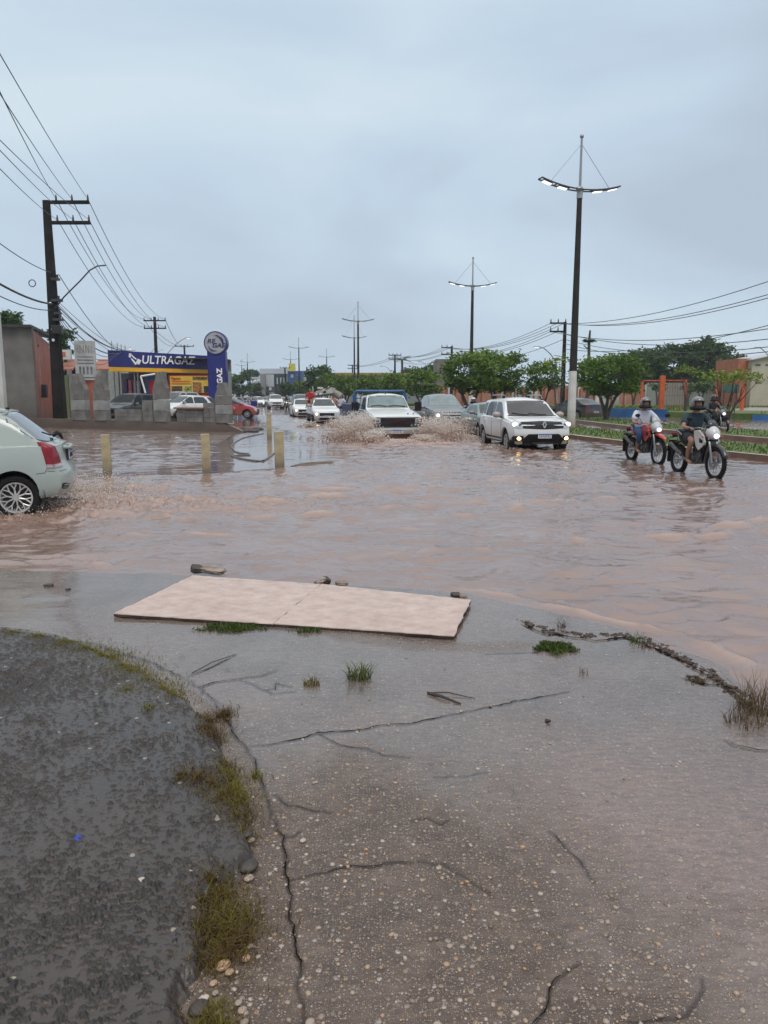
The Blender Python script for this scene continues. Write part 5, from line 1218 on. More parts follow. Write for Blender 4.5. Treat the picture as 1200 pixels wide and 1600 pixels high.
# ================================================================== VEHICLES
def paint(name, col, rough=.28, dirt=(.19, .125, .09), dz=(.18, .78), metal=0.0): return pm('paint_' + name, col, rough, metal, var=.03, scale=1.5, coat=.6, dirt=dirt, dz=dz)
P_white = paint('white', (.66, .67, .67)); P_silver = paint('silver', (.38, .40, .41), .3); P_green = paint('pale_green', (.33, .375, .345), .26, dz=(.1, .42))
P_red = paint('red', (.33, .012, .02)); P_black = paint('black', (.018, .02, .024)); P_grey = paint('grey', (.12, .14, .15)); P_dkgreen = paint('grey_green', (.15, .20, .20)); P_blue = paint('navy', (.03, .04, .06))
tyre_m = pm('tyre_rubber', (.012, .011, .011), .75, var=.2, spec=.2); plastic = pm('black_trim', (.009, .009, .010), .5, var=.1, spec=.22); under = pm('underbody', (.01, .009, .009), .8)
glass = pm('car_glass', (.02, .025, .028), .06, spec=.8, coat=.5, var=0); glass_lt = pm('car_glass_pale', (.13, .19, .20), .06, spec=.7, coat=.4, var=.25, scale=2.5)
glass_mid = pm('car_glass_mid', (.04, .055, .06), .08, spec=.45, var=.3, scale=2)
chrome = pm('chrome', (.6, .6, .62), .15, .9, var=0); alloy = pm('alloy', (.42, .42, .42), .35, .4, var=.15, dirt=(.2, .13, .1), dz=(-.3, .1)); lens = pm('lamp_clear', (.45, .47, .5), .1, .3, coat=.6); lens_dark = pm('lamp_inner', (.10, .10, .11), .15, .3)
head_on = pm('headlamp_lit', (1, 1, 1), .2, emis=2.6, ecol=(1.0, .93, .62)); head_white = pm('headlamp_white', (1, 1, 1), .2, emis=2.2, ecol=(.95, .97, 1.0)); fog_on = pm('foglamp_lit', (1, 1, 1), .2, emis=5.0, ecol=(1.0, .60, .16))
tail_red = pm('tail_lamp_red', (.20, .006, .014), .2, spec=.3, coat=.15, var=.15, scale=9); tail_clear = pm('tail_lamp_clear', (.35, .28, .28), .12, coat=.7); amber = pm('marker_amber', (.45, .09, .02), .2, coat=.5)
plate_m = pm('plate_white', (.62, .63, .65), .4, var=.02); plate_blue = pm('plate_blue', (.02, .06, .30), .4); ink = pm('ink_black', (.02, .02, .02), .5)

def gsm(a, s):
    if s < 1: return a
    k = np.exp(-np.linspace(-2.5, 2.5, 2 * int(2 * s) + 1) ** 2 / 2); k /= k.sum(); p = len(k) // 2
    return np.convolve(np.pad(a, p, mode='edge'), k, mode='valid')
class Loft:
    """Car shell: one skin whose sections follow top, belt and width lines; wheel arches cut along the sill."""
    def __init__(s, sp):
        s.sp = sp; L = sp['L']; s.L = L; s.W = sp['W'] / 2
        s.xg = np.arange(-L / 2 - .3, L / 2 + .3, .01)
        f = lambda key, sm: gsm(np.interp(s.xg, *zip(*sorted(sp[key]))), sm)
        s.top = f('top', sp.get('sm_top', 4)); s.belt = f('belt', 8); s.hw = f('hw', 5) if 'hw' in sp else np.full(len(s.xg), s.W)
        s.lo = f('lo', 3) if 'lo' in sp else np.full(len(s.xg), sp.get('clear', .22))
    def g(s, a, x): return float(np.interp(x, s.xg, a))
    def section(s, x):
        sp = s.sp; lo0 = s.g(s.lo, x); zt = s.g(s.top, x); hw = s.g(s.hw, x); zb = min(s.g(s.belt, x), zt - .03)
        lo = lo0; fl = 0
        for xw in sp['wx']:
            r = sp['ra']; dx = x - xw
            if abs(dx) < r: lo = max(lo, sp['wz'] + math.sqrt(max(0, r * r - dx * dx)))
            fl = max(fl, math.exp(-(dx / (r * 1.15)) ** 4)) 
        hw = hw + sp.get('flare', .015) * fl
        zm = sp.get('zmid', .62); bu = sp.get('bulge', .10)
        side = lambda z: hw - bu * max(0, abs(z - zm) - .08) ** 2 / .25 - (.02 if z < lo0 + .03 else 0)
        pts = [(0, lo), (hw * .5, lo), (hw - .10, lo)]; kind = ['u', 'u', 'u']
        for t in (0, .06, .2, .35, .5, .65, .8, .92, 1):
            z = lo + (zb - lo) * t; pts.append((side(z), z)); kind.append('s')
        ys = side(zb); h = max(0, zt - zb); gh = min(1, h / .25)
        cr = sp.get('crown', .05) * (.4 + .6 * gh)
        zr = max(zb + .003, zt - cr - .02 * gh); inset = .035 * min(1, h / .08)
        ytop = ys - inset - sp.get('tumble', .42) * (zr - zb) - sp.get('round', .07) * gh
        sh = sp.get('shoulder', .03) * gh
        for t in (.06, .3, .6, .85, 1):
            yy = (ys - inset * .6 - sh) + (ytop + sp.get('round', .07) * gh - (ys - inset * .6 - sh)) * t; pts.append((yy if t < 1 else ytop + sp.get('round', .07) * gh * .55, zb + (zr - zb) * t)); kind.append('g')
        for t in (.12, .35, .65, 1):
            pts.append((ytop * (1 - t), zr + (zt - zr) * (1 - (1 - t) ** 2.4))); kind.append('t')
        return pts, kind
    def warp(s, x, y, z):
        sp = s.sp; L = s.L / 2; y0 = abs(y) / s.W
        bf = min(1, max(0, (x - (L - .75)) / .75)) ** 1.5; br = min(1, max(0, (-x - (L - .7)) / .7)) ** 1.5
        if bf > 0: x -= bf * (np.interp(z, *zip(*sp['nose'])) + sp.get('nplan', .22) * y0 ** 2.6)
        if br > 0: x += br * (np.interp(z, *zip(*sp['tail'])) + sp.get('tplan', .16) * y0 ** 3)
        return (float(x), y, z)
    def build(s, mat, parent, clad=None, name='body', cladmat=None):
        L = s.L; xs = list(np.arange(-L / 2, L / 2, .05)) + [L / 2]
        for xw in s.sp['wx']:
            for a in np.linspace(0, PI, 13): xs.append(xw + s.sp['ra'] * .9999 * math.cos(a))
        xs = sorted(xs); xs = [x for i, x in enumerate(xs) if i == 0 or x - xs[i - 1] > .006]
        V = []; Fc = []; M = []; prev = None; rings = []
        for x in xs:
            pts, kind = s.section(x)
            ring = [(x, -p[0], p[1]) for p in pts[::-1]][:-1] if False else None
            full = [(x, p[0], p[1]) for p in pts] + [(x, -p[0], p[1]) for p in pts[-2:0:-1]]
            rings.append(full)
        n_ = len(rings[0]); K = len(kind)
        for r in rings: V += [s.warp(*p) for p in r]
        kk = kind + kind[-2:0:-1]
        for i in range(len(rings) - 1):
            for j in range(n_):
                j2 = (j + 1) % n_
                Fc.append((i * n_ + j, (i + 1) * n_ + j, (i + 1) * n_ + j2, i * n_ + j2))
                u = (kk[j] == 'u' and kk[j2] == 'u')
                m = 1 if u else 0
                if clad and m == 0 and kk[j] == 's' and kk[j2] == 's':
                    cx = (rings[i][j][0] + rings[i + 1][j][0]) / 2; cz = sum(q[2] for q in (rings[i][j], rings[i + 1][j], rings[i][j2], rings[i + 1][j2])) / 4
                    if cz < clad: m = 1
                M.append(m)
        def cap(ri, flip):
            full = rings[ri]; half = list(range(2, K)); nb = 12; idx = []
            for h in half:
                row = []; y0 = full[h][1]; z0 = full[h][2]; x0 = full[h][0]
                for q in range(nb + 1):
                    yy = y0 * (1 - 2 * q / nb); zc = z0
                    if h == K - 1: yy = 0
                    V.append(s.warp(x0, yy, zc)); row.append(len(V) - 1)
                idx.append(row)
            for a, b_ in zip(idx[:-1], idx[1:]):
                for q in range(nb): Fc.append((a[q], a[q + 1], b_[q + 1], b_[q])); M.append(0)
        cap(0, 0); cap(-1, 1)
        me = bpy.data.meshes.new(name); me.from_pydata(V, [], Fc); me.update()
        bm = bmesh.new(); bm.from_mesh(me)
        for f, m in zip(bm.faces, M): f.material_index = m
        bmesh.ops.remove_doubles(bm, verts=bm.verts, dist=.002); bmesh.ops.dissolve_degenerate(bm, dist=.0005, edges=bm.edges)
        bmesh.ops.recalc_face_normals(bm, faces=bm.faces); bm.to_mesh(me)
        s.bvh = BVHTree.FromBMesh(bm); bm.free()
        return link_mesh(name, me, [mat, cladmat or plastic], parent, True, 42)
def project(bvh, a, b_, axis, off):
    q = math.sqrt(.5)
    if axis == 'F': o, d = Vector((5, a, b_)), Vector((-1, 0, 0))
    elif axis == 'B': o, d = Vector((-5, a, b_)), Vector((1, 0, 0))
    elif axis == 'L': o, d = Vector((a, 5, b_)), Vector((0, -1, 0))
    elif axis == 'R': o, d = Vector((a, -5, b_)), Vector((0, 1, 0))
    elif axis == 'BL': d = Vector((q, -q, 0)); o = Vector((q, q, 0)) * a + Vector((0, 0, b_)) - d * 6
    elif axis == 'BR': d = Vector((q, q, 0)); o = Vector((q, -q, 0)) * a + Vector((0, 0, b_)) - d * 6
    else: o, d = Vector((a, b_, 5)), Vector((0, 0, -1))
    loc, nrm, _, _ = bvh.ray_cast(o, d)
    if loc is None or (loc - o).dot(d) > 7.5: return None
    if nrm.dot(d) > 0: nrm = -nrm
    if -nrm.dot(d) < .13: return None
    return loc - d * off * .5 + nrm * off * .5, d
def decal(bvh, outline, axis, off=.005, K=4, n_=40, depth=.012):
    per = []; P = outline + [outline[0]]; Ls = [math.dist(P[i], P[i + 1]) for i in range(len(outline))]; T = sum(Ls)
    for (p, q, Lk) in zip(P[:-1], P[1:], Ls):
        k = max(1, round(n_ * Lk / T))
        for i in range(k): per.append((p[0] + (q[0] - p[0]) * i / k, p[1] + (q[1] - p[1]) * i / k))
    cx = sum(p[0] for p in outline) / len(outline); cy = sum(p[1] for p in outline) / len(outline); N = len(per)
    last = [None]; V = []
    def pr(a, b_):
        r = project(bvh, a, b_, axis, off)
        if r is None: 
            # pull towards the centre until the shell is met
            for t in (.97, .94, .9, .85, .8, .7, .5):
                r = project(bvh, cx + (a - cx) * t, cy + (b_ - cy) * t, axis, off)
                if r: break
        return r if r else (Vector((0, 0, .5)), Vector((0, 0, -1)))
    c0 = pr(cx, cy); V.append(c0[0])
    for k in range(1, K + 1):
        for p in per: V.append(pr(cx + (p[0] - cx) * k / K, cy + (p[1] - cy) * k / K)[0])
    d = c0[1]
    for i in range(N): V.append(V[1 + (K - 1) * N + i] + d * (depth + off))
    Fc = [(0, 1 + i, 1 + (i + 1) % N) for i in range(N)]
    for k in range(K):
        for i in range(N): Fc.append((1 + k * N + i, 1 + (k + 1) * N + i, 1 + (k + 1) * N + (i + 1) % N, 1 + k * N + (i + 1) % N))
    return V, Fc
def dec(lf, name, outline, axis, mat, parent, off=.005, **kw):
    mb = MB(); V, Fc = decal(lf.bvh, outline, axis, off, **kw); mb.add(V, Fc); return mb.build(name, mat, parent)
def both(outline): return [(a, b_) for a, b_ in outline]
def seam(lf, line, axis, parent, name='door_seam', w_=.008, mat=None, off=.003):
    mb = MB(); pts = []
    P = [tuple(p) for p in line]
    for (p, q) in zip(P[:-1], P[1:]):
        k = max(1, int(math.dist(p, q) / .05))
        for i in range(k): pts.append((p[0] + (q[0] - p[0]) * i / k, p[1] + (q[1] - p[1]) * i / k))
    pts.append(P[-1]); q3 = [r[0] for r in (project(lf.bvh, a, b_, axis, off) for a, b_ in pts) if r]
    if len(q3) > 1: mb.tube(q3, w_ / 2, 4)
    return mb.build(name, mat or pm('seam_dark', (.03, .03, .03), .6), parent)
def wheel(parent, x, y, z, r, wdt, rim_r, spokes=5, style='star', rimmat=None, side=1, yspoke=False):
    mb = MB(); h = wdt / 2
    mb.lathe([(rim_r, -h * .8), (rim_r + .02, -h), (r - .03, -h), (r - .008, -h * .75), (r, -h * .4), (r, h * .4), (r - .008, h * .75), (r - .03, h), (rim_r + .02, h), (rim_r, h * .8), (rim_r - .02, h * .6), (rim_r - .02, -h * .6), (rim_r, -h * .8)], 32, (0, 0, 0), 'Y')
    wl = mb.build('wheel', tyre_m, parent); wl.location = (x, y, z)
    mb = MB(); s = side
    mb.lathe([(rim_r - .001, s * h * .92), (rim_r - .018, s * h * .90), (rim_r - .03, s * h * .55), (rim_r - .035, -s * h * .2)], 32, (0, 0, 0), 'Y')
    mb.lathe([(.001, s * h * .80), (rim_r * .2, s * h * .80), (rim_r * .26, s * h * .6), (rim_r * .24, s * h * .1)], 16, (0, 0, 0), 'Y')
    for k in range(spokes):
        a = 2 * PI * k / spokes + .2
        def pt(rr, aa, dep): return Vector((rr * math.cos(aa), s * h * dep, rr * math.sin(aa)))
        if yspoke:
            mid = pt(rim_r * .55, a, .74)
            mb.tube([pt(rim_r * .2, a, .74), mid], [.014, .010], 5)
            for da in (-.20, .20): mb.tube([mid, pt(rim_r * .94, a + da, .84)], [.010, .009], 5)
        else:
            w0 = .03 if style == 'star' else .022
            mb.tube([pt(rim_r * .2, a, .7), pt(rim_r * .6, a, .72), pt(rim_r * .95, a, .82)], [w0, w0 * .8, w0 * .9], 5)
    mb.build('rim', rimmat or alloy, wl)
    mb = MB(); mb.lathe([(.001, s * h * .05), (rim_r - .025, s * h * .05)], 24, (0, 0, 0), 'Y'); mb.build('brake_disc', pm('brake_dark', (.025, .022, .02), .6), wl)
    return wl
def wheels(root, sp, rim=.68, wd=.2, spokes=5, rimmat=None, yspoke=False, track=None):
    tr = track or sp['W'] / 2 - wd / 2 - .02
    for xw in sp['wx']:
        for s in (-1, 1):
            wheel(root, xw, s * tr, sp['wz'], sp['wr'], wd, sp['wr'] * rim, spokes, 'star', rimmat, s, yspoke)
            mb = MB(); ra = sp['ra'] - .006; y0, y1 = s * (tr - .22), s * (sp['W'] / 2 - .03); vs = []
            for i in range(13):
                a = -.15 + (PI + .3) * i / 12; vs += [(xw + ra * math.cos(a), y0, sp['wz'] + ra * math.sin(a)), (xw + ra * math.cos(a), y1, sp['wz'] + ra * math.sin(a))]
            mb.add(vs, [(2 * i, 2 * i + 1, 2 * i + 3, 2 * i + 2) for i in range(12)] + [tuple(range(0, 26, 2))]); mb.build('wheel_arch_liner', under, root)
def plate(root, x, y, z, ax='F', txt=None, top_blue=True, tilt=0, w_=.40, h_=.13):
    s = 1 if ax == 'F' else -1
    mb = MB(); mb.box(0, 0, 0, .012, w_, h_); p = mb.build('licence_plate', plate_m, root, bevel=.003); p.location = (x, y, z)
    if top_blue:
        mb = MB(); mb.box(s * .008, 0, h_ / 2 - .017, .004, w_ - .01, .03); mb.build('blue_band', plate_blue, p)
    mb = MB(); rd = random.Random(int(x * 100 + y * 7))
    for k in range(7):
        yy = -w_ * .38 + k * w_ * .127
        mb.box(s * .008, yy - .010, -.012, .004, .011, h_ * .5); mb.box(s * .008, yy + .010, -.012, .004, .009, h_ * (.5 if k % 2 else .3)); mb.box(s * .008, yy, -.012 + h_ * (.2 if k % 3 else -.2), .004, .024, .014)
    mb.build('plate_characters', ink, p); return p
def mirror(root, x, y, z, mat, sz=(.12, .22, .14), s=1):
    mb = MB(); mb.ball((0, 0, 0), (sz[0] * .6, sz[1] * .55, sz[2] * .55), 14, 8); m = mb.build('mirror', mat, root); m.location = (x, y, z)
    mb = MB(); mb.tube([(0, -s * .05, -sz[2] * .3), (-.02, -s * .2, -sz[2] * .55)], .025, 6); mb.build('mirror_arm', plastic, m)
    mb = MB(); mb.lathe([(.001, -sz[0] * .5), (sz[1] * .42, -sz[0] * .5), (sz[1] * .45, -sz[0] * .4)], 14, (0, 0, 0), 'X'); g_ = mb.build('mirror_glass', glass, m); g_.scale = (1, 1, .66)
    return m
def wiper(lf, root, pts, mat=None):
    mb = MB(); q = [project(lf.bvh, a, b_, 'F', .03)[0] for a, b_ in pts if project(lf.bvh, a, b_, 'F', .03)]
    if len(q) > 1: mb.tube(q, .011, 5); mb.build('wiper', plastic, root)
def mir_out(o): return [(-a, b_) for a, b_ in o]
def place(root, x, y, heading, dz=0.0):
    """heading (hx, hy) unit-ish vector the car faces"""
    root.location = (x, y, dz); root.rotation_euler = (0, 0, math.atan2(heading[1], heading[0])); return root

# ------------------------------------------------------------------ pale green hatchback at the left edge
def hatchback(label, mat, loc, heading, dz, detail=True, name='hatchback_car', glassm=None, group=None, rimm=None):
    sp = dict(L=3.83, W=1.64, wx=[-1.915 + .66, -1.915 + .66 + 2.37], wr=.29, wz=.29, ra=.355, clear=.20,
              top=[(-2.2, .96), (-1.88, .96), (-1.76, 1.00), (-1.62, 1.07), (-1.18, 1.385), (-1.08, 1.425), (-.8, 1.45), (-.2, 1.46), (.25, 1.41), (.95, 1.02), (1.05, .985), (1.6, .86), (1.80, .76), (1.915, .68), (2.2, .62)],
              belt=[(-2, .93), (-1.6, .95), (-1.0, .93), (0, .90), (.9, .88), (1.6, .78), (1.9, .64)], hw=[(-2.2, .75), (-1.9, .755), (-1.6, .80), (-.8, .82), (.8, .82), (1.5, .79), (1.915, .72)],
              nose=[(.2, .10), (.45, 0), (.6, .02), (.75, .10), (.95, .25)], tail=[(.2, .12), (.34, .05), (.42, .0), (.58, .0), (.615, .02), (.64, .07), (.80, .085), (.98, .13), (1.1, .14)], nplan=.30, tplan=.15, bulge=.14, zmid=.60, tumble=.36, crown=.045, lo=[(-2.2, .30), (-1.9, .30), (-1.3, .22), (1.4, .2), (1.9, .2)])
    r = empty(name, (0, 0, 0), 0, label, 'car', group); lf = Loft(sp); lf.build(mat, r); g_ = glassm or glass
    for s, ax in ((1, 'L'), (-1, 'R')):
        dec(lf, 'side_window', [(-.10, .93), (-.10, 1.34), (-.6, 1.345), (-.84, 1.30), (-.94, 1.12), (-.98, .98), (-.9, .945)], ax, g_, r, .004)
        dec(lf, 'side_window', [(-.04, .93), (-.04, 1.34), (.2, 1.31), (.55, 1.09), (.72, .94)], ax, g_, r, .004)
        seam(lf, [(-.07, .24), (-.07, .9)], ax, r); seam(lf, [(-.07, 1.38), (-.6, 1.385), (-.88, 1.33), (-.99, 1.16), (-1.04, .98), (-1.03, .84), (-.96, .72), (-.90, .6)], ax, r); seam(lf, [(.8, .9), (.86, .6), (.84, .24)], ax, r)
        mb = MB(); q = project(lf.bvh, -.86, .82, ax, .02)[0]; mb.box(q.x, q.y, q.z, .14, .03, .03); mb.build('door_handle', mat, r, bevel=.01)
        dx = 'BL' if s > 0 else 'BR'
        seam(lf, [(-.50, .595), (-.585, .605), (-.612, .655)], dx, r, 'bumper_seam', .007); seam(lf, [(-.612, .625), (-.75, .618), (-.93, .62)], dx, r, 'bumper_seam', .006)
    dec(lf, 'rear_window', [(-.60, 1.355), (.60, 1.355), (.655, 1.2), (.70, 1.04), (.60, .995), (-.60, .995), (-.70, 1.04), (-.655, 1.2)], 'B', pm('rear_glass_grey', (.10, .11, .125), .08, spec=.7, coat=.5, var=.1), r, .006, K=7, n_=60)
    seam(lf, [(-.66, 1.37), (0, 1.385), (.66, 1.37)], 'B', r, 'hatch_seam', .008)
    for s in (-1, 1): seam(lf, [(s * .67, 1.36), (s * .73, 1.18), (s * .735, 1.02)], 'B', r, 'hatch_seam', .016, pm('window_seal', (.02, .02, .022), .5))
    # tail lamps wrap round the corner from the flank onto the tail
    for s, ax in ((1, 'BL'), (-1, 'BR')):
        tl = dec(lf, 'tail_lamp', [(-.59, 1.0), (-.70, .99), (-.79, .94), (-.84, .83), (-.875, .70), (-.87, .672), (-.62, .665), (-.612, .72), (-.60, .84)], ax, tail_red, r, .012, K=6, n_=60)
        dec(lf, 'lamp_clear_strip', [(-.615, .712), (-.74, .706), (-.872, .722), (-.872, .676), (-.74, .668), (-.617, .668)], ax, tail_clear, tl, .017, K=3, n_=40)
    mb = MB(); mb.box(-1.842, 0, .80, .03, .46, .16); mb.build('plate_recess', dark_in, r, bevel=.005)
    plate(r, -1.862, 0, .80, 'B', top_blue=True)
    mb = MB(); mb.tube([(-1.80, .3, .905), (-1.865, .25, .90), (-1.87, 0, .90), (-1.865, -.25, .90), (-1.80, -.3, .905)], .022, 8); mb.build('hatch_handle', mat, r)
    mb = MB(); mb.tube([(-1.64, -.02, 1.045), (-1.70, -.02, 1.09), (-1.74, -.02, 1.06), (-1.77, -.02, 1.0)], [.028, .03, .025, .015], 8); mb.tube([(-1.70, 0, 1.08), (-1.66, .30, 1.07), (-1.58, .50, 1.12)], .01, 5); mb.build('wiper', plastic, r)
    for s in (-1, 1):
        o = [(s * .66, .375), (s * .46, .36), (s * .48, .425), (s * .66, .455), (s * .72, .45), (s * .72, .41)]
        dec(lf, 'bumper_vent', o, 'B', plastic, r, .006, K=3)
        if True: mb = MB(); [mb.tube([project(lf.bvh, s * (.50 + .0 * k), .38 + .02 * k, 'B', .012)[0], project(lf.bvh, s * .69, .395 + .02 * k, 'B', .012)[0]], .004, 4) for k in range(3)]; mb.build('vent_slat', mat, r)
    # roof spoiler lip and aerial
    mb = MB(); mb.add([(-1.04, -.40, 1.418), (-1.04, .40, 1.418), (-1.175, .44, 1.392), (-1.175, -.44, 1.392), (-1.04, -.40, 1.37), (-1.04, .40, 1.37), (-1.16, .44, 1.35), (-1.16, -.44, 1.35)], [(0, 1, 2, 3), (7, 6, 5, 4), (0, 3, 7, 4), (3, 2, 6, 7), (2, 1, 5, 6), (1, 0, 4, 5)]); mb.build('roof_spoiler', mat, r, bevel=.008)
    mb = MB(); mb.ball((-1.10, 0, 1.425), (.03, .02, .018)); mb.build('washer_jet', plastic, r)
    # front (seen on the copies)
    dec(lf, 'windscreen', [(-.62, .99), (.62, .99), (.60, 1.15), (.54, 1.36), (-.54, 1.36), (-.60, 1.15)], 'F', g_, r, .006, K=6, n_=50)
    for s in (-1, 1):
        dec(lf, 'headlight', [(s * .42, .58), (s * .66, .60), (s * .68, .70), (s * .45, .72)], 'F', lens, r, .008, K=3); mirror(r, .72, s * .90, .98, mat, s=s)
    dec(lf, 'grille', [(-.36, .60), (.36, .60), (.38, .68), (-.38, .68)], 'F', plastic, r, .006, K=3); dec(lf, 'lower_grille', [(-.45, .30), (.45, .30), (.42, .42), (-.42, .42)], 'F', plastic, r, .006, K=3)
    plate(r, 1.915, 0, .49)
    wheels(r, sp, rim=.70, wd=.175, spokes=10, yspoke=True, rimmat=rimm or pm('hubcap_silver', (.46, .45, .44), .3, .35, var=.15, scale=8)); return place(r, *loc, heading, dz)
xr_, yr_ = -4.78, 9.75   # rear wheel near side
hd = Vector((-math.cos(.29), -math.sin(.29))); 
# rear axle is 1.255 m behind the centre, near-side wheel .72 to the left of travel
ctr = Vector((xr_, yr_)) + hd * 1.255 - Vector((-hd.y, hd.x)) * .72
green_car = hatchback('pale green hatchback driving out of the left edge, rear wheel throwing up brown water', P_green, (ctr.x, ctr.y), (hd.x, hd.y), -.0)

# ------------------------------------------------------------------ white SUV
def suv(label, mat, loc, heading, dz):
    sp = dict(L=4.32, W=1.82, wx=[-1.38, 1.29], wr=.345, wz=.345, ra=.43, clear=.30, flare=.05,
              top=[(-2.4, 1.02), (-2.14, 1.04), (-2.06, 1.15), (-1.86, 1.50), (-1.72, 1.585), (-1.3, 1.63), (-.4, 1.645), (.12, 1.61), (.36, 1.53), (.95, 1.13), (1.03, 1.085), (1.5, 1.03), (1.85, .97), (2.02, .92), (2.16, .86), (2.4, .8)],
              belt=[(-2.2, 1.02), (-1.2, 1.04), (.4, .99), (1.0, .98), (1.8, .90), (2.16, .80)], hw=[(-2.4, .82), (-2.1, .83), (-1.7, .89), (1.4, .89), (1.9, .87), (2.16, .82)],
              nose=[(.25, .16), (.42, .05), (.55, .0), (.68, .02), (.90, .06), (1.0, .12)], tail=[(.3, .06), (.5, 0), (.7, .02), (1.0, .05), (1.5, .1)], nplan=.27, tplan=.12, bulge=.09, zmid=.72, tumble=.28, crown=.05, shoulder=.035)
    r = empty('suv_car', (0, 0, 0), 0, label, 'car'); lf = Loft(sp); lf.build(mat, r, clad=.385)
    dec(lf, 'windscreen', [(-.71, 1.10), (.71, 1.10), (.70, 1.2), (.61, 1.50), (.57, 1.535), (0, 1.55), (-.57, 1.535), (-.61, 1.50), (-.70, 1.2)], 'F', pm('windscreen_dark', (.035, .04, .045), .08, spec=.6, var=.2, scale=2), r, .006, K=7, n_=60)
    seam(lf, [(-.75, 1.095), (0, 1.085), (.75, 1.095)], 'F', r, 'cowl', .03, plastic)
    for s, ax in ((1, 'L'), (-1, 'R')):
        dec(lf, 'side_window', [(-.32, 1.06), (-.32, 1.51), (.05, 1.50), (.25, 1.43), (.60, 1.16), (.66, 1.05)], ax, glass_mid, r, .004, K=5)
        dec(lf, 'side_window', [(-.38, 1.06), (-.38, 1.51), (-.95, 1.51), (-1.12, 1.44), (-1.19, 1.10), (-1.15, 1.07)], ax, glass_mid, r, .004, K=5)
        dec(lf, 'quarter_window', [(-1.27, 1.12), (-1.22, 1.48), (-1.5, 1.47), (-1.66, 1.38), (-1.62, 1.16), (-1.5, 1.11)], ax, glass_mid, r, .004)
        seam(lf, [(-.35, .40), (-.35, 1.03)], ax, r); seam(lf, [(.76, .42), (.80, .7), (.76, 1.0), (.65, 1.03)], ax, r); seam(lf, [(-1.05, .80), (-1.2, 1.05)], ax, r); seam(lf, [(-.9, .62), (-1.02, .78)], ax, r)
        for xh in (-.22, -1.02):
            mb = MB(); q = project(lf.bvh, xh, .93, ax, .02)[0]; mb.tube([(q.x - .09, q.y - s * .02, q.z), (q.x, q.y + s * .01, q.z), (q.x + .09, q.y - s * .02, q.z)], .016, 6); mb.build('door_handle', mat, r)
        mb = MB(); dec(lf, 'sill_protector', [(-.9, .40), (-.92, .47), (-.70, .45), (.80, .45), (.8, .40)], ax, plastic, r, .01, K=2)
        # roof rails
        mb = MB(); y_ = s * .60; pts = [(-1.45, y_, 1.62), (-1.35, y_, 1.70), (-.9, y_, 1.72), (-.2, y_ * .99, 1.715), (.05, y_ * .98, 1.69), (.14, y_ * .97, 1.62)]
        mb.tube(pts, .022, 6); mb.build('roof_rail', chrome if False else steel, r)
        for xf in (-.02, -1.35):
            mb = MB(); mb.box(xf, y_, 1.655, .26, .055, .09); mb.build('rail_foot', plastic, r, bevel=.02)
    dec(lf, 'grille', [(-.60, .76), (-.62, .94), (0, .965), (.62, .94), (.60, .76), (0, .735)], 'F', plastic, r, .008, K=5, n_=50)
    for k in range(4):
        seam(lf, [(-.59, .785 + .042 * k), (0, .775 + .045 * k), (.59, .785 + .042 * k)], 'F', r, 'grille_bar', .012, darksteel, .014)
    # maker's diamond
    q = project(lf.bvh, 0, .86, 'F', .03)[0]
    mb = MB()
    for (a, b_) in (((0, .115), (.062, 0)), ((.062, 0), (0, -.115)), ((0, -.115), (-.062, 0)), ((-.062, 0), (0, .115))):
        mb.tube([(q.x, a[0] * .8, q.z + a[1] * .8), (q.x, b_[0] * .8, q.z + b_[1] * .8)], .02, 6)
    mb.build('diamond_badge', chrome, r)
    for s in (-1, 1):
        hl = dec(lf, 'headlight', [(s * .60, .76), (s * .64, .955), (s * .80, .955), (s * .87, .93), (s * .875, .84), (s * .80, .765), (s * .70, .745)], 'F', lens, r, .010, K=4)
        q = project(lf.bvh, s * .79, .865, 'F', .015)[0]; mb = MB(); mb.ball(q, (.03, .085, .065), 14, 8); mb.build('lit_reflector', head_on, hl)
        q = project(lf.bvh, s * .665, .85, 'F', .012)[0]; mb = MB(); mb.ball(q, (.02, .045, .06), 12, 6); mb.build('lamp_bowl', lens_dark, hl)
        fg = dec(lf, 'fog_surround', [(s * .56, .42), (s * .60, .55), (s * .84, .54), (s * .86, .44), (s * .8, .38)], 'F', plastic, r, .012, K=3)
        q = project(lf.bvh, s * .70, .475, 'F', .02)[0]; mb = MB(); mb.ball(q, (.03, .065, .052), 14, 8); mb.build('fog_lamp', fog_on, fg)
        mirror(r, .62, s * 1.0, 1.12, mat, (.16, .24, .17), s)
    dec(lf, 'lower_bumper', [(-.58, .31), (-.62, .42), (-.50, .56), (-.44, .60), (.44, .60), (.50, .56), (.62, .42), (.58, .31)], 'F', plastic, r, .012, K=5, n_=50)
    dec(lf, 'skid_plate', [(-.35, .305), (-.30, .37), (.30, .37), (.35, .305)], 'F', darksteel, r, .018, K=2)
    q = project(lf.bvh, 0, .55, 'F', .03)[0]; plate(r, q.x + .01, 0, .545, w_=.40)
    wiper(lf, r, [(.45, 1.115), (.2, 1.13), (-.1, 1.16)]); wiper(lf, r, [(-.1, 1.115), (-.35, 1.13), (-.6, 1.17)])
    dec(lf, 'bonnet_seam', [(-.3, 1), (.3, 1)], 'T', plastic, r) if False else None
    for s in (-1, 1): seam(lf, [(1.0, s * .74), (1.5, s * .74), (1.85, s * .66)], 'T', r, 'bonnet_seam')
    for s in (-1, 1): dec(lf, 'tail_lamp', [(s * .70, .85), (s * .84, .85), (s * .84, 1.15), (s * .74, 1.15)], 'B', tail_red, r, .01)
    dec(lf, 'rear_window', [(-.62, 1.12), (.62, 1.12), (.56, 1.46), (-.56, 1.46)], 'B', glass, r, .006)
    wheels(r, sp, rim=.66, wd=.21, spokes=5); return place(r, *loc, heading, dz)
hsv = Vector((.125, -.992)).normalized()
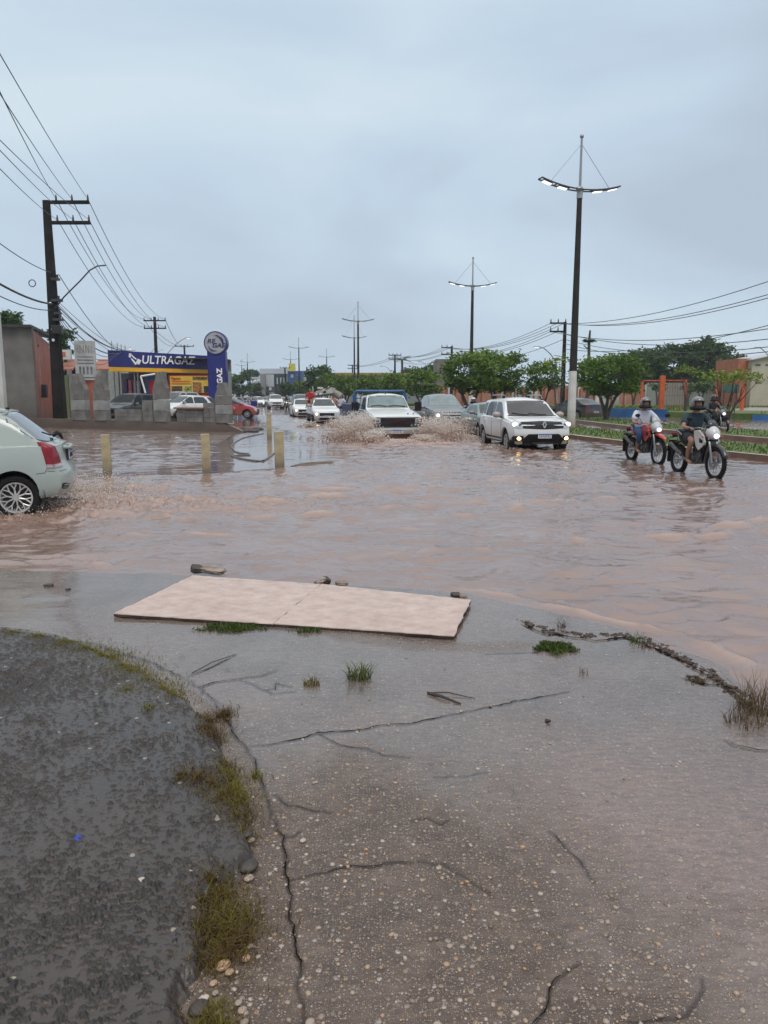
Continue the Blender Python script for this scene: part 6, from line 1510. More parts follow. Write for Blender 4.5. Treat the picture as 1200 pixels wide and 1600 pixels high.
fw = Vector((3.74, 22.6))  # near front wheel contact (car's right wheel, on the viewer's left)
rt = Vector((hsv.y, -hsv.x))  # right of heading
ctr = fw - rt * .78 - hsv * 1.29
suv('white SUV with roof rails, dark windscreen and lit yellow fog lamps', P_white, (ctr.x, ctr.y), (hsv.x, hsv.y), -.10)

# ------------------------------------------------------------------ white cab truck with blue bed and rack
def truck(label, loc, heading, dz):
    sp = dict(L=3.25, W=1.84, wx=[.72], wr=.37, wz=.37, ra=.46, clear=.36, flare=.02,
              top=[(-1.8, 1.84), (-1.45, 1.86), (-.75, 1.88), (-.5, 1.84), (-.08, 1.38), (0, 1.335), (.8, 1.24), (1.45, 1.15), (1.58, 1.12), (1.625, 1.08), (1.9, 1.0)],
              belt=[(-1.8, 1.25), (-.1, 1.24), (.8, 1.16), (1.625, 1.03)], hw=[(-1.8, .88), (-1.5, .90), (1.3, .90), (1.625, .885)], sm_top=2,
              nose=[(.3, .03), (.7, 0), (1.0, .0), (1.1, .03)], tail=[(.3, 0), (1.9, 0)], nplan=.07, tplan=.0, bulge=.05, zmid=.85, tumble=.24, crown=.05, round=.06)
    wm = paint('old_white', (.60, .62, .61), .35, dz=(.25, .65))
    r = empty('pickup_truck', (0, 0, 0), 0, label, 'truck'); lf = Loft(sp); lf.build(wm, r, name='cab')
    dec(lf, 'windscreen', [(-.77, 1.36), (.77, 1.36), (.76, 1.42), (.66, 1.775), (.62, 1.80), (-.62, 1.80), (-.66, 1.775), (-.76, 1.42)], 'F', plastic, r, .004, K=5, n_=50)
    ws = dec(lf, 'windscreen_glass', [(-.745, 1.385), (.745, 1.385), (.63, 1.775), (-.63, 1.775)], 'F', glass_lt, r, .010, K=5, n_=50)
    # driver seen through the glass: wheel and head silhouette printed dark just inside is left to the pane's own tone
    for s, ax in ((1, 'L'), (-1, 'R')):
        dec(lf, 'side_window', [(-1.12, 1.28), (-1.10, 1.74), (-.62, 1.74), (-.52, 1.70), (-.22, 1.36), (-.20, 1.28)], ax, glass_mid, r, .005, K=5)
        seam(lf, [(-1.18, .5), (-1.2, 1.3), (-1.15, 1.80), (-.6, 1.80)], ax, r); seam(lf, [(-.02, .5), (-.02, 1.25), (-.1, 1.36)], ax, r)
        seam(lf, [(-.1, 1.16), (1.5, 1.02)], ax, r, 'body_crease', .012, wm)
        mb = MB(); q = project(lf.bvh, -1.0, 1.15, ax, .02)[0]; mb.box(q.x, q.y, q.z, .16, .03, .04); mb.build('door_handle', plastic, r, bevel=.01)
        m = empty('m', (0, 0, 0)); bpy.data.objects.remove(m)
        mb = MB(); mb.box(0, 0, 0, .10, .26, .34); mm = mb.build('mirror', plastic, r, bevel=.03); mm.location = (-.28, s * 1.20, 1.40)
        mb = MB(); mb.tube([(0, -s * .05, .10), (-.02, -s * .32, .02)], .014, 5); mb.tube([(0, -s * .05, -.12), (-.02, -s * .32, -.16)], .014, 5); mb.build('mirror_arm', plastic, mm)
    xg = 1.615
    gr = dec(lf, 'grille', [(-.87, .70), (-.87, 1.045), (.87, 1.045), (.87, .70)], 'F', plastic, r, .012, K=5, n_=60)
    for k in range(7): seam(lf, [(-.60, .735 + .045 * k), (.60, .735 + .045 * k)], 'F', r, 'grille_bar', .012, darksteel, .022)
    q = project(lf.bvh, 0, .90, 'F', .03)[0]
    text_obj('badge', 'GMC', .155, pm('badge_red', (.07, .014, .014), .5, spec=.2), r, (q.x + .012, 0, .895), (PI / 2, 0, PI / 2), .006, .004, 0, 1.5)
    for s in (-1, 1):
        hb = dec(lf, 'headlight', [(s * .62, .86), (s * .62, 1.01), (s * .81, 1.01), (s * .81, .86)], 'F', lens, r, .022, K=3)
        q = project(lf.bvh, s * .715, .935, 'F', .03)[0]; mb = MB(); mb.ball(q, (.025, .065, .05), 12, 6); mb.build('lamp_bowl', lens_dark, hb)
        dec(lf, 'parking_lamp', [(s * .62, .765), (s * .62, .82), (s * .81, .82), (s * .81, .765)], 'F', pm('lamp_smoke', (.16, .15, .14), .2), r, .02, K=2)
        mb = MB(); q = project(lf.bvh, s * .855, .93, 'F', .02)[0]; mb.box(q.x - .03, s * .862, .92, .12, .05, .22); mb.build('marker_lamp', amber, r, bevel=.01)
    mb = MB(); pts = [(1.35, -.97, .56), (1.62, -.95, .56), (1.71, -.80, .56), (1.74, 0, .56), (1.71, .80, .56), (1.62, .95, .56), (1.35, .97, .56)]
    for i in range(len(pts) - 1):
        a, b_ = Vector(pts[i]), Vector(pts[i + 1]); c = (a + b_) / 2; an = math.atan2((b_ - a).y, (b_ - a).x); mb.box(c.x, c.y, c.z, (b_ - a).length + .03, .05, .19, rz=an)
    mb.build('bumper', pm('bumper_grey', (.36, .36, .35), .35, .3, dirt=(.2, .13, .1), dz=(.4, .6)), r, bevel=.02)
    plate(r, 1.775, -.05, .56, w_=.40)
    mb = MB(); mb.box(1.2, 0, .38, .9, 1.3, .16); mb.build('valance', pm('red_brown_chassis', (.12, .035, .02), .6), r)
    wiper(lf, r, [(.65, 1.40), (.3, 1.43), (.0, 1.41)]); wiper(lf, r, [(-.05, 1.40), (-.35, 1.44), (-.62, 1.41)])
    for s, yy in ((0, -.55), (0, .55)):
        mb = MB(); mb.box(-.62, yy, 1.885, .10, .06, .035); mb.build('roof_lamp', plastic, r, bevel=.01)
    mb = MB(); mb.tube([(-.55, 0, 1.87), (-.75, .02, 1.91)], .02, 6); mb.build('aerial', plastic, r)
    for yy in (.42, .62): mb = MB(); mb.ball((1.35, yy * 1.0, 1.17), (.05, .03, .015)); mb.build('bonnet_vent', plastic, r)
    # blue bed with ribs and rack
    bl = pm('bed_blue_paint', (.012, .075, .185), .4, scale=3, var=.3, dirt=(.12, .09, .08), dz=(.5, .9)); bl2 = pm('bed_dark_blue', (.012, .02, .07), .4, scale=3, var=.3)
    mb = MB(); mb.box(-3.05, 0, .95, 2.85, 2.06, .10); mb.build('bed_floor', bl, r)
    for s in (-1, 1):
        pn_ = MB(); pn_.box(-3.05, s * 1.03, 1.22, 2.85, .05, .46); pb2 = pn_.build('bed_side', bl2, r)
        mb = MB()
        for zz, th in ((1.46, .07), (1.34, .03), (1.22, .03), (1.10, .03), (.99, .08)): mb.box(-3.05, s * 1.065, zz, 2.9, .04, th)
        mb.build('side_rib', bl, pb2)
        mb = MB(); mb.box(-3.05, s * 1.088, 1.475, 2.9, .01, .025); mb.box(-3.05, s * 1.09, .955, 2.9, .01, .03); mb.build('pale_edge', pm('edge_pale', (.4, .45, .5), .4), pb2)
        mb = MB(); mb.tube([(-1.62, s * .99, .9), (-1.62, s * .99, 1.88), (-1.62, s * .93, 1.97)], .05, 8); mb.box(-1.62, s * 1.0, 1.35, .11, .13, .95); mb.build('rack_post', bl, r)
        mb = MB(); mb.tube([(-1.62, s * .90, 1.97), (-2.5, s * .90, 1.55)], .03, 6) ; mb.build('rack_brace', bl, r)
    mb = MB(); mb.tube([(-1.62, -.95, 1.97), (-1.62, .95, 1.97)], .05, 8); mb.tube([(-1.62, -.95, 1.70), (-1.62, .95, 1.70)], .025, 6); mb.tube([(-1.62, -.95, 1.5), (-1.62, .95, 1.5)], .03, 6); mb.build('rack_bar', bl, r)
    mb = MB(); mb.box(-4.5, 0, 1.22, .05, 2.06, .46); mb.build('tailgate', bl2, r)
    mb = MB(); mb.box(-2.2, 0, .62, 3.8, .7, .22); mb.build('chassis', under, r)
    for s in (-1, 1):
        wheel(r, .72, s * .80, .37, .37, .24, .22, 8, rimmat=pm('steel_wheel', (.25, .24, .23), .5), side=s); wheel(r, -3.2, s * .80, .37, .37, .30, .22, 8, rimmat=pm('steel_wheel', (.25, .24, .23)), side=s)
    return place(r, *loc, heading, dz)
ht = Vector((.20, -.98)).normalized(); fc = Vector(((622.5 - 600) / 1166. * 26.4, 26.4)); c = fc - ht * 1.74
truck('old white truck with black grille, blue bed and rack, throwing up spray', (c.x, c.y), (ht.x, ht.y), -.20)

# ------------------------------------------------------------------ double cab pickup / SUVs / sedans of the queue
def gen_car(kind, label, mat, loc, heading, dz, gl_=None, lights=None, lit=(1, 1), cargo=False, group=None, chromeg=False, rearview=False, gcol=None):
    K_ = dict(
      pickup=dict(L=5.1, W=1.86, wx=[-1.62, 1.55], wr=.38, wz=.38, ra=.46, clear=.36, flare=.04, top=[(-2.7, 1.12), (-1.15, 1.13), (-1.08, 1.5), (-.95, 1.72), (-.6, 1.79), (.0, 1.80), (.35, 1.74), (1.05, 1.24), (1.15, 1.19), (1.7, 1.14), (2.2, 1.08), (2.5, 1.0), (2.7, .95)], belt=[(-2.6, 1.06), (1.0, 1.08), (2.0, 1.02), (2.6, .90)], hw=[(-2.7, .86), (1.9, .92), (2.3, .89), (2.55, .84)], nose=[(.3, .12), (.5, 0), (.8, .0), (1.0, .05), (1.1, .1)], tail=[(.3, 0), (1.5, 0)], nplan=.16, tplan=.02, bulge=.07, zmid=.8, tumble=.30, crown=.04),
      ute=dict(L=4.45, W=1.66, wx=[-1.45, 1.28], wr=.30, wz=.30, ra=.37, clear=.24, top=[(-2.4, 1.10), (-.72, 1.10), (-.66, 1.5), (-.5, 1.56), (.1, 1.57), (.3, 1.52), (.95, 1.07), (1.05, 1.03), (1.7, .95), (2.1, .88), (2.25, .8), (2.4, .7)], belt=[(-2.3, 1.04), (.9, 1.0), (1.7, .88), (2.2, .72)], hw=[(-2.4, .76), (1.5, .82), (2.22, .74)], nose=[(.2, .1), (.45, 0), (.7, .02), (.9, .1)], tail=[(.3, 0), (1.5, 0)], nplan=.24, tplan=.02, bulge=.12, zmid=.62, tumble=.34, crown=.04),
      suv=dict(L=4.7, W=1.85, wx=[-1.42, 1.42], wr=.37, wz=.37, ra=.44, clear=.32, flare=.03, top=[(-2.5, 1.1), (-2.3, 1.2), (-2.1, 1.6), (-1.8, 1.76), (-.5, 1.80), (.1, 1.76), (.95, 1.24), (1.05, 1.18), (1.8, 1.10), (2.2, 1.0), (2.5, .9)], belt=[(-2.4, 1.08), (1, 1.05), (2.0, .96), (2.35, .85)], hw=[(-2.5, .84), (1.8, .91), (2.35, .82)], nose=[(.3, .12), (.5, 0), (.9, .02), (1.1, .1)], tail=[(.3, .05), (.6, 0), (1.2, .05), (1.7, .12)], nplan=.2, tplan=.1, bulge=.08, zmid=.75, tumble=.30, crown=.04),
      sedan=dict(L=4.4, W=1.72, wx=[-1.25, 1.33], wr=.31, wz=.31, ra=.38, clear=.22, top=[(-2.4, .98), (-2.18, 1.04), (-1.75, 1.08), (-1.6, 1.12), (-1.0, 1.40), (-.5, 1.46), (.1, 1.46), (.35, 1.40), (1.0, 1.0), (1.1, .96), (1.7, .90), (2.05, .8), (2.2, .7)], belt=[(-2.2, .98), (1, .93), (1.8, .82), (2.2, .66)], hw=[(-2.4, .76), (-1.8, .83), (1.5, .85), (2.2, .74)], nose=[(.2, .1), (.45, 0), (.7, .03), (.9, .12)], tail=[(.2, .08), (.45, 0), (.62, .0), (.7, .04), (1.1, .08)], nplan=.28, tplan=.16, bulge=.12, zmid=.6, tumble=.40, crown=.045),
      hatch=dict(L=3.9, W=1.68, wx=[-1.2, 1.2], wr=.30, wz=.30, ra=.37, clear=.22, top=[(-2.2, .95), (-1.9, 1.0), (-1.7, 1.15), (-1.45, 1.40), (-1.1, 1.50), (-.3, 1.52), (.1, 1.49), (1.0, 1.02), (1.08, .97), (1.6, .84), (1.85, .72), (2.0, .66)], belt=[(-2, .96), (.9, .93), (1.6, .78), (1.95, .64)], hw=[(-2.2, .76), (-1.6, .82), (1.2, .84), (1.95, .72)], nose=[(.2, .1), (.45, 0), (.65, .04), (.9, .16)], tail=[(.2, .08), (.45, 0), (.65, .02), (1.2, .1)], nplan=.30, tplan=.16, bulge=.12, zmid=.6, tumble=.34, crown=.045))
    sp = K_[kind]; nm = dict(pickup='pickup_truck', ute='pickup_truck', suv='suv_car', sedan='sedan_car', hatch='hatchback_car')[kind]
    r = empty(nm, (0, 0, 0), 0, label, 'pickup truck' if kind in ('pickup', 'ute') else 'car', group); lf = Loft(sp); lf.build(mat, r, clad={'pickup': .42, 'suv': .42, 'ute': .60}.get(kind)); g_ = gl_ or glass_mid
    Z = lambda x: lf.g(lf.top, x); B = lambda x: lf.g(lf.belt, x); xb = {'pickup': 1.08, 'ute': .98, 'suv': .98, 'sedan': 1.03, 'hatch': 1.03}[kind]; zc = Z(xb) + .03; W = lf.W
    ztop = max(lf.top) - .085; ws = {'pickup': (.80, .64), 'ute': (.70, .57), 'suv': (.78, .62), 'sedan': (.70, .55), 'hatch': (.70, .57)}[kind]
    dec(lf, 'windscreen', [(-ws[0] * .93, zc), (ws[0] * .93, zc), (ws[1], ztop - .02), (ws[1] * .9, ztop), (-ws[1] * .9, ztop), (-ws[1], ztop - .02)], 'F', g_, r, .006, K=6, n_=50)
    for s, ax in ((1, 'L'), (-1, 'R')):
        zl = B(0) + .05
        xr = {'pickup': -.95, 'ute': -.52, 'suv': -1.9, 'sedan': -1.05, 'hatch': -1.35}[kind]; xm = {'pickup': .02, 'ute': None, 'suv': -.35, 'sedan': -.25, 'hatch': -.2}[kind]; zt_ = ztop - .03
        if xm is None: dec(lf, 'side_window', [(xr, zl), (xr, zt_), (.15, zt_), (xb - .25, zl + .05), (xb - .2, zl)], ax, g_, r, .004, K=5)
        else:
            dec(lf, 'side_window', [(xm + .04, zl), (xm + .04, zt_), (.25, zt_ - .02), (xb - .25, zl + .08), (xb - .2, zl)], ax, g_, r, .004, K=5)
            dec(lf, 'side_window', [(xm - .04, zl), (xm - .04, zt_), (xr + .25, zt_ - .02), (xr, zl + .12), (xr, zl)], ax, g_, r, .004, K=5)
            seam(lf, [(xm, .4), (xm, zl)], ax, r)
        seam(lf, [(xb - .15, .45), (xb - .12, zl - .05)], ax, r)
        mirror(r, xb - .28, s * (W + .09), zl + .05, mat, s=s)
    zl1, zl0 = B(sp['L'] / 2 - .1) - .02, B(sp['L'] / 2 - .1) - .19
    lm_ = [(lights or lens) if q else lens for q in lit]
    for s in (-1, 1):
        hl = dec(lf, 'headlight', [(s * (W - .34), zl0), (s * (W - .36), zl1), (s * (W - .13), zl1 + .03), (s * (W - .115), zl0 + .05)], 'F', lens, r, .010, K=3)
        if lights and lit[0 if s < 0 else 1]:
            q = project(lf.bvh, s * (W - .24), (zl0 + zl1) / 2, 'F', .02)[0]; mb = MB(); mb.ball(q, (.03, .09, .07), 12, 6); mb.build('lit_reflector', lights, hl)
        dec(lf, 'tail_lamp', [(s * (W - .30), B(-2) - .22), (s * (W - .30), B(-2) - .02), (s * (W - .12), B(-2) - .02), (s * (W - .12), B(-2) - .22)], 'B', tail_red, r, .010, K=3)
    gw = W - .40
    dec(lf, 'grille', [(-gw, zl0 - .02), (-gw, zl1 - .02), (gw, zl1 - .02), (gw, zl0 - .02)], 'F', plastic, r, .012, K=3)
    if chromeg:
        for k in range(2): seam(lf, [(-gw, zl0 + .02 + .10 * k), (gw, zl0 + .02 + .10 * k)], 'F', r, 'grille_bar', .045, chrome, .03)
        seam(lf, [(-gw - .02, zl0 - .03), (-gw - .02, zl1), (gw + .02, zl1), (gw + .02, zl0 - .03), (-gw - .02, zl0 - .03)], 'F', r, 'grille_frame', .03, chrome, .03)
        seam(lf, [(-.55, .62), (.55, .62)], 'F', r, 'bumper_trim', .09, steel, .02)
    dec(lf, 'lower_grille', [(-W + .35, lf.sp['clear'] + .06), (-W + .40, lf.sp['clear'] + .2), (W - .40, lf.sp['clear'] + .2), (W - .35, lf.sp['clear'] + .06)], 'F', plastic, r, .010, K=3)
    q = project(lf.bvh, 0, lf.sp['clear'] + .27, 'F', .02)[0]; plate(r, q.x + .005, 0, lf.sp['clear'] + .27)
    if kind in ('sedan', 'hatch', 'suv'):
        dz0 = {'sedan': (1.11, 1.37), 'hatch': (1.06, 1.38), 'suv': (1.18, 1.62)}[kind]
        dec(lf, 'rear_window', [(-.62, dz0[0]), (.62, dz0[0]), (.52, dz0[1]), (-.52, dz0[1])], 'B', g_, r, .006, K=5); plate(r, -sp['L'] / 2 - .0, 0, .62 if kind != 'sedan' else .55, 'B')
    if kind in ('ute', 'pickup'):
        xe = {'ute': -.8, 'pickup': -1.2}[kind]; dec(lf, 'load_cover', [(xe, -W + .15), (xe, W - .15), (-sp['L'] / 2 + .1, W - .15), (-sp['L'] / 2 + .1, -W + .15)], 'T', plastic, r, .01, K=3)
    wheels(r, sp, rim=.64, wd=.2, spokes=6); return place(r, *loc, heading, dz)
def at_lane(px, y): return ((px - 600) / 1166. * y, y)
rd_dir = lambda a: (math.sin(a), -math.cos(a))
gen_car('pickup', 'grey double cab pickup with chrome grille and lit headlights behind the blue and white truck', P_grey, at_lane(686, 37), rd_dir(.16), -.12, gl_=glass_lt, lights=head_on, chromeg=True)
gen_car('sedan', 'grey green car partly hidden behind the white SUV, beside the dark clad motorcyclist', P_dkgreen, at_lane(762, 31.5), rd_dir(.13), -.12)
gen_car('ute', 'white pickup loaded with scrap and people, one headlight lit', P_white, at_lane(506, 46), rd_dir(.20), -.10, lights=head_on, lit=(1, 0), gl_=glass_mid)
gen_car('sedan', 'white sedan with one lit headlight following just left of the loaded white pickup', P_white, at_lane(475, 58), rd_dir(.20), -.08, lights=head_on, lit=(1, 1))
gen_car('suv', 'dark grey SUV behind the white sedan with the lit headlight', P_grey, at_lane(474, 70), rd_dir(.2), -.06)
gen_car('suv', 'large white SUV in the middle of the far traffic, left of the small dark motorcyclist', P_white, at_lane(434, 95), rd_dir(.22), -.05)
gen_car('hatch', 'white car with black grille, leftmost of the far traffic beside the promotion board', P_white, at_lane(408, 112), rd_dir(.24), -.05, lights=head_white)
gen_car('sedan', 'silver car following just behind the right side of the large white SUV', P_silver, at_lane(444, 108), rd_dir(.22), -.05, lights=head_white)
gen_car('hatch', 'dark grey car right of the small dark motorcyclist in the far traffic', P_grey, at_lane(457, 118), rd_dir(.22), -.05)
gen_car('sedan', 'beige grey car seen between the leftmost white car and the large white SUV', P_silver, at_lane(420, 124), rd_dir(.24), -.05, lights=head_white)
gen_car('hatch', 'dark far car behind the leftmost white car', P_black, at_lane(401, 140), rd_dir(.24), -.05)
gen_car('hatch', 'very far dark car above the large white SUV', P_blue, at_lane(428, 150), rd_dir(.24), -.05)
gen_car('sedan', 'very far silver car at the head of the street behind the board', P_silver, at_lane(391, 160), rd_dir(.24), -.05)
gen_car('hatch', 'far grey hatchback between the white sedan and the dark motorcyclist', P_silver, at_lane(466, 86), rd_dir(.2), -.05)
gen_car('hatch', 'red hatchback parked with its nose past the rightmost block pillar', P_red, (xz(361, 618, 54)[0], 54), (.998, .05), .0)
gen_car('hatch', 'second red car, half hidden behind the white parked car in front of the shop banner', P_red, (xz(322, 618, 52.8)[0], 53.2), (.95, .3), .12)
gen_car('hatch', 'white car parked behind the low broken wall in front of the yellow banner', P_white, (xz(287, 618, 49)[0], 49), (-.55, -.83), .12)
gen_car('suv', 'silver car parked between the third block pillar and the white parked car', P_silver, (xz(262, 618, 51.5)[0], 53.3), (-.35, -.93), .10)
gen_car('suv', 'dark car with pale roof parked in front of the glass shop front', P_black, (xz(196, 618, 45)[0], 45.5), (-.25, -.97), -.05, gl_=pm('glass_dull', (.012, .016, .018), .35, spec=.12, var=.3))
bs = gen_car('sedan', 'black sedan seen from behind driving away on the far carriageway left of the umbrella tree', P_black, (xz(904, 618, 52)[0], 52.5), (-.38, .92), -.02, gl_=glass_mid)

# ------------------------------------------------------------------ people
skin_m = pm('skin', (.28, .145, .095), .5, var=.06, scale=9); hair_m = pm('dark_hair', (.015, .012, .01), .6)
def skinned(name, joints, edges, radii, mat, parent, root=0, sub=2):
    me = bpy.data.meshes.new(name); me.from_pydata([tuple(j) for j in joints], edges, []); me.update()
    o = bpy.data.objects.new(name, me); C.objects.link(o)
    sk = o.modifiers.new('skin', 'SKIN'); sk.use_smooth_shade = True
    for i, rr in enumerate(radii):
        v = me.skin_vertices[0].data[i]; v.radius = rr if hasattr(rr, '__len__') else (rr, rr); v.use_root = (i == root)
    ss = o.modifiers.new('sub', 'SUBSURF'); ss.levels = sub; ss.render_levels = sub
    me.materials.append(mat); bake(o); o.data.materials.clear(); o.data.materials.append(mat); o.data.shade_smooth()
    if parent: o.parent = parent
    return o
def rider(label, shirt, pants, helmet, loc=None, bare=False, sc=1.0, cloth=None, foot=True, faceup=False, seated=False, hands=None, hip=(-.24, .86), legm=None, visor=True, name='person'):
    """person in riding pose; x forward, z up, in the machine's frame"""
    r = empty(name, (0, 0, 0), 0, label, 'person')
    hx, hz = hip; H = hands or ((.30, -.34, 1.03), (.30, .34, 1.03))
    knee = [(.14, s * .22, hz - .08) for s in (-1, 1)]; ank = [(-.06, s * .18, .36) for s in (-1, 1)]; toe = [(.12, s * .20, .30) for s in (-1, 1)]
    if seated: knee = [(hx + .38, s * .14, hz + .05) for s in (-1, 1)]; ank = [(hx + .42, s * .14, hz - .38) for s in (-1, 1)]; toe = [(hx + .56, s * .15, hz - .42) for s in (-1, 1)]
    J = [(hx, 0, hz), (hx + .03, 0, hz + .20), (hx + .07, 0, hz + .38), (hx + .10, 0, hz + .50), (hx + .15, 0, hz + .62)]; R_ = [(.15, .12), (.14, .11), (.16, .11), .06, .085]
    E = [(0, 1), (1, 2), (2, 3), (3, 4)]
    for k, s in enumerate((-1, 1)):
        b_ = len(J); sh = (hx + .07, s * .185, hz + .42); h_ = H[k]; el = ((sh[0] + h_[0]) / 2 - .05, s * .36 + (h_[1] - s * .34) * .4, (sh[2] + h_[2]) / 2 - .10)
        wr = tuple(el[i] + (h_[i] - el[i]) * .82 for i in range(3))
        J += [sh, el, wr, h_]; R_ += [.062, .044, .030, (.042, .028)]; E += [(2, b_), (b_, b_ + 1), (b_ + 1, b_ + 2), (b_ + 2, b_ + 3)]
        # fingers closed round the grip, thumb from the palm's side
        for f in range(4):
            c = len(J); yy = h_[1] + s * (-.028 + .019 * f) ; J += [(h_[0] + .035, yy, h_[2] + .012), (h_[0] + .055, yy, h_[2] - .018 - .002 * f), (h_[0] + .030, yy, h_[2] - .036)]; R_ += [.0105, .0095, .0085]; E += [(b_ + 3, c), (c, c + 1), (c + 1, c + 2)]
        c = len(J); J += [(h_[0] + .01, h_[1] - s * .045, h_[2] - .012), (h_[0] + .038, h_[1] - s * .040, h_[2] - .03)]; R_ += [.012, .010]; E += [(b_ + 3, c), (c, c + 1)]
        b_ = len(J); J += [(hx + .02, s * .09, hz - .02), knee[k], tuple(knee[k][i] * .45 + ank[k][i] * .55 + (-.03 if i == 0 else 0) for i in range(3)), ank[k], toe[k]]
        R_ += [.095, .062, .056, .036, (.045, .028)]; E += [(0, b_), (b_, b_ + 1), (b_ + 1, b_ + 2), (b_ + 2, b_ + 3), (b_ + 3, b_ + 4)]
    skinned('body', J, E, R_, skin_m, r, sub=1)
    # shirt: torso with short sleeves
    S_ = [(hx - .02, 0, hz - .06), (hx + .02, 0, hz + .16), (hx + .07, 0, hz + .37), (hx + .095, 0, hz + .47)]; SR = [(.20, .155), (.175, .14), (.195, .135), (.085, .08)]; SE = [(0, 1), (1, 2), (2, 3)]
    for k, s in enumerate((-1, 1)):
        sh = Vector((hx + .07, s * .19, hz + .425)); h_ = Vector(H[k]); el = Vector(((sh.x + h_.x) / 2 - .05, s * .36, (sh.z + h_.z) / 2 - .10)); q = sh.lerp(el, .78 if not cloth else .95)
        b_ = len(S_); S_ += [tuple(sh), tuple(q)]; SR += [.085, .078]; SE += [(2, b_), (b_, b_ + 1)]
        if cloth == 'long': S_ += [tuple(el), tuple(el.lerp(h_, .85))]; SR += [.06, .045]; SE += [(b_ + 1, b_ + 2), (b_ + 2, b_ + 3)]
    skinned('shirt', S_, SE, SR, shirt, r, sub=2)
    T = [(hx - .01, 0, hz - .0)]; TR = [(.14, .12)]; TE = []
    for k, s in enumerate((-1, 1)):
        hp = Vector((hx + .04, s * .10, hz - .03)); kn = Vector(knee[k]); b_ = len(T)
        if bare: T += [tuple(hp), tuple(hp.lerp(kn, .72))]; TR += [.115, .10]; TE += [(0, b_), (b_, b_ + 1)]
        else:
            T += [tuple(hp), tuple(kn), tuple(kn.lerp(Vector(ank[k]), .62))]; TR += [.115, .085, .072]; TE += [(0, b_), (b_, b_ + 1), (b_ + 1, b_ + 2)]
    skinned('shorts' if bare else 'trousers', T, TE, TR, pants, r, sub=2)
    hc = Vector((hx + .165, 0, hz + .665))
    mb = MB(); mb.ball(hc, (.095, .078, .115), 16, 10); mb.ball(hc + Vector((.095, 0, -.01)), (.022, .016, .026)); mb.ball(hc + Vector((.082, 0, -.058)), (.02, .03, .009))
    for s in (-1, 1): mb.ball(hc + Vector((.083, s * .032, .022)), (.014, .016, .009)); mb.ball(hc + Vector((0, s * .08, 0)), (.02, .01, .03))
    mb.build('face', skin_m, r)
    if helmet:
        mb = MB(); V = []; Fq = []; nu, nv = 28, 18
        for i in range(nv + 1):
            t = PI * i / nv * .86
            for j in range(nu):
                a = 2 * PI * j / nu; V.append((hc.x - .01 + .152 * math.sin(t) * math.cos(a), .132 * math.sin(t) * math.sin(a), hc.z + .015 + .150 * math.cos(t) - .02 * max(0, math.cos(a)) * (t > 2)))
        for i in range(nv):
            for j in range(nu):
                a = (j + .5) * 2 * PI / nu; t = PI * (i + .5) / nv * .86
                a_ = min(a, 2 * PI - a)
                if a_ < 1.05 and 1.2 < t < 2.2: continue
                Fq.append((i * nu + j, (i + 1) * nu + j, (i + 1) * nu + (j + 1) % nu, i * nu + (j + 1) % nu))
        mb.add(V, Fq); ho = mb.build('helmet', helmet, r); so_ = ho.modifiers.new('t', 'SOLIDIFY'); so_.thickness = .018; so_.offset = -1
        mb = MB(); mb.tube([(hc.x + .138 * math.cos(a), .122 * math.sin(a), hc.z - .082) for a in np.linspace(-1.9, 1.9, 14)], .042, 8); mb.build('chin_guard', plastic, ho)
        mb = MB(); mb.tube([(hc.x - .01 + .152 * math.cos(a), .134 * math.sin(a), hc.z + .062) for a in np.linspace(-1.1, 1.1, 10)], [.012] * 10, 6); mb.build('raised_visor', plastic, ho)
    else:
        mb = MB(); mb.ball(hc + Vector((-.012, 0, .03)), (.10, .086, .105), 16, 8); mb.build('hair', hair_m, r)
    if loc is not None: pass
    return r
